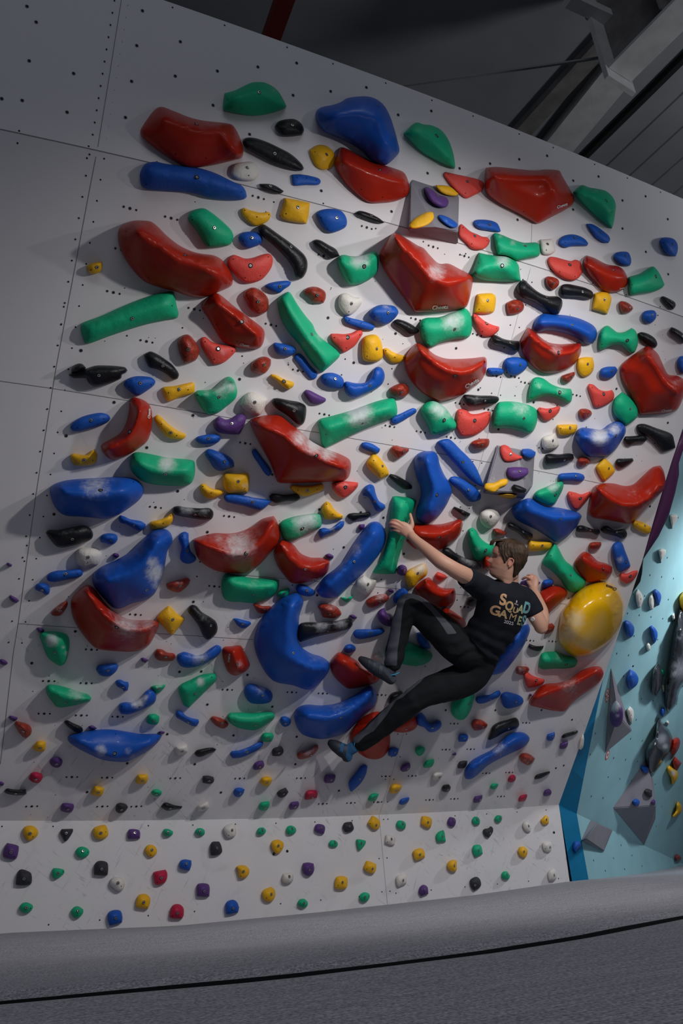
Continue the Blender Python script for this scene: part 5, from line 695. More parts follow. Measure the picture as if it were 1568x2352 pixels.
('V',0.20,[[(950,1065),(954,1047),(967,1038),(982,1036),(997,1037),(1005,1047),(1010,1067),(1020,1090),(1033,1111),(1038,1129),(1033,1144),(1023,1164),(1008,1185),(992,1198),(977,1203),(964,1200),(955,1187),(955,1172),(964,1146),(966,1126),(956,1096)]],(1003,1137,1),[(960,1054)],[(982,1050),(990,1088),(1002,1126),(987,1172)],[(982,1121,15,0.20)],'tall hourglass-shaped blue macro',0),
('B',0.07,[[(1003,1015),(1013,1010),(1030,1008),(1038,1013),(1059,1034),(1082,1057),(1094,1075),(1104,1098),(1111,1117),(1102,1116),(1079,1101),(1056,1078),(1028,1047)]],(1063,1061,0),[],[(1020,1019),(1059,1055),(1094,1098)],[(1066,1042,15,0.20)],'long blue feather-shaped hold down and right of the chalked rounded green hold',1),
('B',0.07,[[(1031,1103),(1034,1096),(1046,1094),(1064,1101),(1092,1121),(1104,1136),(1103,1146),(1089,1153),(1079,1152),(1059,1131),(1038,1113)]],(1076,1125,0),[],[],[],'blue slanted club-shaped hold right of the tall blue hourglass macro',1),
('n',0.07,[[(1079.5,1019),(1084.1,1013.9),(1101.9,1007.5),(1122.3,1007.5),(1124.1,1013.9),(1119.8,1026.6),(1104.5,1033),(1089.2,1030.5)]],(1107.6,1021.5,0),[],[],[],'rusty red rocky hold down and left of the rectangular green sloper',1),
('n',0.07,[[(896.6,1031.7),(900.4,1025.4),(910.6,1022.8),(923.4,1027.9),(938.7,1029.7),(938.7,1035.6),(925.9,1047),(914.4,1054.7),(903,1044.5)]],(926.4,1037.1,0),[],[],[],'rusty red rocky hold up and left of the tall blue hourglass macro',1),
('Y',0.07,[[(841,1064),(845,1055),(855,1044),(865,1045),(881,1063),(892,1082),(893,1091),(873,1102),(863,1093),(847,1077)]],(878,1070,0),[(858,1058),(879,1087)],[],[],'yellow notched block hold right of the giant central red macro',1),
('K',0.05,[[(892,1093),(896,1088),(909,1091),(929,1102),(946,1116),(946,1123),(929,1124),(916,1116),(898,1101)]],None,[],[],[],'slanted black hold left of the tall blue hourglass macro',1),
('B',0.04,[[(828.3,1025.8),(830.9,1016.8),(839.8,1015.1),(855.1,1019.4),(873,1030.9),(870.4,1038.5),(864,1042.3),(852.6,1038.5),(833.4,1030.9)]],None,[],[],[],'short blue hold down and right of the long chalky green macro',1),
('G',0.12,[[(729,970),(733,963),(758,956),(804,943),(842,929),(881,917),(904,915),(909,922),(912,950),(906,958),(876,970),(842,984),(799,1004),(763,1022),(748,1028),(739,1022),(734,994)]],(833,972,0),[(748,998)],[(748,984),(817,963),(893,940)],[(824,950,38,1.10),(758,1012,20,0.40)],'long chalky green macro in the centre',0),
('K',0.09,[[(624,922),(627,915),(636,914),(664,919),(689,924),(702,933),(703,950),(698,971),(691,977),(682,974),(661,956),(631,935)]],(675,943,0),[],[],[(661,933,28,0.25)],'large charcoal pear-shaped hold above the giant central red macro',1),
('P',0.04,[[(697,902),(702,895),(710,896),(728,905),(748,915),(748,921),(738,927),(717,928),(702,912)]],None,[],[],[],'small purple rocky hold up and left of the long chalky green macro',1),
('Y',0.05,[[(620,865),(623,859),(631,860),(651,870),(675,878),(674,887),(662,896),(651,889),(633,873)]],(652,876,1),[],[],[],'small yellow flared hold above the giant central red macro',1),
('W',0.08,[[(551,930),(558,912),(570,901),(586,901),(614,917),(609,935),(596,954),(586,954),(563,943)]],(585,924,0),[(577,938)],[],[],'white faceted hold up and left of the giant central red macro',1),
('P',0.07,[[(490,976),(493,963),(502,956),(509,959),(517,963),(527,962),(542,953),(555,950),(564,956),(564,968),(555,989),(550,998),(530,998),(504,994),(494,986)]],(532,973,0),[(502,965),(556,976)],[(504,976),(530,979),(555,966)],[],'purple heart-like hold with two lobes',1),
('B',0.05,[[(448,1008),(453,1003),(474,998),(494,997),(505,1002),(507,1008),(499,1017),(479,1020),(463,1020),(453,1016)]],(479,1007,0),[(502,1008)],[],[],'slim blue hold down and left of the purple heart-like hold',1),
('B',0.08,[[(470,1042),(474,1033),(481,1031),(499,1036),(522,1046),(536,1059),(538,1072),(524,1077),(507,1082),(494,1078),(481,1060)]],(516,1060,0),[(482,1050)],[],[(509,1041,20,0.40),(524,1073,10,0.50)],'blue shell-shaped hold right of the chalk-clouded green macro',1),
('B',0.03,[[(578,1037),(582,1032),(588,1031),(601,1049),(621,1077),(624,1086),(618,1094),(611,1091),(593,1065),(581,1047)]],None,[],[],[],'slanted blue stick hold left of the giant central red macro',1),
('Y',0.08,[[(512,1093),(517,1088),(542,1087),(568,1086),(572,1090),(572,1116),(569,1132),(545,1133),(522,1132),(513,1116)]],(547,1106,0),[(562,1122)],[],[(564,1116,12,0.60)],'square yellow pillow hold down and left of the giant central red macro',1),
('Y',0.06,[[(458,1119),(463,1111),(470,1111),(484,1121),(504,1125),(516,1129),(512,1134),(496,1143),(481,1146),(466,1137)]],None,[(466,1117),(485,1132),(510,1130)],[],[],'yellow smile-shaped hold down and right of the chalk-clouded green macro',1),
('B',0.07,[[(514,1143),(516,1137),(530,1135),(555,1137),(586,1143),(611,1147),(624,1151),(616,1160),(598,1172),(583,1169),(560,1162),(535,1157),(519,1152)]],(580,1153,0),[],[],[(581,1143,23,0.50)],'long blue fish-shaped hold above the big chalky red macro',1),
('K',0.04,[[(617,1141),(624,1134),(652,1136),(683,1135),(690,1143),(683,1150),(657,1151),(634,1156),(624,1151)]],None,[],[],[],'black arrow-like hold below the giant central red macro',1),
('Y',0.05,[[(666,1121),(670,1113),(689,1115),(715,1115),(740,1110),(743,1116),(742,1124),(722,1134),(702,1140),(689,1138),(670,1126)]],(706,1127,0),[(684,1126),(728,1124)],[],[(707,1121,23,0.20)],'wide yellow hold below the giant central red macro',1),
('r',0.06,[[(762,1110),(774,1106),(794,1105),(822,1108),(822,1116),(809,1132),(789,1144),(776,1137),(764,1123)]],(793,1119,1),[(771,1113),(815,1118)],[],[(796,1111,13,0.50)],'coral red mitten-shaped hold down and right of the giant central red macro',1),
('R',0.30,[[(574,968),(578,962),(606,954),(620,953),(643,954),(669,974),(687,988),(710,1009),(743,1028),(779,1042),(802,1055),(806,1065),(805,1083),(799,1098),(789,1104),(753,1107),(676,1110),(638,1108),(634,1101),(624,1073),(610,1045),(598,1024),(581,989)]],(726,1047,1),[(801,1081),(589,970)],[(595,976),(651,996),(684,1024),(738,1050),(789,1073)],[(722,1019,31,1.00),(753,1037,28,0.90),(689,1007,23,0.90),(702,1105,20,0.30)],'giant central red macro with a chalky ridge',0),
('V',0.18,[[(1320,1002),(1324,989),(1336,982),(1357,984),(1380,986),(1398,974),(1413,968),(1426,969),(1435,978),(1437,992),(1428,1010),(1413,1033),(1395,1048),(1372,1051),(1357,1050),(1347,1047),(1331,1028)]],(1414,1001,1),[(1338,989)],[(1339,1002),(1380,1010),(1415,994)],[(1377,1002,26,1.10),(1410,987,20,0.90)],'blue whale-shaped macro with chalk',0),
('K',0.05,[[(1431,1010),(1435,1002),(1456,1001),(1479,1000),(1486,1008),(1479,1016),(1459,1018),(1445,1024),(1437,1019)]],None,[(1445,1010),(1463,1010),(1478,1009)],[],[],'black wing-shaped hold right of the whale-shaped blue macro',1),
('K',0.06,[[(1461,979),(1464,975),(1477,973),(1507,983),(1543,998),(1548,1012),(1551,1028),(1546,1031),(1523,1038),(1512,1028),(1492,1007),(1465,991)]],None,[(1473,983),(1512,1001)],[],[],'large angular black hold by the right wall edge',1),
('K',0.07,[[(1249,1053),(1252,1044),(1262,1042),(1283,1043),(1306,1041),(1316,1043),(1318,1053),(1311,1059),(1283,1066),(1255,1068),(1251,1063)]],(1296,1057,0),[],[],[],'black oblong hold down and left of the whale-shaped blue macro',1),
('n',0.06,[[(1324.9,1058.2),(1331.3,1050.5),(1346.6,1050.5),(1356.3,1059.4),(1351.7,1065.8),(1335.1,1072.2),(1326.2,1064.5)]],(1346.1,1066.3,0),[],[],[],'rusty red rocky hold down and left of the whale-shaped blue macro',1),
('Y',0.05,[[(1368,1072),(1372,1066),(1386,1052),(1395,1057),(1412,1079),(1410,1086),(1389,1106),(1385,1104),(1372,1084)]],(1398,1076,0),[(1392,1098)],[],[],'yellow kite-shaped hold pointing down',1),
('K',0.05,[[(1412.1,1063.3),(1416.7,1054.3),(1433.3,1053.1),(1452.4,1052.3),(1455,1058.2),(1446.1,1065.8),(1425.7,1076),(1416.7,1070.9)]],None,[],[],[],'small mottled black hold right of the yellow kite-shaped hold',1),
('B',0.05,[[(1280,1098),(1284,1089),(1303,1086),(1326,1086),(1340,1091),(1343,1098),(1336,1106),(1311,1105),(1288,1104)]],(1322,1093,0),[],[],[],'slim blue bar hold left of the yellow kite-shaped hold',1),
('G',0.09,[[(1225,1137),(1232,1128),(1252,1119),(1273,1109),(1290,1105),(1294,1112),(1292,1124),(1283,1142),(1273,1158),(1262,1161),(1244,1156),(1228,1147)]],(1275,1137,1),[(1232,1144)],[(1239,1135),(1265,1130),(1283,1117)],[(1270,1117,18,0.90)],'green chalk-topped shell hold above the glossy blue macro',1),
('r',0.05,[[(1302,1135),(1306,1128),(1321,1131),(1334,1135),(1354,1128),(1358,1135),(1347,1150),(1331,1168),(1321,1172),(1313,1165),(1304,1147)]],(1332,1145,1),[(1312,1135)],[],[],'coral red heart-shaped hold up and right of the glossy blue macro',1),
('R',0.25,[[(1350,1178),(1354,1150),(1362,1119),(1385,1110),(1408,1110),(1436,1116),(1454,1112),(1474,1094),(1500,1072),(1516,1069),(1523,1079),(1528,1104),(1524,1124),(1507,1142),(1482,1168),(1461,1191),(1447,1203),(1423,1200),(1385,1193),(1359,1188)]],None,[(1369,1131),(1512,1076)],[(1372,1119),(1398,1142),(1426,1160),(1461,1163),(1494,1145),(1521,1112)],[(1454,1135,36,0.40)],'large sweeping red macro near the right edge',0),
('V',0.18,[[(1173,1168),(1183,1158),(1211,1144),(1222,1146),(1252,1163),(1278,1165),(1311,1172),(1331,1179),(1336,1186),(1326,1206),(1306,1229),(1285,1243),(1273,1244),(1265,1239),(1234,1219),(1183,1191)]],(1287,1192,0),[(1219,1152)],[(1211,1155),(1219,1170),(1275,1188),(1324,1188)],[(1293,1176,20,0.40)],'glossy blue macro right of the white dome',0),
('W',0.07,[[(1243.8,1009.7),(1247.1,1003.3),(1275.1,993.9),(1280.2,1009.7),(1283.3,1022.4),(1275.1,1031.4),(1252.2,1033.9),(1245.8,1027.6)]],(1269.3,1012.2,0),[(1271.3,1023)],[],[],'white scoop-shaped hold down and right of the rectangular green sloper',1),
('Y',0.06,[[(52.3,1909.7),(56.1,1899.5),(66.3,1895.9),(79.1,1898.2),(88,1909.7),(85.5,1919.9),(74,1928.8),(63.8,1931.9),(56.1,1922.4)]],(68.9,1914.8,0),[(75.5,1921.7)],[],[],'rounded yellow foothold, leftmost yellow one on the bottom kickboard',2),
('S',0.05,[[(138,1912.2),(141.6,1904.1),(167.1,1903.3),(167.9,1908.4),(153.1,1931.4),(148,1932.7),(142.9,1922.4)]],(152,1913.8,0),[],[],[],'triangular charcoal foothold, second charcoal one on the bottom kickboard, counted from the left',2),
('Y',0.06,[[(213,1909.7),(215.6,1901.5),(229.6,1895.7),(241.1,1893.9),(246.2,1900.8),(248.7,1917.3),(242.3,1925),(227,1928.1),(216.8,1922.4)]],(231.6,1913.5,0),[(242.6,1910.7)],[],[],'horned yellow foothold, second yellow one on the bottom kickboard, counted from the left',2),
('P',0.05,[[(293.4,1925),(294.6,1907.1),(299.7,1904.1),(318.9,1906.6),(321.9,1912.2),(321.4,1926.3),(295.9,1927)]],(309.7,1912.5,0),[(317.1,1922.2)],[],[],'square purple foothold, second purple one on the bottom kickboard, counted from the left',2),
('G',0.05,[[(374.2,1909.7),(377.6,1904.1),(387.8,1904.1),(397.4,1909.7),(396.7,1916.1),(387.8,1921.2),(377.6,1918.6)]],(385.7,1911.5,0),[(373.2,1911.7),(377,1919.1),(393.6,1919.1)],[],[],'oval green foothold, fifth green one on the bottom kickboard, counted from the left',2),
('P',0.06,[[(6.4,1963.3),(10.2,1945.4),(16.6,1935.7),(42.1,1942.9),(43.4,1948),(38.3,1970.9),(33.2,1974),(8.9,1968.4)]],(25,1957.4,0),[(33.2,1967.3)],[],[],'tilted square purple foothold, leftmost purple one on the bottom kickboard',2),
('G',0.05,[[(173.5,1956.9),(178.6,1947.4),(188.8,1944.1),(201.5,1949.2),(205.6,1956.9),(201.5,1965.8),(188.8,1970.7),(178.6,1967.1)]],(190.8,1954.6,0),[(201.5,1957.4)],[],[],'oval green foothold, fourth green one on the bottom kickboard, counted from the left',2),
('Y',0.05,[[(332.1,1953.1),(338,1941.6),(349.5,1940.3),(359.2,1948),(360.2,1958.2),(353.3,1967.1),(344.4,1968.4),(336.7,1962)]],(349,1951.8,0),[(345.9,1964)],[],[],'rounded yellow foothold, fourth yellow one on the bottom kickboard, counted from the left',2),
('S',0.06,[[(35.7,2030.9),(38.3,2009.2),(43.4,1999),(49.7,1996.4),(70.2,2004.1),(73.2,2011.7),(72.7,2027),(68.9,2032.1),(38.3,2032.7)]],(55.1,2018.4,0),[(54.6,2027.8),(66.1,2026.3)],[],[],'block-shaped charcoal foothold, leftmost charcoal one on the bottom kickboard',2),
('G',0.05,[[(118.6,2004.1),(122.4,1993.9),(132.7,1993.9),(146.7,1996.9),(148,2004.1),(137.8,2014.3),(127.6,2018.6),(121.2,2014.3)]],(133.4,2005.4,0),[(144.9,2001.8)],[],[],'teardrop green foothold, second green one on the bottom kickboard, counted from the left',2),
('S',0.06,[[(215.6,2009.2),(216.8,1986.2),(223.2,1978.6),(234.7,1977),(246.2,1981.1),(248.7,1993.9),(247.4,2009.2),(242.3,2011.2)]],(233.4,1995.9,0),[(242.9,2004.3)],[],[],'block-shaped charcoal foothold, third charcoal one on the bottom kickboard, counted from the left',2),
('W',0.06,[[(252,2029.6),(255.1,2018.1),(270.4,2013.8),(283.2,2016.8),(287,2029.6),(281.9,2043.6),(273,2047.4),(260.2,2039.8)]],(270.9,2028.1,0),[(278.3,2035.5)],[],[],'rounded white foothold, leftmost white one on the bottom kickboard',2),
('C',0.06,[[(351.5,2004.1),(357.1,2001.5),(380.1,1997.2),(383.9,2004.1),(383.9,2016.8),(377.6,2028.3),(361,2032.7),(354.6,2027)]],(370.4,2016.6,0),[(361,2026.3)],[],[],'rounded crimson foothold, leftmost crimson one on the bottom kickboard',2),
('Y',0.06,[[(311.7,2080.6),(316.3,2057.7),(324,2053.3),(336.7,2053.8),(344.9,2062.8),(343.9,2078.1),(339.3,2088.3),(313.8,2083.7)]],(330.1,2072.7,0),[(337.5,2083.2)],[],[],'block-shaped yellow foothold, third yellow one on the bottom kickboard, counted from the left',2),
('G',0.05,[[(44.6,2084.4),(49.7,2075.5),(61.2,2072.2),(74,2078.1),(76,2083.2),(68.9,2094.6),(58.7,2097.2),(48.5,2093.4)]],(60.5,2084.9,0),[(69.9,2086.2)],[],[],'oval green foothold, leftmost green one on the bottom kickboard',2),
('G',0.05,[[(162.8,2093.4),(168.4,2084.4),(178.6,2081.1),(191.3,2088.3),(191.3,2095.9),(183.7,2106.1),(176,2109.9),(167.1,2103.6)]],(179.3,2092.6,0),[(178.3,2101.3)],[],[],'rounded green foothold, third green one on the bottom kickboard, counted from the left',2),
('B',0.06,[[(246.7,2103.6),(250,2094.6),(265.3,2089.5),(276.8,2092.1),(281.4,2106.1),(280.1,2118.9),(267.9,2122.7),(252.6,2126.5),(248.7,2118.9)]],(265.6,2108.9,0),[(276.8,2114.8)],[],[],'block-shaped blue foothold, leftmost blue one on the bottom kickboard',2),
('G',0.05,[[(447.4,1911),(452,1903.3),(462.2,1902),(469.9,1907.1),(469.9,1916.1),(462.2,1919.9),(453.3,1916.1)]],(459.9,1909.4,0),[(448.5,1910.7),(453.1,1916.6),(462.5,1919.6)],[],[],'oval green foothold, sixth green one on the bottom kickboard, counted from the left',2),
('W',0.06,[[(512.5,1903.3),(518.4,1895.7),(533.7,1890.6),(541.3,1899.5),(542.6,1912.2),(538.8,1921.2),(523.5,1924.5),(517.1,1918.6)]],(532.9,1907.1,0),[(525.3,1918.4)],[],[],'rounded white foothold, second white one on the bottom kickboard, counted from the left',2),
('G',0.05,[[(589.8,1909.7),(593.6,1902),(605.1,1900),(610.7,1907.1),(607.7,1914.8),(597.4,1918.1),(591.1,1916.1)]],(602.6,1906.1,0),[(596.4,1913)],[],[],'oval green foothold, seventh green one on the bottom kickboard, counted from the left',2),
('G',0.05,[[(656.9,1905.9),(661.2,1897.4),(671.4,1896.4),(679.6,1903.3),(678.6,1912.2),(668.9,1916.8),(659.9,1914.8)]],(671.2,1903.3,0),[(661.7,1914.3),(675,1915.8)],[],[],'round green foothold, eighth green one on the bottom kickboard, counted from the left',2),
('P',0.05,[[(721.9,1907.1),(723.7,1895.7),(730.1,1892.3),(744.1,1895.7),(746.7,1902),(744.1,1914.8),(739,1916.1),(723.7,1909.7)]],(738,1901,0),[(740.3,1911)],[],[],'square purple foothold, fifth purple one on the bottom kickboard, counted from the left',2),
('S',0.06,[[(483.2,1960.7),(483.9,1937.8),(487.8,1933.4),(503.1,1932.7),(506.9,1939),(510.2,1955.6),(505.6,1962),(491.6,1965.3),(485.2,1964.5)]],(498,1947.7,0),[],[],[],'trapezoid charcoal foothold, fourth charcoal one on the bottom kickboard, counted from the left',2),
('Y',0.06,[[(622.2,1937.8),(625.5,1931.4),(638.3,1928.3),(650.5,1935.2),(651,1945.4),(643.4,1958.2),(635.7,1960.7),(626.8,1953.1)]],(639,1942.9,0),[(643.9,1949.2)],[],[],'rounded yellow foothold, seventh yellow one on the bottom kickboard, counted from the left',2),
('B',0.06,[[(411.2,1990.1),(413.8,1977.3),(424,1973.5),(439.3,1976),(439.8,1986.2),(435.5,1999.5),(426.5,1999),(412.5,1993.9)]],(428.1,1983.9,0),[(433.9,1994.9)],[],[],'block-shaped blue foothold, second blue one on the bottom kickboard, counted from the left',2),
('Y',0.06,[[(541.8,1991.3),(546.4,1988.3),(561.7,1987.5),(571.9,1996.4),(571.4,2007.9),(564.3,2015.6),(552.8,2017.3),(548.5,2014.3),(546.4,2001.5)]],(558.9,2001.8,0),[(552.6,2012)],[],[],'rounded yellow foothold, fifth yellow one on the bottom kickboard, counted from the left',2),
('P',0.06,[[(693.6,1993.9),(695.7,1982.4),(707.1,1980.6),(719.9,1983.2),(721.7,1996.4),(717.3,2007.9),(708.4,2012.2),(696.9,2005.4)]],(710.5,1997.7,0),[(716.1,2004.8)],[],[],'rounded purple foothold, fourth purple one on the bottom kickboard, counted from the left',2),
('W',0.06,[[(647.2,2016.8),(649.7,2006.6),(668.9,2004.1),(673.5,2009.2),(671.4,2024.5),(662.5,2029.1),(651,2027)]],(664.3,2013.3,0),[(671.2,2021.4)],[],[],'faceted white foothold, third white one on the bottom kickboard, counted from the left',2),
('P',0.06,[[(452,2057.7),(452.6,2032.1),(457.1,2029.1),(477.6,2030.4),(481.4,2037.2),(480.6,2058.9),(472.4,2060.2),(454.6,2058.9)]],(468.9,2046.7,0),[(477,2054.3)],[],[],'square purple foothold, third purple one on the bottom kickboard, counted from the left',2),
('C',0.06,[[(389.5,2106.1),(393.4,2083.2),(401,2076.8),(413.8,2077.6),(421.4,2085.7),(421.4,2103.6),(417.6,2110.7),(392.1,2108.7)]],(407.7,2097.4,0),[(395.7,2103.1)],[],[],'block-shaped crimson foothold, rightmost crimson one on the bottom kickboard',2),
('B',0.06,[[(517.9,2075.5),(523.5,2069.1),(536.2,2066.6),(545.2,2073),(548.5,2088.3),(546.4,2095.9),(523.5,2100.5),(518.4,2098.5)]],(535.5,2086,0),[(525.5,2095.2)],[],[],'block-shaped blue foothold, rightmost blue one on the bottom kickboard',2),
('Y',0.06,[[(601.3,2051.3),(605.1,2043.6),(623,2036.5),(630.6,2043.6),(632.1,2057.7),(625.5,2069.1),(616.6,2071.4),(605.1,2065.3)]],(623,2054.3,0),[(612,2062)],[],[],'rounded yellow foothold, sixth yellow one on the bottom kickboard, counted from the left',2),
('G',0.05,[[(683.4,2073),(688,2065.8),(699.5,2064.8),(707.1,2074.2),(704.6,2081.9),(696.9,2084.9),(686.7,2080.6)]],(698.2,2074.2,0),[],[],[],'oval green foothold, ninth green one on the bottom kickboard, counted from the left',2),
('S',0.05,[[(786.6,1897.3),(791,1889.7),(807.6,1887.1),(812.7,1902.4),(810.1,1907.6),(794.8,1912.1),(789.7,1907.6)]],(802.4,1897.6,0),[],[],[],'block-shaped charcoal foothold, fifth charcoal one on the bottom kickboard, counted from the left',2),
('Y',0.06,[[(843.3,1889.7),(853.5,1873.9),(858.6,1874.4),(871.3,1884.6),(873.1,1894.8),(868.8,1903.7),(859.8,1905.8),(848.4,1897.3)]],(863.9,1895.6,0),[(849.9,1891.5)],[],[],'diamond-shaped yellow foothold, tenth yellow one on the bottom kickboard, counted from the left',2),
('G',0.05,[[(910.1,1889.7),(914.7,1884.6),(927.4,1886.6),(932,1893.5),(930,1903.7),(922.3,1905.5),(912.1,1899.9)]],(924.9,1892.2,0),[(928,1899.4)],[],[],'rounded green foothold, thirteenth green one on the bottom kickboard, counted from the left',2),
('Y',0.06,[[(965.7,1892.2),(968.3,1874.4),(975.9,1873.9),(989.9,1879.5),(991.7,1889.7),(988.7,1901.2),(983.6,1902.4),(970.8,1896.1)]],(982.8,1889.2,0),[(985.9,1896.8)],[],[],'rounded yellow foothold, twelfth yellow one on the bottom kickboard, counted from the left',2),
('P',0.05,[[(1026.9,1885.9),(1032,1876.2),(1043.5,1879),(1046.8,1887.1),(1043.5,1897.3),(1037.1,1899.4),(1029.5,1894.8)]],(1041.5,1884.8,0),[],[],[],'rounded purple foothold, rightmost purple one on the bottom kickboard',2),
('G',0.05,[[(1000.7,1917.8),(1005.3,1911.4),(1018,1905.8),(1020.6,1912.7),(1023.9,1933.1),(1005.3,1934.6),(1002.7,1930.5)]],(1016,1921.3,0),[(1021.8,1927.4)],[],[],'block-shaped green foothold, fourteenth green one on the bottom kickboard, counted from the left',2),
('G',0.04,[[(754.7,1936.9),(759.1,1929.7),(769.3,1930),(775.7,1936.9),(774.4,1944.5),(766.7,1945.8),(757.8,1943.3)]],(769.3,1935.6,0),[(759.3,1944.5),(771.3,1945.3)],[],[],'small oval green foothold, tenth green one on the bottom kickboard, counted from the left',2),
('G',0.05,[[(817.8,1928),(822.9,1927.2),(839.4,1930.5),(840.2,1935.6),(830.5,1949.6),(825.4,1953.5),(821.6,1949.6)]],(830,1936.6,0),[],[],[],'triangular green foothold, eleventh green one on the bottom kickboard, counted from the left',2),
('W',0.05,[[(883.3,1935.6),(885.4,1917.8),(891.7,1916.5),(907,1922.9),(907.8,1930.5),(905.8,1940.7),(899.4,1941.5)]],(898.9,1927.4,0),[(889.4,1933.6)],[],[],'square white foothold, fourth white one on the bottom kickboard, counted from the left',2),
('Y',0.06,[[(947.3,1956),(953,1950.9),(968.3,1948.4),(974.6,1956),(975.9,1968.8),(965.7,1973.9),(954.2,1976.9),(950.4,1970.1)]],(964.4,1963.2,0),[(972.1,1966)],[],[],'rounded yellow foothold, eleventh yellow one on the bottom kickboard, counted from the left',2),
('Y',0.06,[[(1026.2,1989.2),(1029.5,1979),(1039.7,1974.6),(1048.6,1975.9),(1048.6,1996.8),(1046.1,2002.7),(1034.6,2000.7)]],(1043.3,1988.7,0),[(1046.8,1996.8)],[],[],'half-round yellow foothold, thirteenth yellow one on the bottom kickboard, counted from the left',2),
('Y',0.06,[[(835.1,1991.7),(840.7,1976.9),(845.8,1977.2),(863.7,1984.1),(863.7,1996.8),(858.6,2005.8),(853.5,2006.5),(838.2,1999.4)]],(855.5,1995.8,0),[(841.7,1995.8)],[],[],'block-shaped yellow foothold, ninth yellow one on the bottom kickboard, counted from the left',2),
('Y',0.06,[[(768.5,2037.7),(770.6,2016),(774.4,2012.9),(792.2,2012.9),(797.3,2017.2),(796.6,2037.7),(792.2,2042),(771.8,2041.5)]],(786.4,2026.7,0),[(775.9,2033.3)],[],[],'square yellow foothold, eighth yellow one on the bottom kickboard, counted from the left',2),
('W',0.05,[[(908.8,2017.2),(912.1,2010.9),(931.3,2007),(933.8,2017.2),(932.6,2030),(914.7,2037.7),(910.9,2032.6)]],(925.7,2022.3,0),[(932,2026.9)],[],[],'square white foothold, fifth white one on the bottom kickboard, counted from the left',2),
('P',0.05,[[(961.1,2047.9),(964.4,2036.4),(972.1,2032),(981,2036.4),(983.6,2053),(967,2058.8)]],(974.9,2042.8,0),[(981.8,2049.1)],[],[],'rounded purple foothold, sixth purple one on the bottom kickboard, counted from the left',2),
('G',0.05,[[(824.6,2060.6),(828,2053),(838.2,2049.1),(848.4,2053),(848.9,2060.6),(843.3,2069.5),(834.3,2071.6),(826.7,2067)]],(838.2,2060.6,0),[(846.6,2058.1)],[],[],'oval green foothold, twelfth green one on the bottom kickboard, counted from the left',2),
('G',0.05,[[(1083.7,1882),(1089.3,1875.7),(1098.2,1877.4),(1102,1885.9),(1100.8,1893.5),(1091.8,1894.8),(1085.5,1889.7)]],(1094.9,1882.6,0),[(1084.2,1883.1)],[],[],'round green foothold, fifteenth green one on the bottom kickboard, counted from the left',2),
('G',0.05,[[(1135.2,1879.5),(1140.3,1872.6),(1150.5,1873.1),(1153.1,1879.5),(1150.5,1885.9),(1144.1,1889.2),(1137.8,1885.9)]],(1148.2,1879.2,0),[],[],[],'round green foothold, seventeenth green one on the bottom kickboard, counted from the left',2),
('W',0.05,[[(1199,1893.5),(1202.8,1887.1),(1214.3,1885.9),(1218.9,1894.8),(1218.1,1910.1),(1213,1911.1),(1204.1,1906.3)]],(1213.8,1897.3,0),[(1217.6,1904.2)],[],[],'rounded white foothold, sixth white one on the bottom kickboard, counted from the left',2),
('Y',0.05,[[(1240.6,1883.3),(1251.3,1872.3),(1257.7,1874.9),(1260.2,1883.3),(1259.7,1892.2),(1248.7,1894.5),(1243.6,1889.7)]],(1254.6,1882.6,0),[(1258.4,1887.9)],[],[],'pyramid-shaped yellow foothold, rightmost yellow one on the bottom kickboard',2),
('S',0.05,[[(1108.4,1907.6),(1112.2,1903.7),(1119.9,1902.4),(1126.3,1897.3),(1131.4,1901.2),(1132.1,1910.1),(1122.4,1924.9),(1113.5,1920.3),(1109.7,1912.7)]],(1125.3,1913.7,0),[],[],[],'shield-shaped charcoal foothold, rightmost charcoal one on the bottom kickboard',2),
('G',0.05,[[(1084.2,1948.4),(1088,1941.2),(1102,1939.9),(1105.9,1945.8),(1108.4,1961.1),(1091.8,1969.3),(1088,1963.7)]],(1099.5,1954,0),[(1105.9,1959.1)],[],[],'block-shaped green foothold, sixteenth green one on the bottom kickboard, counted from the left',2),
('Y',0.05,[[(1188.8,1953.5),(1192.6,1945.3),(1204.1,1944.5),(1211.2,1953.5),(1209.7,1964.9),(1204.1,1971.3),(1192.6,1964.9)]],(1203.3,1956.5,0),[(1208.2,1960.6)],[],[],'rounded yellow foothold, fourteenth yellow one on the bottom kickboard, counted from the left',2),
('W',0.05,[[(1244.4,1939.4),(1247.4,1934.3),(1262.8,1933.1),(1267.3,1940.7),(1265.3,1953.5),(1260.2,1957),(1248.7,1953.5)]],(1262.8,1946.3,0),[(1252.3,1948.9)],[],[],'rounded white foothold, seventh white one on the bottom kickboard, counted from the left',2),
('G',0.05,[[(1151,2009.6),(1154.3,2002.4),(1163.3,2001.2),(1171.4,2010.9),(1168.4,2018.5),(1162,2020.6),(1153.1,2016)]],(1164.5,2008.3,0),[],[],[],'oval green foothold, rightmost green one on the bottom kickboard',2),
('S',0.05,[[(1078.3,2023.6),(1081.6,2018.5),(1094.4,2013.7),(1102,2019.8),(1104.6,2032.6),(1099.5,2040.2),(1088,2046.1),(1082.9,2040.2)]],(1090.6,2033.1,0),[],[],[],'block-shaped charcoal foothold, sixth charcoal one on the bottom kickboard, counted from the left',2),
('W',0.05,[[(1257.1,2007),(1260.2,1999.4),(1269.1,1994.3),(1275.5,1999.4),(1278.1,2014.7),(1273,2022.3),(1260.2,2023.1)]],(1272.4,2010.4,0),[],[],[],'rounded white foothold, rightmost white one on the bottom kickboard',2),
]
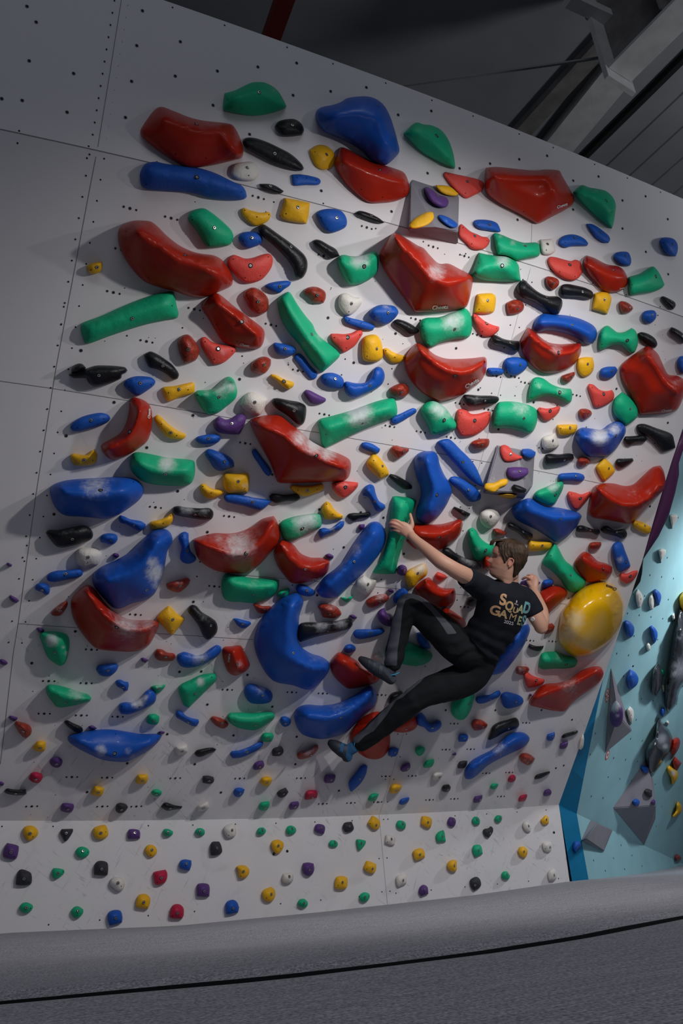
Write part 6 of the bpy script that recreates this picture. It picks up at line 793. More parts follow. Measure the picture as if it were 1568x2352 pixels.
# ------------------------------------------------------------ climbing holds
def smooth_closed(P, step):
    """rounded outline through the traced points; real corners stay corners"""
    P = np.array(P, float); k = len(P); out = []; D = np.roll(P, -1, 0) - P; an = np.arctan2(D[:, 1], D[:, 0])
    turn = np.abs((an - np.roll(an, 1) + np.pi) % (2 * np.pi) - np.pi); cor = turn > 1.05
    for i in range(k):
        p0, p1, p2, p3 = P[i - 1], P[i], P[(i + 1) % k], P[(i + 2) % k]
        if cor[i]: p0 = p1 - (p2 - p1) * .25
        if cor[(i + 1) % k]: p3 = p2 + (p2 - p1) * .25
        t1 = max(np.linalg.norm(p1 - p0), 1e-3) ** .5; t2 = t1 + max(np.linalg.norm(p2 - p1), 1e-3) ** .5; t3 = t2 + max(np.linalg.norm(p3 - p2), 1e-3) ** .5; m = max(2, int(round(np.linalg.norm(p2 - p1) / step)))
        for t in np.linspace(t1, t2, m + 1)[:-1]:
            A1 = (t1 - t) / t1 * p0 + t / t1 * p1; A2 = (t2 - t) / (t2 - t1) * p1 + (t - t1) / (t2 - t1) * p2
            A3 = (t3 - t) / (t3 - t2) * p2 + (t - t2) / (t3 - t2) * p3; B1 = (t2 - t) / t2 * A1 + t / t2 * A2; B2 = (t3 - t) / (t3 - t1) * A2 + (t - t1) / (t3 - t1) * A3
            out.append((t2 - t) / (t2 - t1) * B1 + (t - t1) / (t2 - t1) * B2)
    return np.array(out)
def near_on(poly, p):
    best = None
    if len(poly) == 1: return poly[0]
    for a, b in zip(poly[:-1], poly[1:]):
        t = np.clip(np.dot(p - a, b - a) / max(np.dot(b - a, b - a), 1e-9), 0, 1); q = a + (b - a) * t; d = np.hypot(*(p - q))
        if best is None or d < best[0]: best = (d, q)
    return best[1]
def seg_dist(P, poly, closed=True):
    A = poly; B = np.roll(poly, -1, 0) if closed else poly[1:]; A = A if closed else poly[:-1]
    if len(A) == 0: return np.hypot(*(P - poly[0]).T)
    d = B - A; L2 = np.maximum((d ** 2).sum(1), 1e-9); t = np.clip(((P[:, None] - A) * d).sum(2) / L2, 0, 1)
    return np.sqrt(((P[:, None] - A - d * t[..., None]) ** 2).sum(2)).min(1)
def within(P, poly):
    x, y = P[:, 0:1], P[:, 1:2]; ax, ay = poly[:, 0], poly[:, 1]; bx, by = np.roll(ax, -1), np.roll(ay, -1)
    c = ((ay > y) != (by > y)) & (x < (bx - ax) * (y - ay) / (by - ay + 1e-12) + ax); return c.sum(1) % 2 == 1
def lump(pts, H, ridge, power, edge, dist=wall_dist, upshift=.12):
    """a hold: traced outline, rising steeply at its rim and then towards its ridge line"""
    size = max(np.ptp([p[0] for p in pts]), np.ptp([p[1] for p in pts]))
    O = smooth_closed(pts, 5.5 if size > 130 else (3.2 if size > 55 else 2.)); n = len(O); c = O.mean(0); Q = O - c; ev, evec = np.linalg.eigh(Q.T @ Q / n); L, W_ = math.sqrt(ev[1]), math.sqrt(ev[0]); a = evec[:, 1]
    if not ridge:
        up = np.array([0, -1.]) * W_ * upshift * 2; e = max(L - W_, 0) * 1.25
        ridge = [c - a * e + up, c + a * e + up] if e > 2 else [c + up]
    R_ = np.array(ridge, float); wz = W_ * (.30 if power > 1.2 else .2)
    nrm = np.roll(O, -1, 0) - np.roll(O, 1, 0); nrm = np.stack([-nrm[:, 1], nrm[:, 0]], 1) / np.maximum(np.hypot(*nrm.T), 1e-6)[:, None]
    if not within(O + nrm * .4, O).mean() > .5: nrm = -nrm
    C_ = []
    for f in (.10, .28, .55, 1.):
        q = O + nrm * wz * f; q = q[within(q, O)]; q = q[seg_dist(q, O) > wz * f * .93] if len(q) else q
        if len(q): C_.append(q)
    sp = max(size / ((36 if power < 1.2 else 28) if size > 130 else 15), 1.6); g = []
    for j, y in enumerate(np.arange(O[:, 1].min(), O[:, 1].max(), sp * .87)): g += [(x + (j % 2) * sp / 2, y) for x in np.arange(O[:, 0].min(), O[:, 0].max(), sp)]
    g = np.array(g); g = g[within(g, O)]; g = g[seg_dist(g, O) > wz * 1.25] if len(g) else g; rp_ = []
    for p, q in zip(R_[:-1], R_[1:]):
        m_ = max(2, int(np.hypot(*(q - p)) / sp) + 1); rp_ += [p + (q - p) * k / m_ for k in range(m_)]
    rp_ = np.array(rp_ + [R_[-1]]); rp_ = rp_[within(rp_, O)]
    if len(g) and len(rp_): g = g[seg_dist(g, R_, False) > sp * .45]
    ALL = np.vstack([O, rp_] + C_ + [q for q in (g,) if len(q)]) if len(rp_) else np.vstack([O] + C_ + [q for q in (g,) if len(q)])
    re_ = [(n + i, n + i + 1) for i in range(len(rp_) - 1) if np.hypot(*(rp_[i + 1] - rp_[i])) < sp * 1.6]
    from mathutils.geometry import delaunay_2d_cdt
    vv, _, ff, _, _, _ = delaunay_2d_cdt([Vector(p) for p in ALL], re_, [list(range(n))], 1, 1e-4)
    px = np.array([(v.x, v.y) for v in vv]); d = seg_dist(px, O); r = seg_dist(px, R_, False); s = d / np.maximum(d + r, 1e-6)
    E_ = np.sqrt(np.maximum(0, 1 - (1 - np.minimum(d / wz, 1)) ** 2)); hh = H * (edge * E_ + (1 - edge) * (1 - (1 - s) ** power)); hh = np.where(d < 1e-3, -.006, hh)
    fa = np.array([f for f in ff if len(f) == 3]); inn = d > wz * .6
    for _ in range(4 if power < 1.2 else (3 if size > 70 else 1)):
        acc = np.zeros(len(hh)); cnt = np.zeros(len(hh))
        for i, j in ((0, 1), (1, 2), (2, 0)): np.add.at(acc, fa[:, i], hh[fa[:, j]]); np.add.at(acc, fa[:, j], hh[fa[:, i]]); np.add.at(cnt, fa[:, i], 1); np.add.at(cnt, fa[:, j], 1)
        hh = np.where(inn & (cnt > 0), .4 * hh + .6 * acc / np.maximum(cnt, 1), hh)
    P3 = on_wall(px[:, 0], px[:, 1], hh, dist); Fc = [tuple(f) for f in ff]; m_ = len(px)
    # closed underneath: the same outline again, a touch inside the wall
    rim = np.where(d < 1e-3)[0]; B = on_wall(px[:, 0], px[:, 1], np.full(m_, -.012), dist)
    loop = [int(np.argmin(np.hypot(*(px[rim] - o).T))) for o in O]; loop = [int(rim[i]) for i in loop]
    k0 = m_; P3 = np.vstack([P3, B[loop]]); px = np.vstack([px, px[loop]]); Fc += [(loop[i], loop[(i + 1) % n], k0 + (i + 1) % n, k0 + i) for i in range(n)]; Fc.append(tuple(k0 + i for i in range(n)))
    return px, P3, Fc, m_
def clean(me):
    bm = bmesh.new(); bm.from_mesh(me); bmesh.ops.remove_doubles(bm, verts=bm.verts, dist=.0004)
    bmesh.ops.recalc_face_normals(bm, faces=bm.faces); bm.to_mesh(me); bm.free()
    me.polygons.foreach_set('use_smooth', [True] * len(me.polygons))
_ring = {}
def bolt_mesh(kind):
    if kind in _ring: return _ring[kind]
    bm = bmesh.new()
    def ringz(r0, r1, z0, z1, mi, n=18):
        a = [bm.verts.new((r0 * math.cos(t), r0 * math.sin(t), z0)) for t in np.linspace(0, 2 * math.pi, n + 1)[:-1]]
        b = [bm.verts.new((r1 * math.cos(t), r1 * math.sin(t), z1)) for t in np.linspace(0, 2 * math.pi, n + 1)[:-1]]
        for i in range(n): f = bm.faces.new((a[i], a[(i + 1) % n], b[(i + 1) % n], b[i])); f.material_index = mi
        return b
    if kind == 0:                     # socket-head bolt in its dark counterbore
        ringz(.0092, .0072, .0008, .0012, 1); ringz(.0072, .0072, .0012, .0022, 0); b = ringz(.0072, .0038, .0022, .0026, 0)
        b = ringz(.0038, .0036, .0026, .0014, 1, 6); f = bm.faces.new(b); f.material_index = 1
    else:                             # deep counterbore seen as a dark hole
        ringz(.0118, .0104, .0008, .0014, 2); b = ringz(.0104, .0092, .0014, .0008, 1); f = bm.faces.new(b); f.material_index = 1
        b = ringz(.0062, .0058, .0010, .0016, 0); ringz(.0058, .0028, .0016, .0016, 0)
    me = from_bm('bolt', bm); _ring[kind] = me
    for m_ in (M_STEEL, M_HOLE, HM['S']): me.materials.append(m_)
    return me
def hit(bvh, x, y):
    d = Vector(rays(x, y)).normalized(); loc, nrm, idx, ds = bvh.ray_cast(Vector(CAM), d)
    if loc is None: return None
    if nrm.dot(d) > 0: nrm = -nrm
    return loc, nrm
def holes_on(V, Fc, idx, bvh, pts, r=.0036):
    for x, y in pts:
        q = hit(bvh, x, y)
        if not q: continue
        p, nm = q; u = nm.orthogonal().normalized(); v = nm.cross(u); k = len(V)
        for i in range(8): t = i * math.pi / 4; V.append(tuple(p + nm * .0012 + (u * math.cos(t) + v * math.sin(t)) * r))
        Fc.append(tuple(range(k, k + 8))); idx.append(1)
def make_hold(col, H, outlines, bolt, scr, ridge, chalk, label, cat, group, name, dist=wall_dist, offwall=None):
    root = None; bvh = None
    for li, pts in enumerate(outlines):
        power, edge = (1.12, .18) if col == 'R' and H > .12 else ((1.35, .28) if name == 'climbing_macro' and col != 'Q' else ((2.1, .30) if col == 'Q' else ((1.7, .50) if col != 'n' else (1.3, .45))))
        hh = H if li == 0 else H * .9
        px, P3, Fc, nb = lump(pts, hh, ridge if li == 0 else None, power, edge, dist)
        c = P3[:nb].mean(0) if root is None else None
        nm_ = name if li == 0 else 'bulb'
        if root is None: org = P3[nb:].mean(0)
        me = mesh_of(nm_, P3, Fc, True, org)
        at_ = me.attributes.new('chalk', 'FLOAT', 'POINT')
        base = .02
        val = np.full(len(P3), base)
        for cx, cy, r, a in chalk:
            val = np.maximum(val, base + a * np.exp(-((px[:, 0] - cx) ** 2 + (px[:, 1] - cy) ** 2) / (2 * (r * .75) ** 2)))
        at_.data.foreach_set('value', val)
        clean(me)
        b_ = BVHTree.FromPolygons([tuple(v.co + Vector(org)) for v in me.vertices], [tuple(p.vertices) for p in me.polygons])
        if li == 0 and scr:             # small countersunk screw holes are part of the moulding
            bm = bmesh.new(); bm.from_mesh(me)
            for x, y in scr:
                q = hit(b_, x, y)
                if not q: continue
                p, nm = q; p = p - Vector(org); u = nm.orthogonal().normalized(); v = nm.cross(u)
                vs = [bm.verts.new(p + nm * .0012 + (u * math.cos(t) + v * math.sin(t)) * .0031) for t in [k * math.pi / 4 for k in range(8)]]
                f = bm.faces.new(vs); f.material_index = 1; f.smooth = False
            bm.to_mesh(me); bm.free()
        o = link(nm_, me, [HM[col], M_HOLE], root)
        if root is None:
            root = o; o.location = org; bvh = b_
            tag(o, label, cat, group)
        else:
            o.matrix_parent_inverse = Matrix.Identity(4)
    if bolt:
        q = hit(bvh, bolt[0], bolt[1])
        if q:
            p, nm = q; me = bolt_mesh(bolt[2]); b = bpy.data.objects.new('bolt', me); COL.objects.link(b); b.parent = root
            b.location = p - Vector(org); b.rotation_mode = 'QUATERNION'; b.rotation_quaternion = nm.to_track_quat('Z', 'Y')
    return root, bvh
def lettering(text, x, y, size, rot, bvh, parent, material, name='lettering', bold=.0, track=1.0, shear=0., off=.004):
    """text laid on a surface: glyph outlines dropped on it along the view of the reader"""
    cu = bpy.data.curves.new(name, 'FONT'); cu.body = text; cu.size = 1; cu.offset = bold; cu.align_x = 'CENTER'; cu.align_y = 'CENTER'; cu.shear = shear; cu.space_character = track
    to = bpy.data.objects.new(name, cu); COL.objects.link(to); dg = bpy.context.evaluated_depsgraph_get(); me = bpy.data.meshes.new_from_object(to.evaluated_get(dg))
    bpy.data.objects.remove(to); bm = bmesh.new(); bm.from_mesh(me)
    bmesh.ops.subdivide_edges(bm, edges=[e for e in bm.edges if e.calc_length() > .25], cuts=1); bmesh.ops.triangulate(bm, faces=bm.faces)
    a = math.radians(rot); bad = []
    for v in bm.verts:
        px = x + (v.co.x * math.cos(a) + v.co.y * math.sin(a)) * size; py = y + (v.co.x * math.sin(a) - v.co.y * math.cos(a)) * size
        q = hit(bvh, px, py)
        if q: v.co = q[0] + q[1] * off - parent.location
        else: bad.append(v)
    bmesh.ops.delete(bm, geom=bad, context='VERTS'); bm.to_mesh(me); bm.free(); me.materials.clear()
    o = link(name, me, material, parent); o.matrix_parent_inverse = Matrix.Identity(4)
    return o
TEXTS = {  # label start -> (x, y, em size in px, rotation, word)
 'large pentagonal red': (1289, 472, 8.6, -19, 'Cheeta'), 'huge angular red': (1009.5, 704.8, 12.6, -4, 'Cheeta'), 'wing-like red macro': (1427, 661.5, 4, -14, 'Cheeta'),
 'large dark red macro with a notch': (1529.5, 942, 8, -8, 'Cheeta'), 'red crescent macro with a glossy': (1082, 880, 12, -31, 'Cheeta'), 'slanted red macro with white': (561.5, 791.5, 7.4, 9, 'Cheeta'),
 'upright bent red macro': (341, 950.5, 7.6, -88, 'Cheeta'), 'giant glossy yellow': (1403, 1350, 9, 200, 'Cheeta'), 'glossy red macro with a swept': (727, 1329, 7, -18, 'Cheeta'), 'red macro touching the top': (1384, 1331, 4.5, -3, 'Cheeta'),
 'ribbed red block': (527, 1511, 5.2, -82, 'CHEETA')}
for (col, H, outs, bolt, scr, ridge, chalk, label, kindn) in HOLDS:
    name, cat, group = (('climbing_macro', 'climbing hold', 'large macros on the white overhang'), ('climbing_hold', 'climbing hold', 'bolt-on holds on the white overhang'), ('foothold', 'foothold', 'small footholds on the kickboard and lower wall'))[kindn]
    root, bvh = make_hold(col, H, outs, bolt, scr, ridge, chalk, label, cat, group, name)
    for k, (tx, ty, sz, rt, word) in TEXTS.items():
        if label.startswith(k): lettering(word, tx, ty, sz, rt, bvh, root, M_BLACK if col == 'Q' else M_WHITE, bold=.02, shear=.25)

# ------------------------------------------------------------ turquoise side wall, blue corner strip and what hangs on them
M_TURQ = mat('turquoise_wall_paint', (.31, .56, .62), .6, .3, mottle=.12, mscale=2.5)
M_TEAL = mat('deep_blue_wall_paint', (.0, .17, .35), .55, .3, mottle=.08)
wd = float(np.dot(Rp[8] - CAM, CR[:, 1]))       # depth of the white edge where the strip ends
Q2 = at(1386, 1552, wd + .16)
tn = np.cross(Q1 - Q0, Q2 - Q0); tn /= np.linalg.norm(tn)
if np.dot(tn, CAM - Q0) < 0: tn = -tn
vn = np.cross(Q1 - Q0, np.array([0, 0, 1.])); vn /= np.linalg.norm(vn)
if np.dot(vn, CAM - Q0) < 0: vn = -vn
def turq_dist(P): return (P - Q0) @ tn
def low_dist(P): return (P - Q0) @ vn
dQ = Q2 - Q0; top = Q0 + dQ * 4.6; dc = Q1 - Q0; far = 2.6
V = [tuple(Q0), tuple(Q0 + dc * far), tuple(top + dc * far), tuple(top)]
V += [tuple(np.array(v) - tn * .08) for v in V]
Fc = [(0, 1, 2, 3), (7, 6, 5, 4), (0, 4, 5, 1), (1, 5, 6, 2), (2, 6, 7, 3), (3, 7, 4, 0)]
V, Fc = list(V), list(Fc); mi = [0] * 6
def pdots(pts, dist, nrm, r=.008):
    for x, y in pts:
        p = on_wall(float(x), float(y), .002, dist, 40.); a = np.cross(nrm, (0, 0, 1.)); a /= np.linalg.norm(a); b = np.cross(nrm, a); k = len(V)
        for i in range(8): t = i * math.pi / 4; V.append(tuple(p + (a * math.cos(t) + b * math.sin(t)) * r))
        Fc.append(tuple(range(k, k + 8))); mi.append(1)
rnd = random.Random(8); dts = []
for r in range(17):
    for c in range(9):
        x = 1360 + c * 27 + (r % 2) * 13 - r * 1.2; y = 1925 - r * 48 + c * 4
        if y < 1840 + c * 12 and y > 1080 and x > 1400 - (y - 1300) * .15 and rnd.random() < .7: dts.append((x, y))
pdots(dts, turq_dist, tn)
tw = link('wall_right', mesh_of('wall_right', V, Fc), [M_TURQ, M_HOLE]); tw.data.polygons.foreach_set('material_index', mi); tag(tw, kind='structure')
V = [tuple(Q0), tuple(Q0 + dc * far), tuple(Q0 + dc * far - (0, 0, .9)), tuple(Q0 - (0, 0, .75))]; V += [tuple(np.array(v) - vn * .08) for v in V]
Fc = [(0, 1, 2, 3), (7, 6, 5, 4), (0, 4, 5, 1), (1, 5, 6, 2), (2, 6, 7, 3), (3, 7, 4, 0)]; mi = [0] * 6
pdots([(1363, 1976), (1390, 2000), (1409, 1971), (1426, 1941), (1451, 1965), (1434, 1996), (1474, 1989)], low_dist, vn)
tl = link('wall_right_lower', mesh_of('wall_right_lower', V, Fc), [M_TURQ, M_HOLE]); tl.data.polygons.foreach_set('material_index', mi); tag(tl, kind='structure')
# blue corner strip: closes the gap between the white overhang's edge and the turquoise wall
E0 = [(1283, 1848.4), (1312, 1766), (1341.5, 1684), (1362, 1625), (1382, 1567)]; we = [on_wall(float(a), float(b)) for a, b in E0]
te = [Q0 + dQ * t for t in np.linspace(0, 1, 5)]
V = [tuple(KR[2]), tuple(Q0b - (0, 0, .15))] + [tuple(v) for p in zip(we, te) for v in p]; V[0] = tuple(np.array(K0) * (1, 1, 0) + (.0, 0, -.72)); V[1] = (Q0[0], Q0[1], -.72)
Fc = [(2 * i, 2 * i + 1, 2 * i + 3, 2 * i + 2) for i in range(5)]
n0 = len(V); V += [(v[0] + .03, v[1] + .05, v[2]) for v in V]; Fc += [tuple(n0 + k for k in f[::-1]) for f in Fc] + [(0, n0, n0 + 1, 1)]
tag(link('wall_corner', mesh_of('wall_corner', V, Fc), M_TEAL), kind='structure')
def strip_dist(P): return (P - K0) @ (sn if np.dot(sn, CAM - K0) > 0 else -sn)
GREY = mat('grey_plywood_volume', (.235, .225, .26), .7, .3, 0, .12, 60, chalk=True, mottle=.12, mscale=4)
HM['g'] = GREY
HM['k'] = mat('glossy_dark_grey_fiberglass', (.035, .037, .045), .25, .5, .4, 0, chalk=True, mottle=.2, chalkcol=(.34, .37, .42))
def sidehold(s, dist=turq_dist):
    reg, col, H, pts, ridge, chalk, bolt, label = s
    ox, oy, sc = {'t': (1168, 1200, 3.92), 'y': (1168, 1500, 3.92), 'p': (1168, 900, 3.92), 'E': (1268, 1800, 5.2267)}[reg]
    f = lambda q: [(ox + float(a.split(',')[0]) / sc, oy + float(a.split(',')[1]) / sc) for a in q.split()]
    ch = [(f(c)[0] + (float(c.split(',')[2]) / sc, float(c.split(',')[3]))) for c in chalk.split(';')] if chalk else []
    b = (f(bolt)[0] + (0,)) if bolt else None
    return make_hold(col, H, [f(pts)], b, [], f(ridge) if ridge else [], ch, label, 'climbing hold', 'holds on the turquoise side wall', 'climbing_macro' if 'macro' in label else 'climbing_hold', dist)
SIDE = [
 ('p', 'W', .05, '1448,1110 1470,1100 1515,1105 1520,1135 1490,1190 1470,1235 1455,1170', '', '', '', 'white icicle-shaped hold, higher of two on the turquoise wall'),
 ('p', 'W', .05, '1345,1425 1375,1410 1415,1425 1410,1460 1385,1500 1370,1543 1355,1480', '', '', '', 'white icicle-shaped hold, lower of two on the turquoise wall'),
 ('t', 'W', .05, '1140,640 1160,597 1195,640 1210,700 1185,765 1160,765 1142,700', '', '', '1188,690', 'long white hold nearest the white wall, on turquoise'),
 ('t', 'W', .05, '1258,720 1270,660 1295,640 1312,700 1300,780 1275,785', '', '', '', 'white hold tucked behind a blue hold on the turquoise wall'),
 ('t', 'B', .06, '1303,620 1320,597 1360,630 1373,670 1355,745 1335,735 1315,690', '', '', '', 'highest blue hold on the turquoise wall'),
 ('t', 'B', .06, '1038,890 1055,878 1100,900 1130,950 1118,1020 1090,1040 1060,1010', '', '', '1115,965', 'blue almond-shaped hold on turquoise, closest to the white wall'),
 ('t', 'B', .06, '1270,935 1285,925 1320,955 1340,1000 1330,1060 1310,1090 1290,1040', '', '', '', 'narrow blue leaf hold in the middle of the turquoise wall'),
 ('t', 'W', .05, '1238,1100 1255,1080 1275,1105 1270,1150 1245,1155', '', '', '', 'small white hold below the narrow blue leaf on turquoise'),
 ('y', 'B', .07, '1058,230 1075,180 1090,145 1140,175 1168,230 1150,290 1090,332 1070,290', '', '', '1115,240', 'blue shell-like hold left of the glossy black lens hold'),
 ('y', 'G', .05, '1365,140 1400,150 1405,185 1375,210', '', '', '', 'small green hold peeking out behind the black lens hold'),
 ('y', 'k', .10, '1290,200 1310,130 1340,85 1365,120 1385,200 1380,290 1350,350 1325,395 1292,370', '', '', '', 'glossy black lens-shaped hold on the turquoise wall'),
 ('y', 'W', .04, '1375,300 1395,285 1405,340 1390,355', '', '', '', 'tiny white hold between the black lens and the grey macro'),
 ('y', 'k', .16, '1535,-406 1575,-370 1650,-250 1670,100 1620,250 1568,290 1530,370 1520,440 1470,510 1435,535 1410,480 1405,324 1440,84 1480,-176', '', '1520,150,130,.9;1500,320,60,.5;1560,-150,90,.6', '', 'tall smoky grey macro cut by the right photo edge'),
 ('t', 'Y', .08, '1535,680 1568,620 1640,640 1640,800 1568,820 1540,750', '', '', '', 'yellow hold above the tall smoky grey macro'),
 ('t', 'W', .04, '1465,830 1490,815 1500,870 1475,885', '', '', '', 'tiny white hold left of the top of the grey macro'),
 ('y', 'B', .05, '1360,540 1375,495 1400,490 1405,530 1385,578', '', '', '', 'small blue hold under the tip of the grey macro'),
 ('y', 'W', .05, '1410,620 1430,603 1447,630 1430,655', '', '', '', 'small white hold beside the top of the black thorn macro'),
 ('y', 'W', .05, '1062,510 1090,478 1118,510 1125,580 1105,640 1075,590', '', '', '1100,560', 'white hold right of the tall grey triangle volume'),
 ('y', 'k', .16, '1350,580 1400,640 1450,700 1475,770 1465,860 1440,900 1370,1010 1305,1095 1260,1060 1235,950 1232,870 1270,790 1310,760 1325,650', '1340,700 1320,860 1400,880', '1380,770,60,1.1;1410,840,40,1', '', 'thorn-shaped black macro above the grey diamond volume'),
 ('y', 'R', .07, '1475,780 1520,755 1543,790 1530,860 1490,925 1455,890', '', '', '', 'red hold right of the thorn-shaped black macro'),
 ('y', 'R', .07, '1480,950 1495,928 1555,990 1520,1055 1480,1030', '', '', '', 'red diamond-like hold above the chalky yellow one'),
 ('y', 'Y', .06, '1425,1030 1445,1010 1510,1050 1525,1100 1500,1160 1465,1188 1455,1120 1430,1070', '', '1480,1080,35,1', '', 'yellow bent hold with chalk near the right photo edge'),
 ('y', 'Y', .06, '1510,1350 1525,1335 1555,1380 1555,1420 1520,1465 1480,1483 1470,1465 1500,1420', '1480,1470 1530,1430 1530,1370', '', '', 'yellow crescent hold low on the turquoise wall'),
]
for s in SIDE: sidehold(s)
sidehold(('E', 'n', .06, '1468,880 1490,830 1550,880 1545,915 1490,932', '', '', '', 'small red hold lowest on the turquoise wall'), low_dist)
sidehold(('E', 'B', .06, '245,760 255,700 290,688 350,710 350,745 310,790 280,828 255,800', '', '', '', 'blue hold straddling the deep blue corner strip'), strip_dist)
# --- plywood volumes: faceted solids, corner list = (x, y, height) pixels on their wall
def volume(corners, faces, label, dist, chalk=(), origin=0, group=None, mat_=None, name='plywood_volume'):
    P = [on_wall(float(x), float(y), h, dist, 40.) for x, y, h in corners]; bm = bmesh.new(); vs = [bm.verts.new(p - P[origin]) for p in P]
    for f in faces: bm.faces.new([vs[i] for i in f])
    bmesh.ops.recalc_face_normals(bm, faces=bm.faces)
    bmesh.ops.bevel(bm, geom=[e for e in bm.edges], offset=.006, segments=2, affect='EDGES')
    bmesh.ops.triangulate(bm, faces=bm.faces); bmesh.ops.subdivide_edges(bm, edges=[e for e in bm.edges if e.calc_length() > .06], cuts=3, use_grid_fill=True)
    me = from_bm(name, bm); o = link(name, me, [mat_ or GREY, M_HOLE]); o.location = P[origin]; tag(o, label, 'climbing volume', group)
    a_ = me.attributes.new('chalk', 'FLOAT', 'POINT'); val = []
    for v in me.vertices:
        q = (np.array(v.co) + P[origin] - CAM) @ CR; x, y = 784 + FPX * q[0] / q[1], 1176 - FPX * q[2] / q[1]; c = .08
        for cx, cy, r, a in chalk: c = max(c, a * math.exp(-((x - cx) ** 2 + (y - cy) ** 2) / (2 * r * r)))
        val.append(c)
    a_.data.foreach_set('value', val)
    bv = BVHTree.FromPolygons([tuple(v.co + o.location) for v in me.vertices], [tuple(p.vertices) for p in me.polygons])
    return o, bv
def shell_dist(bv):                # distance function of a volume's skin along the viewer's ray is awkward; use its facet plane
    def plane(x, y):
        q = hit(bv, x, y)
        if not q: return lambda P: wall_dist(P) - .025
        n = np.array(q[1]); p = np.array(q[0]); return lambda P: (P - p) @ n
    return plane
def on_volume(bv, col, H, pts, label, chalk=(), bolt=None, ridge=None):
    c = np.mean(pts, 0); d = shell_dist(bv)(float(c[0]), float(c[1]))
    return make_hold(col, H, [pts], bolt, [], ridge or [], list(chalk), label, 'climbing hold', 'holds bolted to plywood volumes', 'climbing_hold', d)
def F_(s, ox, oy, sc): return [(ox + float(a.split(',')[0]) / sc, oy + float(a.split(',')[1]) / sc) for a in s.split()]
# upper grey volume on the white wall
c_ = lambda s: F_(s, 650, 150, 3.92); d_ = lambda s: F_(s, 1000, 350, 5.2267); o_ = lambda s: F_(s, 880, 820, 3.92); y_ = lambda s: F_(s, 1168, 1500, 3.92); e_ = lambda s: F_(s, 1268, 1800, 5.2267)
vo, bv = volume([(945, 411, 0), (1054, 446, 0), (1051, 562, 0), (937, 532, 0), (939, 525, .12), (1000, 520, .17), (1052, 533, .14), (1053, 470, .04), (944, 420, .03)],
                [(0, 1, 7, 6, 5, 4, 8), (3, 4, 5), (3, 5, 6, 2), (0, 8, 4, 3), (1, 2, 6, 7), (0, 3, 2, 1)], 'grey plywood volume holding four small holds near the wall top', wall_dist, [(1010, 500, 14, .5), (965, 430, 14, .4)])
on_volume(bv, 'P', .05, c_('1265,1110 1290,1093 1330,1110 1400,1165 1470,1190 1490,1225 1475,1270 1440,1282 1380,1265 1310,1210'), 'purple sausage hold on the upper grey volume', bolt=(1004.1, 450, 0))
on_volume(bv, 'Y', .025, c_('1130,1450 1160,1400 1230,1350 1310,1318 1350,1325 1357,1370 1330,1415 1260,1455 1160,1470'), 'flat yellow hold at the lower left of the upper grey volume')
on_volume(bv, 'B', .03, d_('28,770 45,750 110,760 200,805 265,855 260,890 215,908 150,885 60,815'), 'pale blue hold at the lower right of the upper grey volume', [(1025, 505, 10, .4)])
on_volume(bv, 'Y', .03, d_('0,392 100,395 180,415 275,495 250,520 150,518 60,480 15,430'), 'yellow hold along the top edge of the upper grey volume')
# middle grey volume right of the tall blue macro
vo, bv = volume([(1139, 1021, 0), (1229, 1038, 0), (1223, 1115, 0), (1202, 1146, 0), (1109, 1133, 0), (1113, 1128, .13), (1205, 1132, .20), (1190, 1050, .08), (1142, 1030, .04)],
                [(0, 1, 7, 8), (8, 7, 6, 5), (0, 8, 5, 4), (4, 5, 6, 3), (1, 2, 6, 7), (2, 3, 6), (0, 4, 3, 2, 1)], 'grey plywood volume above the white dome, covered with small holds', wall_dist, [(1130, 1100, 16, .6), (1190, 1065, 18, .6), (1200, 1115, 14, .5)])
on_volume(bv, 'r', .04, o_('1050,850 1055,800 1090,790 1140,815 1170,860 1250,895 1250,915 1170,940 1100,940 1070,910'), 'coral red hold on the middle grey volume', bolt=(1172.7, 1043.5, 0))
on_volume(bv, 'B', .04, o_('1243,850 1250,828 1320,827 1372,855 1365,890 1330,912 1290,905 1250,880'), 'blue hold on the top right corner of the middle grey volume')
on_volume(bv, 'P', .05, o_('1110,1030 1120,995 1200,990 1300,1000 1305,1045 1260,1085 1190,1102 1130,1080'), 'purple hold in the middle of the lower grey volume', bolt=(1193.5, 1082, 0))
on_volume(bv, 'Y', .035, o_('903,1180 920,1140 1000,1130 1060,1100 1110,1097 1125,1115 1110,1150 1050,1180 1000,1218 930,1200'), 'yellow hold at the left corner of the middle grey volume')
on_volume(bv, 'K', .04, o_('1155,1165 1175,1145 1230,1160 1290,1190 1285,1215 1240,1222 1180,1200'), 'small black hold on the middle grey volume')
on_volume(bv, 'Y', .02, o_('1030,1240 1110,1230 1205,1240 1200,1260 1150,1280 1080,1268'), 'yellow hold on the underside of the middle grey volume')
# volumes on the turquoise wall
T = y_('918,120 1110,700 865,905 985,560'); vo, bv = volume([(*T[0], 0), (*T[1], 0), (*T[2], 0), (*T[3], .10)], [(0, 1, 3), (1, 2, 3), (2, 0, 3), (0, 2, 1)], 'tall narrow grey triangular volume on the turquoise wall', turq_dist, [(1410, 1610, 14, .7)])
on_volume(bv, 'P', .08, y_('910,560 940,450 965,428 1010,470 1030,560 1010,640 970,668 930,650'), 'chalk-covered purple hold on the tall grey triangle', [(1410, 1622, 16, 1.2), (1416, 1645, 8, .8)])
T = y_('1238,950 935,1395 1325,1375 1217,1735'); vo, bv = volume([(*T[0], 0), (*T[1], .0), (*T[2], .16), (*T[3], 0), (1500, 1790, 0), (1505, 1880, 0)], [(0, 1, 2), (1, 3, 2), (0, 2, 5, 4), (2, 3, 5), (0, 4, 5, 3, 1)], 'large grey diamond volume low on the turquoise wall', turq_dist)
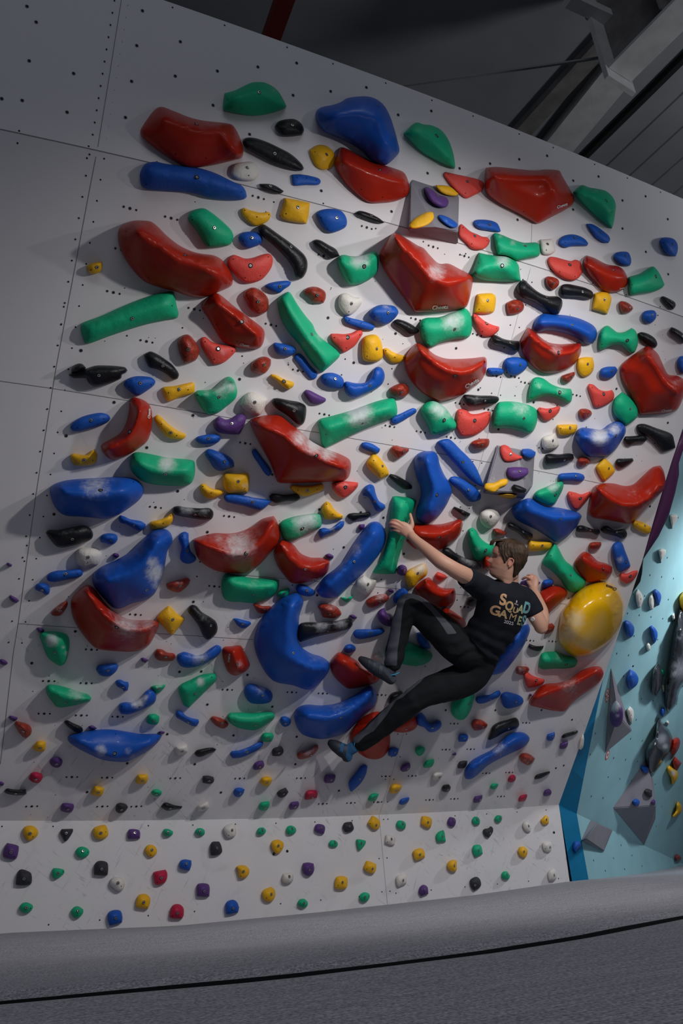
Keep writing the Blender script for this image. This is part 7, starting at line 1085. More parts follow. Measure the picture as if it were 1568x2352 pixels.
on_volume(bv, 'B', .05, y_('1185,1030 1210,1010 1255,1025 1255,1080 1215,1075'), 'blue hold near the tip of the grey diamond volume')
on_volume(bv, 'S', .05, y_('1218,1240 1240,1220 1290,1235 1290,1290 1265,1297 1235,1275'), 'charcoal hold on the grey diamond volume', bolt=(1491.5, 1819, 0))
on_volume(bv, 'B', .05, y_('1108,1335 1140,1312 1165,1318 1180,1345 1165,1375 1140,1378'), 'blue hold on the middle ridge of the grey diamond volume')
on_volume(bv, 'P', .04, y_('1278,1340 1300,1315 1320,1330 1318,1362 1290,1358'), 'small purple hold at the right corner of the grey diamond')
T = e_('455,435 725,558 620,815 342,690 535,478 718,560 615,806 402,662'); vo, bv = volume([(*T[0], 0), (*T[1], 0), (*T[2], 0), (*T[3], 0), (*T[4], .07), (*T[5], .02), (*T[6], .02), (*T[7], .07)], [(4, 5, 6, 7), (0, 1, 5, 4), (1, 2, 6, 5), (2, 3, 7, 6), (3, 0, 4, 7), (0, 3, 2, 1)], 'square grey volume at the foot of the turquoise wall', low_dist)
# purple and black macros bolted round the overhang's right edge
def edge_macro(px, depth0, depth1, thick, col, label):
    n = len(px); V = []; 
    for k, (x, y) in enumerate(px):
        t = k / (n - 1); V.append(at(x, y, depth0 + (depth1 - depth0) * min(1, max(0, (y - px[0][1]) / (px[n // 2][1] - px[0][1] + 1e-6)))))
    V = np.array(V); c = V.mean(0); fw_ = CR[:, 1]; m = len(V); A = list(V) + [v + (c - v) * .35 - fw_ * thick * .5 for v in V] + [c - fw_ * thick * .7] + [v + fw_ * thick for v in V]
    Fc = [(i, (i + 1) % m, m + (i + 1) % m, m + i) for i in range(m)] + [(m + i, m + (i + 1) % m, 2 * m) for i in range(m)] + [((i + 1) % m, i, 2 * m + 1 + i, 2 * m + 1 + (i + 1) % m) for i in range(m)]
    me = mesh_of('climbing_macro', A, Fc, True, c); clean(me); o = link('climbing_macro', me, HM[col]); o.location = c; tag(o, label, 'climbing hold'); return o
HM['u'] = mat('plum_fiberglass', (.085, .022, .085), .45, .4, .1)
d0 = float(np.dot(Rp[1] - CAM, CR[:, 1])); d1 = float(np.dot(Rp[5] - CAM, CR[:, 1])); d2 = float(np.dot(Rp[6] - CAM, CR[:, 1]))
edge_macro([(1590, 960), (1566, 1020), (1558, 1053), (1559, 1090), (1550, 1132), (1536, 1182), (1512, 1232), (1475, 1287), (1470, 1285), (1492, 1205), (1515, 1130), (1545, 1030)], d0 + .06, d1 + .06, .05, 'u', 'long plum macro curling round the right edge of the white wall')
edge_macro([(1477, 1284), (1474, 1318), (1470, 1336), (1459, 1352), (1446, 1369), (1444, 1365), (1455, 1325), (1466, 1290)], d1 + .06, d2 + .06, .04, 'K', 'small black macro on the wall edge, below the plum one')
# round number stickers
M_PINK = mat('pink_sticker', (.62, .11, .10), .6)
for (x, y, r, dist, lab) in ((1344, 1715, .030, strip_dist, 'round pink number sticker on the deep blue strip'), (1394, 1591, .032, turq_dist, 'upper pink number sticker beside the tall grey triangle'), (1394.5, 1603, .032, turq_dist, 'second pink number sticker beside the tall grey triangle'), (1395, 1734, .04, turq_dist, 'pink number sticker under the tall grey triangle')):
    n_ = tn if dist is turq_dist else (sn if np.dot(sn, CAM - K0) > 0 else -sn); p = on_wall(float(x), float(y), .003, dist, 40.)
    a = np.cross(n_, (0, 0, 1.)); a /= np.linalg.norm(a); b = np.cross(n_, a); V = []; Fc = []
    for k in range(20): t = k * math.pi / 10; V += [tuple((a * math.cos(t) + b * math.sin(t)) * r), tuple((a * math.cos(t) + b * math.sin(t)) * r * .72), tuple((a * math.cos(t) + b * math.sin(t)) * r * .38), tuple((a * math.cos(t) + b * math.sin(t)) * r * .2)]
    for k in range(20): i, j = k * 4, ((k + 1) % 20) * 4; Fc += [(i, j, j + 1, i + 1), (i + 1, j + 1, j + 2, i + 2), (i + 2, j + 2, j + 3, i + 3)]
    me = mesh_of('number_sticker', V, Fc); o = link('number_sticker', me, [M_PINK, M_WHITE]); o.location = p
    me.polygons.foreach_set('material_index', [0, 1, 0] * 20); tag(o, lab, 'sticker', 'number stickers')

# ------------------------------------------------------------ the climber
def J(x, y, D): return Vector(at(float(x), float(y), float(D)))
CRT, CFW, CUP = Vector(CR[:, 0]), Vector(CR[:, 1]), Vector(CR[:, 2])
def crom(P, R_, n=6):
    P = [Vector(p) for p in P]; out, rr = [], []
    for i in range(len(P) - 1):
        p0, p1, p2, p3 = P[max(i - 1, 0)], P[i], P[i + 1], P[min(i + 2, len(P) - 1)]
        for k in range(n):
            t = k / n; out.append(.5 * ((2 * p1) + (p2 - p0) * t + (2 * p0 - 5 * p1 + 4 * p2 - p3) * t * t + (3 * p1 - p0 - 3 * p2 + p3) * t ** 3)); rr.append(R_[i] + (R_[i + 1] - R_[i]) * t)
    out.append(P[-1]); rr.append(R_[-1]); return out, rr
def tube(bm, P, R_, n=18, flat=None, sub=6, caps=True):
    """tapered limb through P; flat = (axis, factor) squashes the section along an axis"""
    P, R_ = crom(P, R_, sub); rings = []; u = None
    if caps:
        d = (P[1] - P[0]).normalized(); P = [P[0] - d * R_[0] * .85, P[0] - d * R_[0] * .5] + P; R_ = [R_[0] * .45, R_[0] * .85] + R_
        d = (P[-1] - P[-2]).normalized(); P = P + [P[-1] + d * R_[-1] * .5, P[-1] + d * R_[-1] * .85]; R_ = R_ + [R_[-1] * .85, R_[-1] * .45]
    for i, p in enumerate(P):
        d = (P[min(i + 1, len(P) - 1)] - P[max(i - 1, 0)]).normalized()
        u = (d.orthogonal() if u is None else (u - d * u.dot(d))).normalized(); v = d.cross(u); ring = []
        for k in range(n):
            o = (u * math.cos(2 * math.pi * k / n) + v * math.sin(2 * math.pi * k / n)) * R_[i]
            if flat: ax = Vector(flat[0]).normalized(); o = o - ax * o.dot(ax) * (1 - flat[1])
            ring.append(bm.verts.new(p + o))
        rings.append(ring)
    for a, b in zip(rings[:-1], rings[1:]):
        for k in range(n): bm.faces.new((a[k], a[(k + 1) % n], b[(k + 1) % n], b[k]))
    bm.faces.new(rings[0][::-1]); bm.faces.new(rings[-1])
def ellipsoid(bm, c, ax, r, seg=20):
    m = Matrix.Identity(4)
    for k in range(3):
        for q in range(3): m[q][k] = ax[k][q] * r[k]
    m.translation = c; bmesh.ops.create_uvsphere(bm, u_segments=seg, v_segments=seg // 2 + 2, radius=1, matrix=m)
def loft(bm, rings):                # rings of equal length, closed with caps
    R_ = [[bm.verts.new(p) for p in r] for r in rings]; n = len(R_[0])
    for a, b in zip(R_[:-1], R_[1:]):
        for k in range(n): bm.faces.new((a[k], a[(k + 1) % n], b[(k + 1) % n], b[k]))
    bm.faces.new(R_[0][::-1]); bm.faces.new(R_[-1])
def remeshed(name, bm, voxel, smooth=6, fac=.5):
    bmesh.ops.recalc_face_normals(bm, faces=bm.faces); me = from_bm(name, bm); o = bpy.data.objects.new(name, me); COL.objects.link(o)
    m = o.modifiers.new('r', 'REMESH'); m.mode = 'VOXEL'; m.voxel_size = voxel
    s = o.modifiers.new('s', 'SMOOTH'); s.iterations = smooth; s.factor = fac
    dg = bpy.context.evaluated_depsgraph_get(); out = bpy.data.meshes.new_from_object(o.evaluated_get(dg)); bpy.data.objects.remove(o); out.name = name
    out.polygons.foreach_set('use_smooth', [True] * len(out.polygons)); return out
def px_of(p): q = (np.array(p) - CAM) @ CR; return 784 + FPX * q[0] / q[1], 1176 - FPX * q[2] / q[1]
def inside(poly, x, y):
    r = False; j = len(poly) - 1
    for i in range(len(poly)):
        if (poly[i][1] > y) != (poly[j][1] > y) and x < (poly[j][0] - poly[i][0]) * (y - poly[i][1]) / (poly[j][1] - poly[i][1]) + poly[i][0]: r = not r
        j = i
    return r
# head frame: forward (face), up, side (towards the camera)
HF = (CRT * -.96 + CFW * .13 + CUP * .19).normalized(); HU = (CUP - HF * CUP.dot(HF) + CRT * .02).normalized(); HU = (HU - HF * HU.dot(HF)).normalized(); HS = HF.cross(HU).normalized()
if HS.dot(CFW) > 0: HS = -HS
EAR = J(1172, 1293, 4.88)
def hp(x, y, z): return EAR + HF * (x * (1.15 if x > 0 else .83) + .012) + HU * (y - .10) + HS * z
HY = [-.03, -.012, 0, .015, .035, .05, .065, .08, .105, .125, .14, .16, .185, .205, .22, .229]
HFr = [.0, .030, .068, .085, .087, .084, .088, .086, .081, .081, .091, .092, .083, .063, .037, .008]
HB = [.052, .054, .056, .058, .063, .070, .077, .085, .094, .099, .101, .101, .094, .077, .047, .010]
HW = [.044, .048, .050, .056, .061, .065, .068, .071, .0745, .0765, .0775, .0775, .073, .061, .038, .009]
def skull(a, y, off=0.):
    f, b, s = (float(np.interp(y, HY, t)) for t in (HFr, HB, HW)); c, sn_ = math.cos(a), math.sin(a); e = .88
    x = (f if c > 0 else b) * math.copysign(abs(c) ** e, c); z = s * math.copysign(abs(sn_) ** e, sn_)
    if c > 0:
        nose = float(np.interp(y, [.072, .078, .086, .092, .115, .13], [0, .017, .026, .026, .010, 0])); wd_ = float(np.interp(y, [.07, .09, .13], [.016, .0135, .008])); x += nose * math.exp(-(z / wd_) ** 2)
        x -= .011 * math.exp(-((abs(z) - .031) / .013) ** 2 - ((y - .122) / .011) ** 2)
        x += .004 * math.exp(-(z / .022) ** 2) * (math.exp(-((y - .056) / .005) ** 2) + math.exp(-((y - .041) / .005) ** 2)) - .003 * math.exp(-((y - .049) / .003) ** 2 - (z / .025) ** 2)
        x += .004 * math.exp(-((abs(z) - .025) / .018) ** 2 - ((y - .138) / .006) ** 2)
        z += math.copysign(.004, z) * math.exp(-((x - .055) / .02) ** 2 - ((y - .095) / .016) ** 2) * (abs(z) > .02)
    k = 1 + off / .09; return x * k, y + off * .6 * (y - .1) / .12, z * k
bm = bmesh.new()
ys = np.concatenate([np.linspace(-.03, .2, 70), np.linspace(.203, .229, 12)]); NA = 96
loft(bm, [[hp(*skull(2 * math.pi * k / NA, float(y))) for k in range(NA)] for y in ys])
for sg in (1, -1):                  # ears: shell, rim and lobe
    ellipsoid(bm, hp(-.006, .103, .0755 * sg), ((HF * .97 + HU * .2), HU, HS), (.015, .027, .006), 14)
    tube(bm, [hp(.006, .09, .078 * sg), hp(.006, .112, .080 * sg), hp(-.004, .130, .085 * sg), hp(-.020, .126, .088 * sg), hp(-.024, .108, .087 * sg), hp(-.014, .090, .083 * sg), hp(-.004, .078, .079 * sg)], [.0035, .004, .0045, .005, .0045, .0045, .005], 8, sub=4)
tube(bm, [hp(-.030, .040, 0), J(1173, 1318, 4.90), J(1168, 1342, 4.92), J(1160, 1365, 4.93)], [.048, .046, .054, .075], 22)
def ring_torso(x, y, D, hw, ang, hd, n=28):
    a = math.radians(ang); s = (CRT * math.cos(a) - CUP * math.sin(a) + CFW * .62).normalized(); c = J(x, y, D)
    up_ = (CUP * math.cos(a) + CRT * math.sin(a)); b = s.cross(up_).normalized(); b = b if b.dot(CFW) < 0 else -b
    out = []
    for k in range(n):
        t = 2 * math.pi * k / n; ct, st = math.cos(t), math.sin(t); out.append(c + s * hw * math.copysign(abs(ct) ** .85, ct) + b * hd * math.copysign(abs(st) ** .85, st) * (1 if st > 0 else 1.05))
    return out
TR = [(1086, 1506, 5.08, .150, 48, .115), (1097, 1488, 5.05, .150, 44, .115), (1118, 1462, 5.01, .148, 35, .108), (1137, 1435, 4.98, .156, 26, .108), (1150, 1409, 4.95, .172, 19, .112), (1155, 1386, 4.93, .178, 15, .112), (1157, 1364, 4.91, .178, 13, .100), (1158, 1350, 4.91, .150, 12, .085), (1164, 1340, 4.91, .085, 11, .065), (1167, 1333, 4.91, .058, 10, .055)]
loft(bm, [ring_torso(x, y, D, w_ * .84, a, d_ * .84) for x, y, D, w_, a, d_ in TR])
# arms
tube(bm, [J(1105, 1348, 4.86), J(1086, 1334, 4.79), J(1066, 1321, 4.71), J(1049, 1312, 4.66), J(1030, 1300, 4.63), J(1009, 1287, 4.64), J(977, 1260, 4.70), J(957, 1243, 4.74), J(945, 1231, 4.765)], [.062, .056, .049, .046, .042, .0425, .0345, .0285, .0265], 20, (CFW, .95))
tube(bm, [J(1196, 1366, 5.02), J(1212, 1380, 5.03), J(1226, 1408, 5.01), J(1238, 1430, 5.0), J(1243, 1442, 5.0)], [.062, .058, .050, .045, .040], 20)
tube(bm, [J(1241, 1441, 5.0), J(1245, 1424, 5.03), J(1243, 1402, 5.08), J(1234, 1376, 5.16), J(1225, 1354, 5.22)], [.040, .042, .040, .031, .025], 20)
h2 = lambda x, y, D: J(880 + x / 4.48, 1160 + y / 4.48, D)
h1 = lambda x, y, D: J(1080 + x / 4.48, 1220 + y / 4.48, D)
# left hand, flat on the long green macro with the thumb raised
tube(bm, [h2(290, 322, 4.765), h2(255, 280, 4.775), h2(215, 240, 4.78), h2(180, 222, 4.785)], [.027, .034, .037, .033], 20, (CFW, .42))
tube(bm, [h2(205, 285, 4.785), h2(170, 262, 4.79), h2(150, 250, 4.79)], [.020, .022, .017], 14, (CFW, .55))
for P, R_ in (([(205, 205, 4.775), (150, 168, 4.768), (108, 158, 4.775), (82, 165, 4.80), (76, 176, 4.83)], [.0115, .0105, .0092, .0088, .008]),
              ([(190, 228, 4.775), (128, 196, 4.765), (84, 186, 4.772), (60, 196, 4.80), (58, 206, 4.835)], [.0118, .0108, .0095, .009, .008]),
              ([(180, 250, 4.78), (125, 226, 4.77), (84, 215, 4.777), (62, 222, 4.805), (60, 230, 4.835)], [.0112, .0102, .009, .0085, .0077]),
              ([(178, 276, 4.785), (138, 262, 4.778), (104, 254, 4.785), (82, 258, 4.805), (79, 264, 4.825)], [.010, .009, .0082, .0076, .007]),
              ([(262, 262, 4.785), (292, 208, 4.79), (290, 158, 4.792), (281, 118, 4.795), (277, 94, 4.80)], [.019, .0155, .0115, .0100, .0085])):
    tube(bm, [h2(*p) for p in P], R_, 12, sub=5)
# right hand, fingers hooked over the purple hold
tube(bm, [h1(648, 605, 5.22), h1(650, 560, 5.235), h1(652, 520, 5.25), h1(652, 492, 5.262)], [.0255, .030, .032, .028], 18, (CFW * .8 + CRT * .4, .55))
for P, R_ in (([(632, 500, 5.255), (606, 478, 5.25), (575, 474, 5.262), (548, 484, 5.285), (534, 494, 5.30)], [.0115, .0105, .0095, .0088, .008]),
              ([(645, 490, 5.262), (625, 460, 5.262), (600, 456, 5.285), (582, 468, 5.315)], [.0115, .0105, .0095, .0085]),
              ([(660, 490, 5.268), (650, 462, 5.27), (630, 452, 5.295), (612, 462, 5.325)], [.011, .010, .009, .008]),
              ([(674, 502, 5.27), (672, 476, 5.275), (660, 464, 5.30), (645, 468, 5.325)], [.0098, .009, .0082, .0075]),
              ([(628, 560, 5.235), (606, 535, 5.25), (592, 512, 5.275), (588, 498, 5.30)], [.0155, .0125, .0108, .009])):
    tube(bm, [h1(*p) for p in P], R_, 12, sub=5)
# legs and feet inside the trousers and shoes
HIP = J(1084, 1514, 5.09)
tube(bm, [J(1068, 1500, 5.05), J(1000, 1442, 4.98), J(944, 1392, 4.93), J(922, 1430, 4.93), J(906, 1490, 4.93), J(898, 1536, 4.93), J(893, 1556, 4.94)], [.075, .055, .040, .038, .034, .030, .03], 18)
tube(bm, [J(1098, 1532, 5.12), J(1025, 1570, 5.06), J(952, 1606, 5.01), J(900, 1648, 5.05), J(850, 1688, 5.08), J(818, 1710, 5.09), J(806, 1722, 5.10)], [.075, .058, .042, .040, .034, .030, .03], 18)
tube(bm, [J(895, 1556, 4.94), J(862, 1536, 4.94), J(835, 1520, 4.94)], [.030, .028, .018], 14); tube(bm, [J(800, 1728, 5.10), J(778, 1718, 5.10), J(758, 1708, 5.11)], [.030, .026, .017], 14)
body = remeshed('person', bm, .0036, 3, .5)
M_SKIN = bpy.data.materials.new('skin'); M_SKIN.use_nodes = True; nt = M_SKIN.node_tree; b_ = nt.nodes['Principled BSDF']
b_.inputs['Roughness'].default_value = .52; b_.inputs['Subsurface Weight'].default_value = .12; b_.inputs['Subsurface Radius'].default_value = (.012, .005, .003)
va = nt.nodes.new('ShaderNodeAttribute'); va.attribute_name = 'tint'; rp = nt.nodes.new('ShaderNodeMix'); rp.data_type = 'RGBA'; rp.inputs[6].default_value = (.56, .31, .22, 1); rp.inputs[7].default_value = (.10, .055, .038, 1)
nt.links.new(va.outputs['Fac'], rp.inputs[0])
v2 = nt.nodes.new('ShaderNodeAttribute'); v2.attribute_name = 'flush'; rq = nt.nodes.new('ShaderNodeMix'); rq.data_type = 'RGBA'; rq.inputs[7].default_value = (.60, .20, .15, 1); nt.links.new(v2.outputs['Fac'], rq.inputs[0]); nt.links.new(rp.outputs[2], rq.inputs[6]); nt.links.new(rq.outputs[2], b_.inputs['Base Color'])
nn = nt.nodes.new('ShaderNodeTexNoise'); nn.inputs['Scale'].default_value = 130; bp = nt.nodes.new('ShaderNodeBump'); bp.inputs['Strength'].default_value = .15; bp.inputs['Distance'].default_value = .004
tcn = nt.nodes.new('ShaderNodeTexCoord'); nt.links.new(tcn.outputs['Object'], nn.inputs['Vector']); nt.links.new(nn.outputs[0], bp.inputs['Height']); nt.links.new(bp.outputs[0], b_.inputs['Normal'])
tint, flush = [], []
for v in body.vertices:
    q = v.co - EAR; x, y, z = (q.dot(HF) - .012) / 1.15, q.dot(HU) + .10, q.dot(HS); t = fl_ = 0.
    if q.length < .22 and y > -.04:
        jaw = max(0, min(1, (.070 - y) / .02)) * max(0, min(1, (y + .035) / .02)) * max(0, min(1, (x - .0) / .02)) * max(.0, min(1, (x + .06 - y) / .02)); mus = math.exp(-((y - .062) / .008) ** 2 - (z / .03) ** 2) * (x > .06)
        burn = math.exp(-((x - .022) / .012) ** 2) * (.03 < y < .12) * .6; mouth = math.exp(-((y - .049) / .0035) ** 2 - ((abs(z)) / .028) ** 2) * (x > .06)
        brow = math.exp(-((y - .1400) / .0065) ** 2 - ((abs(z) - .034) / .02) ** 2) * (x > .045)
        t = max(.55 * jaw * (.75 + .25 * noise.noise(v.co * 90)), .6 * mus, .5 * burn, .9 * mouth, 1. * brow) * (.85 + .15 * noise.noise(v.co * 300)); fl_ = .35 * math.exp(-((y - .095) / .02) ** 2) * (x > .04) + .5 * math.exp(-((y - .05) / .008) ** 2 - (z / .025) ** 2) * (x > .07) + .5 * (abs(z) > .079)
    hnd = min((v.co - h2(90, 200, 4.79)).length, (v.co - h1(580, 470, 5.28)).length); fl_ = max(fl_, .45 * math.exp(-(hnd / .05) ** 2))
    tint.append(min(1, t)); flush.append(min(1, fl_))
for nm_, va_ in (('tint', tint), ('flush', flush)): a_ = body.attributes.new(nm_, 'FLOAT', 'POINT'); a_.data.foreach_set('value', va_)
OR = Vector(HIP)
def place(name, me, mats, parent=None, label=None):
    me.transform(Matrix.Translation(-OR)); o = bpy.data.objects.new(name, me)
    for m in (mats if isinstance(mats, list) else [mats]): me.materials.append(m)
    COL.objects.link(o)
    if parent: o.parent = parent
    else: o.location = OR
    if label: o['label'] = label
    return o
person = place('person', body, M_SKIN)
tag(person, 'person in black t-shirt and dark trousers climbing the white overhang, head turned left', 'person')
# hair
bm = bmesh.new(); NA = 220; rows_ = []
hl = lambda a: float(np.interp(abs(a), [0, .45, .75, .95, 1.15, 1.35, 1.55, 1.9, 2.3, math.pi], [.178, .180, .172, .150, .112, .082, .128, .080, .018, -.008]))
yy = np.concatenate([np.linspace(-.02, .2, 64), np.linspace(.204, .2295, 14)]); G_ = []
for y in yy:
    r = []
    for k in range(NA):
        a = -math.pi + 2 * math.pi * k / NA; h = hl(a); t = max(0, min(1, (y - h) / .022)); front = max(0, math.cos(a)) ** 3 * math.exp(-((y - .195) / .022) ** 2)
        strand = .0025 * math.sin(a * 41 + y * 150 + 3 * noise.noise(Vector((a * 3, y * 30, 0)))) + .005 * noise.noise(Vector((a * 4.5, y * 28, 2))) + .0015 * math.sin(a * 97 + y * 60)
        thick = -.006 + t * (.017 + .008 * (math.cos(a) < 0) * math.exp(-((y - .13) / .06) ** 2) + strand) + .007 * front * t
        r.append(bm.verts.new(hp(*skull(a, float(y), thick)) + HU * .006 * t * (y > .15) - HU * .010 * front))
    rows_.append(r)
for a, b in zip(rows_[:-1], rows_[1:]):
    for k in range(NA): bm.faces.new((a[k], a[(k + 1) % NA], b[(k + 1) % NA], b[k]))
bm.faces.new(rows_[-1])
for sx in range(9):                 # loose locks over the forehead
    f_ = sx / 15
    if sx < 9: z = .055 - .012 * sx; P = [hp(.045, .225, z * .8), hp(.088, .214, z), hp(.108 - abs(z) * .2, .196 + .004 * (sx % 3), z * 1.05), hp(.112 - abs(z) * .2, .180 + .005 * (sx % 2), z * 1.1)]
    else: k = sx - 9; P = [hp(-.095, .09, .045 - .015 * k), hp(-.090, .05, .045 - .014 * k), hp(-.078, .020, .044 - .014 * k), hp(-.074, .004 - .003 * (k % 2), .042 - .013 * k)]
    tube(bm, P, [.006, .007, .0045, .0015], 8, sub=4)
bmesh.ops.recalc_face_normals(bm, faces=bm.faces); M_HAIR = mat('brown_hair', (.064, .037, .021), .55, .3, 0, .0, 60, mottle=.5, mscale=22)
nt = M_HAIR.node_tree; wv = nt.nodes.new('ShaderNodeTexNoise'); mp2 = nt.nodes.new('ShaderNodeMapping'); mp2.inputs['Scale'].default_value = (330, 330, 28); tc2 = nt.nodes.new('ShaderNodeTexCoord'); nt.links.new(tc2.outputs['Object'], mp2.inputs[0]); nt.links.new(mp2.outputs[0], wv.inputs['Vector']); wv.inputs['Scale'].default_value = 1
b2 = nt.nodes.new('ShaderNodeBump'); b2.inputs['Strength'].default_value = .7; b2.inputs['Distance'].default_value = .004; nt.links.new(wv.outputs[0], b2.inputs['Height']); nt.links.new(b2.outputs[0], nt.nodes['Principled BSDF'].inputs['Normal'])
place('hair', from_bm('hair', bm, True), M_HAIR, person, 'short tousled brown hair')
bm = bmesh.new()
for sg in (1, -1): ellipsoid(bm, hp(.0645, .1215, .0305 * sg), (HF, HU, HS), (.0115, .0075, .0115), 16)
eb = from_bm('eyes', bm, True); me_idx = [0] * len(eb.polygons)
for p in eb.polygons:
    q = p.center - EAR; x, y, z = (q.dot(HF) - .012) / 1.15, q.dot(HU) + .1, q.dot(HS)
    if math.hypot(y - .121, abs(z) - .031) < .0062: me_idx[p.index] = 1
eb.polygons.foreach_set('material_index', me_idx); place('eyes', eb, [mat('eye_white', (.30, .25, .22), .35), mat('iris_brown', (.03, .02, .015), .2)], person)
# t-shirt
M_SHIRT = mat('black_cotton', (.0135, .015, .021), .88, .15, 0, .35, 260)
bm = bmesh.new(); loft(bm, [ring_torso(x, y, D, w_, a, d_, 40) for x, y, D, w_, a, d_ in TR[1:]])
tube(bm, [J(1128, 1362, 4.90), J(1104, 1348, 4.86), J(1087, 1337, 4.79), J(1069, 1324.5, 4.715)], [.078, .078, .068, .060], 24, caps=False)
tube(bm, [J(1180, 1372, 4.98), J(1199, 1374, 5.02), J(1216, 1390, 5.02), J(1228, 1411, 5.01)], [.080, .076, .068, .060], 24, caps=False)
bmesh.ops.recalc_face_normals(bm, faces=bm.faces); shirt = remeshed('t_shirt', bm, .006, 10, .5)
ax_up = (J(1158, 1350, 4.91) - J(1097, 1488, 5.05)).normalized()
shirt.calc_loop_triangles()
for v, n_ in zip(shirt.vertices, [Vector(v.normal) for v in shirt.vertices]):
    x, y = px_of(v.co); s_ = (v.co - J(1097, 1488, 5.05)).dot(ax_up); low = max(0, 1 - s_ / .26)
    fold = math.sin((x * .78 + y * .62) * .23 + 1.6 * noise.noise(v.co * 9)) * .5 + .8 * noise.noise(Vector((x * .02, y * .05, 1)))
    diag = math.sin((y - 1470 - (x - 1120) * .45) * .20 + 2 * noise.noise(v.co * 7))
    v.co += n_ * ((.002 + .011 * low) * fold * .5 + low * .007 * diag + .0025 * noise.noise(v.co * 22))
shirt.update(); sh = place('t_shirt', shirt, M_SHIRT, person, 'black short-sleeved t-shirt with a tan and teal print on the back')
bv = BVHTree.FromPolygons([tuple(v.co + OR) for v in shirt.vertices], [tuple(p.vertices) for p in shirt.polygons])
class _P: location = OR
def printed(txt, x, y, hgt, rot, m, bold=.035, w=1.):
    cu = bpy.data.curves.new('print', 'FONT'); cu.body = txt; cu.size = 1; cu.offset = bold; cu.align_x = 'CENTER'; cu.align_y = 'CENTER'
    to = bpy.data.objects.new('print', cu); COL.objects.link(to); dg = bpy.context.evaluated_depsgraph_get(); me = bpy.data.meshes.new_from_object(to.evaluated_get(dg)); bpy.data.objects.remove(to)
    bm = bmesh.new(); bm.from_mesh(me); bmesh.ops.triangulate(bm, faces=bm.faces); bmesh.ops.subdivide_edges(bm, edges=[e for e in bm.edges if e.calc_length() > .22], cuts=2); bmesh.ops.triangulate(bm, faces=bm.faces)
    a = math.radians(rot); s_ = hgt / 4.48 / .72; cx, cy = 1060 + x / 4.48, 1340 + y / 4.48; bad = []
    for v in bm.verts:
        lx, ly = v.co.x * w, v.co.y; q = hit(bv, cx + (lx * math.cos(a) + ly * math.sin(a)) * s_, cy + (lx * math.sin(a) - ly * math.cos(a)) * s_)
        if q: v.co = q[0] + q[1] * .0016
        else: bad.append(v)
    bmesh.ops.delete(bm, geom=bad, context='VERTS'); out = from_bm('print', bm); out.materials.clear(); o = place('print', out, m, sh); return o
tan_, tan2, grn, tea = (mat('print_' + n, c, .7, .2) for n, c in (('tan', (.60, .36, .20)), ('sand', (.50, .34, .17)), ('sage', (.40, .42, .24)), ('teal', (.17, .40, .43))))
for t, x, y, h, r, m, bd, w_ in (('S', 424, 172, 112, 8, tan_, .05, .95), ('Q', 487, 236, 92, 14, tan2, .05, .80), ('U', 549, 278, 56, 16, tan2, .05, .95), ('A', 604, 268, 84, 16, grn, .04, .72), ('D', 666, 256, 112, 14, tea, .06, .60),
                                ('G', 343, 282, 96, 12, tan_, .05, 1.15), ('A', 428, 318, 78, 16, tan2, .05, 1.15), ('M', 524, 350, 74, 18, tan2, .0, .98), ('E', 591, 386, 88, 16, grn, .05, .62), ('S', 634, 392, 112, 14, tea, .05, .48),
                                ('2025', 483, 403, 34, 15, mat('print_white', (.62, .60, .66), .7), .02, 1.1), ('8', 562, 186, 32, 10, mat('print_pale', (.60, .50, .52), .7), .02, .8), ('www', 558, 214, 12, 20, mat('print_blue', (.25, .33, .52), .7), .02, .9)):
    if t == '8' or t == 'www': continue
    printed(t, x, y, h, r, m, bd * .75, w_)
bm = bmesh.new()                     # little emblem between the shoulder blades
for (x, y, r) in ((564, 180, 1.7), (563, 191, 2.0), (548, 209, 1.6), (563, 214, 1.5), (575, 221, 1.4)):
    q = hit(bv, 1060 + x / 4.48, 1340 + y / 4.48); u = q[1].orthogonal().normalized(); w__ = q[1].cross(u)
    bm.faces.new([bm.verts.new(q[0] + q[1] * .0016 + (u * math.cos(t) + w__ * math.sin(t)) * r / 385) for t in np.linspace(0, 2 * math.pi, 11)[:-1]])
place('emblem', from_bm('emblem', bm), mat('print_pale', (.58, .48, .52), .7), sh)
# trousers
M_TR = mat('black_trousers', (.0095, .011, .0135), .85, .2, 0, .3, 200)
bm = bmesh.new()
tube(bm, [J(1092, 1496, 5.08), J(1056, 1488, 5.02), J(1004, 1440, 4.97), J(962, 1404, 4.94), J(938, 1387, 4.93)], [.125, .110, .098, .083, .068], 24)
tube(bm, [J(940, 1388, 4.93), J(926, 1420, 4.93), J(916, 1460, 4.93), J(907, 1496, 4.93), J(903, 1522, 4.93)], [.066, .064, .060, .057, .056], 24)
tube(bm, [J(1095, 1512, 5.11), J(1076, 1552, 5.10), J(1028, 1574, 5.06), J(985, 1588, 5.03), J(950, 1608, 5.01)], [.128, .112, .100, .086, .074], 24)
tube(bm, [J(952, 1606, 5.01), J(918, 1634, 5.03), J(880, 1664, 5.06), J(850, 1690, 5.08), J(828, 1706, 5.09)], [.078, .074, .070, .062, .056], 24)
loft(bm, [ring_torso(x, y, D, w_, a, d_) for x, y, D, w_, a, d_ in [(1080, 1532, 5.12, .105, 54, .10), (1083, 1520, 5.11, .135, 52, .118), (1090, 1503, 5.08, .148, 48, .118), (1101, 1484, 5.05, .143, 43, .108), (1108, 1472, 5.03, .130, 40, .098)]])
tr = remeshed('trousers', bm, .0065, 8, .5)
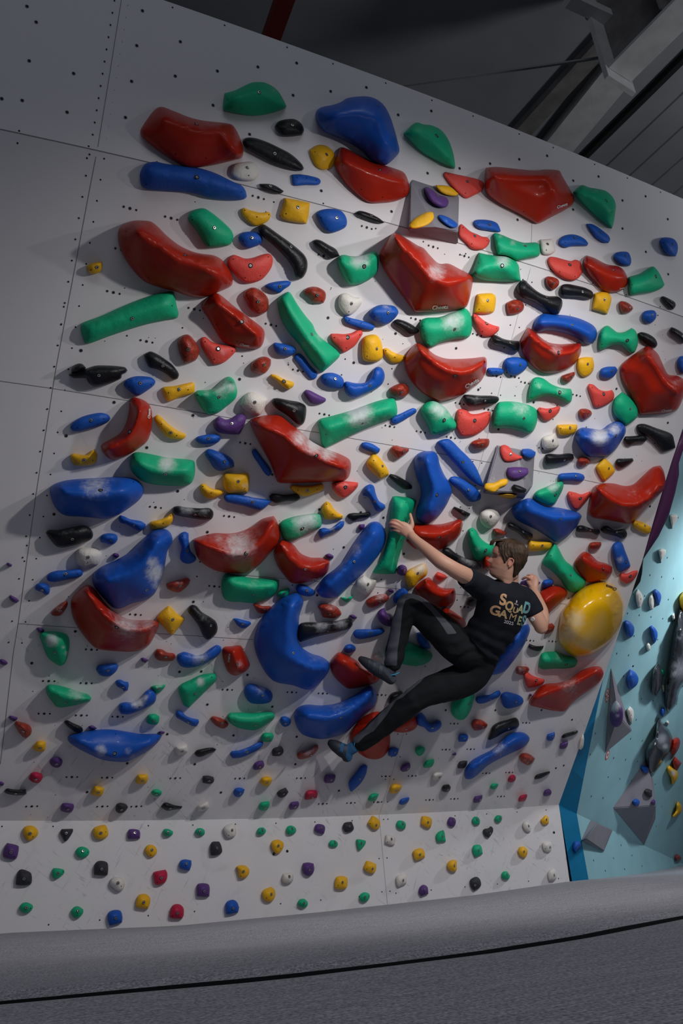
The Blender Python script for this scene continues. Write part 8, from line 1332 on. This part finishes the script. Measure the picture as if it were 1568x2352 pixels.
for v, n_ in zip(tr.vertices, [Vector(v.normal) for v in tr.vertices]):
    x, y = px_of(v.co); k = math.exp(-((x - 930) ** 2 + (y - 1400) ** 2) / 900) + math.exp(-((x - 950) ** 2 + (y - 1608) ** 2) / 1100) + math.exp(-((x - 905) ** 2 + (y - 1510) ** 2) / 900) + math.exp(-((x - 838) ** 2 + (y - 1696) ** 2) / 900) + .8 * math.exp(-((x - 1060) ** 2 + (y - 1500) ** 2) / 1500)
    v.co += n_ * (.0022 * noise.noise(v.co * 18) * 2 + k * .006 * math.sin((x * .3 + y * .9) * .22 + 2 * noise.noise(v.co * 14)))
g_ = lambda s: F_(s, 720, 1350, 3.92)
pa = g_('600,700 660,560 690,400 735,130 790,70 870,35 960,60 1060,150 1240,340 1290,412 1205,418 1150,330 1060,215 960,120 880,92 825,112 800,190 780,400 755,560 750,700')
pb = g_('300,1375 450,1280 620,1110 780,950 1010,790 960,850 800,985 740,1015 650,1155 540,1290 460,1335 400,1395 330,1405')
def seg_d(poly, x, y):
    d = 1e9
    for a, b in zip(poly, poly[1:] + poly[:1]):
        ax, ay = b[0] - a[0], b[1] - a[1]; t = max(0, min(1, ((x - a[0]) * ax + (y - a[1]) * ay) / (ax * ax + ay * ay + 1e-9))); d = min(d, math.hypot(x - a[0] - ax * t, y - a[1] - ay * t))
    return d if inside(poly, x, y) else -d
pan = []
for v in tr.vertices: x, y = px_of(v.co); pan.append(max(seg_d(pa, x, y), seg_d(pb, x, y)) if Vector(v.normal).dot(CFW) < .4 else -9)
a_ = tr.attributes.new('panel', 'FLOAT', 'POINT'); a_.data.foreach_set('value', pan); nt = M_TR.node_tree; va = nt.nodes.new('ShaderNodeAttribute'); va.attribute_name = 'panel'
mr = nt.nodes.new('ShaderNodeMapRange'); mr.inputs[1].default_value = -.5; mr.inputs[2].default_value = .5; nt.links.new(va.outputs['Fac'], mr.inputs[0]); mx = nt.nodes.new('ShaderNodeMix'); mx.data_type = 'RGBA'
mx.inputs[6].default_value = (.0095, .011, .0135, 1); mx.inputs[7].default_value = (.085, .090, .108, 1); nt.links.new(mr.outputs[0], mx.inputs[0]); nt.links.new(mx.outputs[2], nt.nodes['Principled BSDF'].inputs['Base Color'])
place('trousers', tr, M_TR, person, 'black trousers with grey side panels')
# climbing shoes
M_RUB = mat('dark_shoe_rubber', (.028, .033, .042), .6, .3, mottle=.25); M_BLU = mat('blue_suede', (.035, .13, .28), .85, .2, 0, .3, 150, mottle=.3, mscale=25); M_GRY = mat('grey_suede', (.065, .075, .10), .85, .2, 0, .3, 150, mottle=.3, mscale=25)
def shoe(heel, ankle, mid, toe, tip, r, upper, label, strap_pts):
    bm = bmesh.new(); tube(bm, [heel, (heel + mid) / 2 + (ankle - mid) * .12, mid, toe, tip], r, 20, sub=6); tube(bm, [ankle, ankle * .35 + heel * .3 + mid * .35], [.036, .036], 18)
    me = remeshed('shoe', bm, .0045, 5, .5); ln = (tip - heel).normalized(); sole = (ankle - (heel + mid) / 2).normalized(); ids = []
    for p in me.polygons:
        q = p.center - heel; t = q.dot(ln) / (tip - heel).length; h = q.dot(sole); ids.append(1 if (h < -.004 and t < .45) or t > .72 or h < -.016 else 0)
    me.polygons.foreach_set('material_index', ids); so = place('climbing_shoe', me, [upper, M_RUB], person, label)
    b3 = BVHTree.FromPolygons([tuple(v.co + OR) for v in me.vertices], [tuple(p.vertices) for p in me.polygons]); bm = bmesh.new()
    for a, b in strap_pts:
        prev = None
        for k in range(11):
            t = k / 10; x, y = a[0] + (b[0] - a[0]) * t, a[1] + (b[1] - a[1]) * t; row = []
            for o in (-3.2, 3.2):
                q = hit(b3, x + o * (b[1] - a[1]) / 30, y - o * (b[0] - a[0]) / 30)
                if q: row.append(bm.verts.new(q[0] + q[1] * .003))
            if prev and len(row) == 2: bm.faces.new((prev[0], prev[1], row[1], row[0]))
            prev = row if len(row) == 2 else None
    place('strap', from_bm('strap', bm), mat('dark_strap', (.02, .03, .05), .6), so)
shoe(J(898, 1560, 4.93), J(897, 1538, 4.93), J(868, 1538, 4.925), J(845, 1524, 4.93), J(829, 1514, 4.94), [.034, .041, .043, .033, .020], M_GRY, 'grey and blue climbing shoe on the left foot', [((850, 1510), (846, 1532)), ((862, 1511), (858, 1540)), ((876, 1513), (873, 1548))])
shoe(J(797, 1738, 5.09), J(813, 1716, 5.085), J(784, 1722, 5.085), J(768, 1712, 5.09), J(760, 1707, 5.10), [.035, .042, .043, .035, .024], M_BLU, 'blue climbing shoe on the right foot', [((782, 1698), (775, 1730)), ((796, 1700), (790, 1736))])
for pts, nm_ in (([J(893, 1552, 4.905), J(902, 1550, 4.895), J(910, 1548, 4.90), J(916, 1545, 4.91)], 'l'), ([J(812, 1716, 5.06), J(814, 1708, 5.05), J(817, 1702, 5.06)], 'r')):
    bm = bmesh.new(); tube(bm, pts, [.004] * len(pts), 8, sub=3); place('pull_loop', from_bm('pull_loop', bm, True), mat('bright_blue_webbing', (.02, .25, .42), .7), person)
q = hit(BVHTree.FromPolygons([tuple(v.co + OR) for v in body.vertices], [tuple(p.vertices) for p in body.polygons]), 1223, 1422)
if q:
    bm = bmesh.new(); bmesh.ops.create_cone(bm, cap_ends=True, segments=24, radius1=.0135, radius2=.012, depth=.006, matrix=Matrix.Translation(q[0] + q[1] * .002) @ q[1].to_track_quat('Z', 'Y').to_matrix().to_4x4()); place('skin_sensor', from_bm('skin_sensor', bm), mat('white_plastic', (.65, .65, .66), .4), person, 'round white sensor patch on the right upper arm')
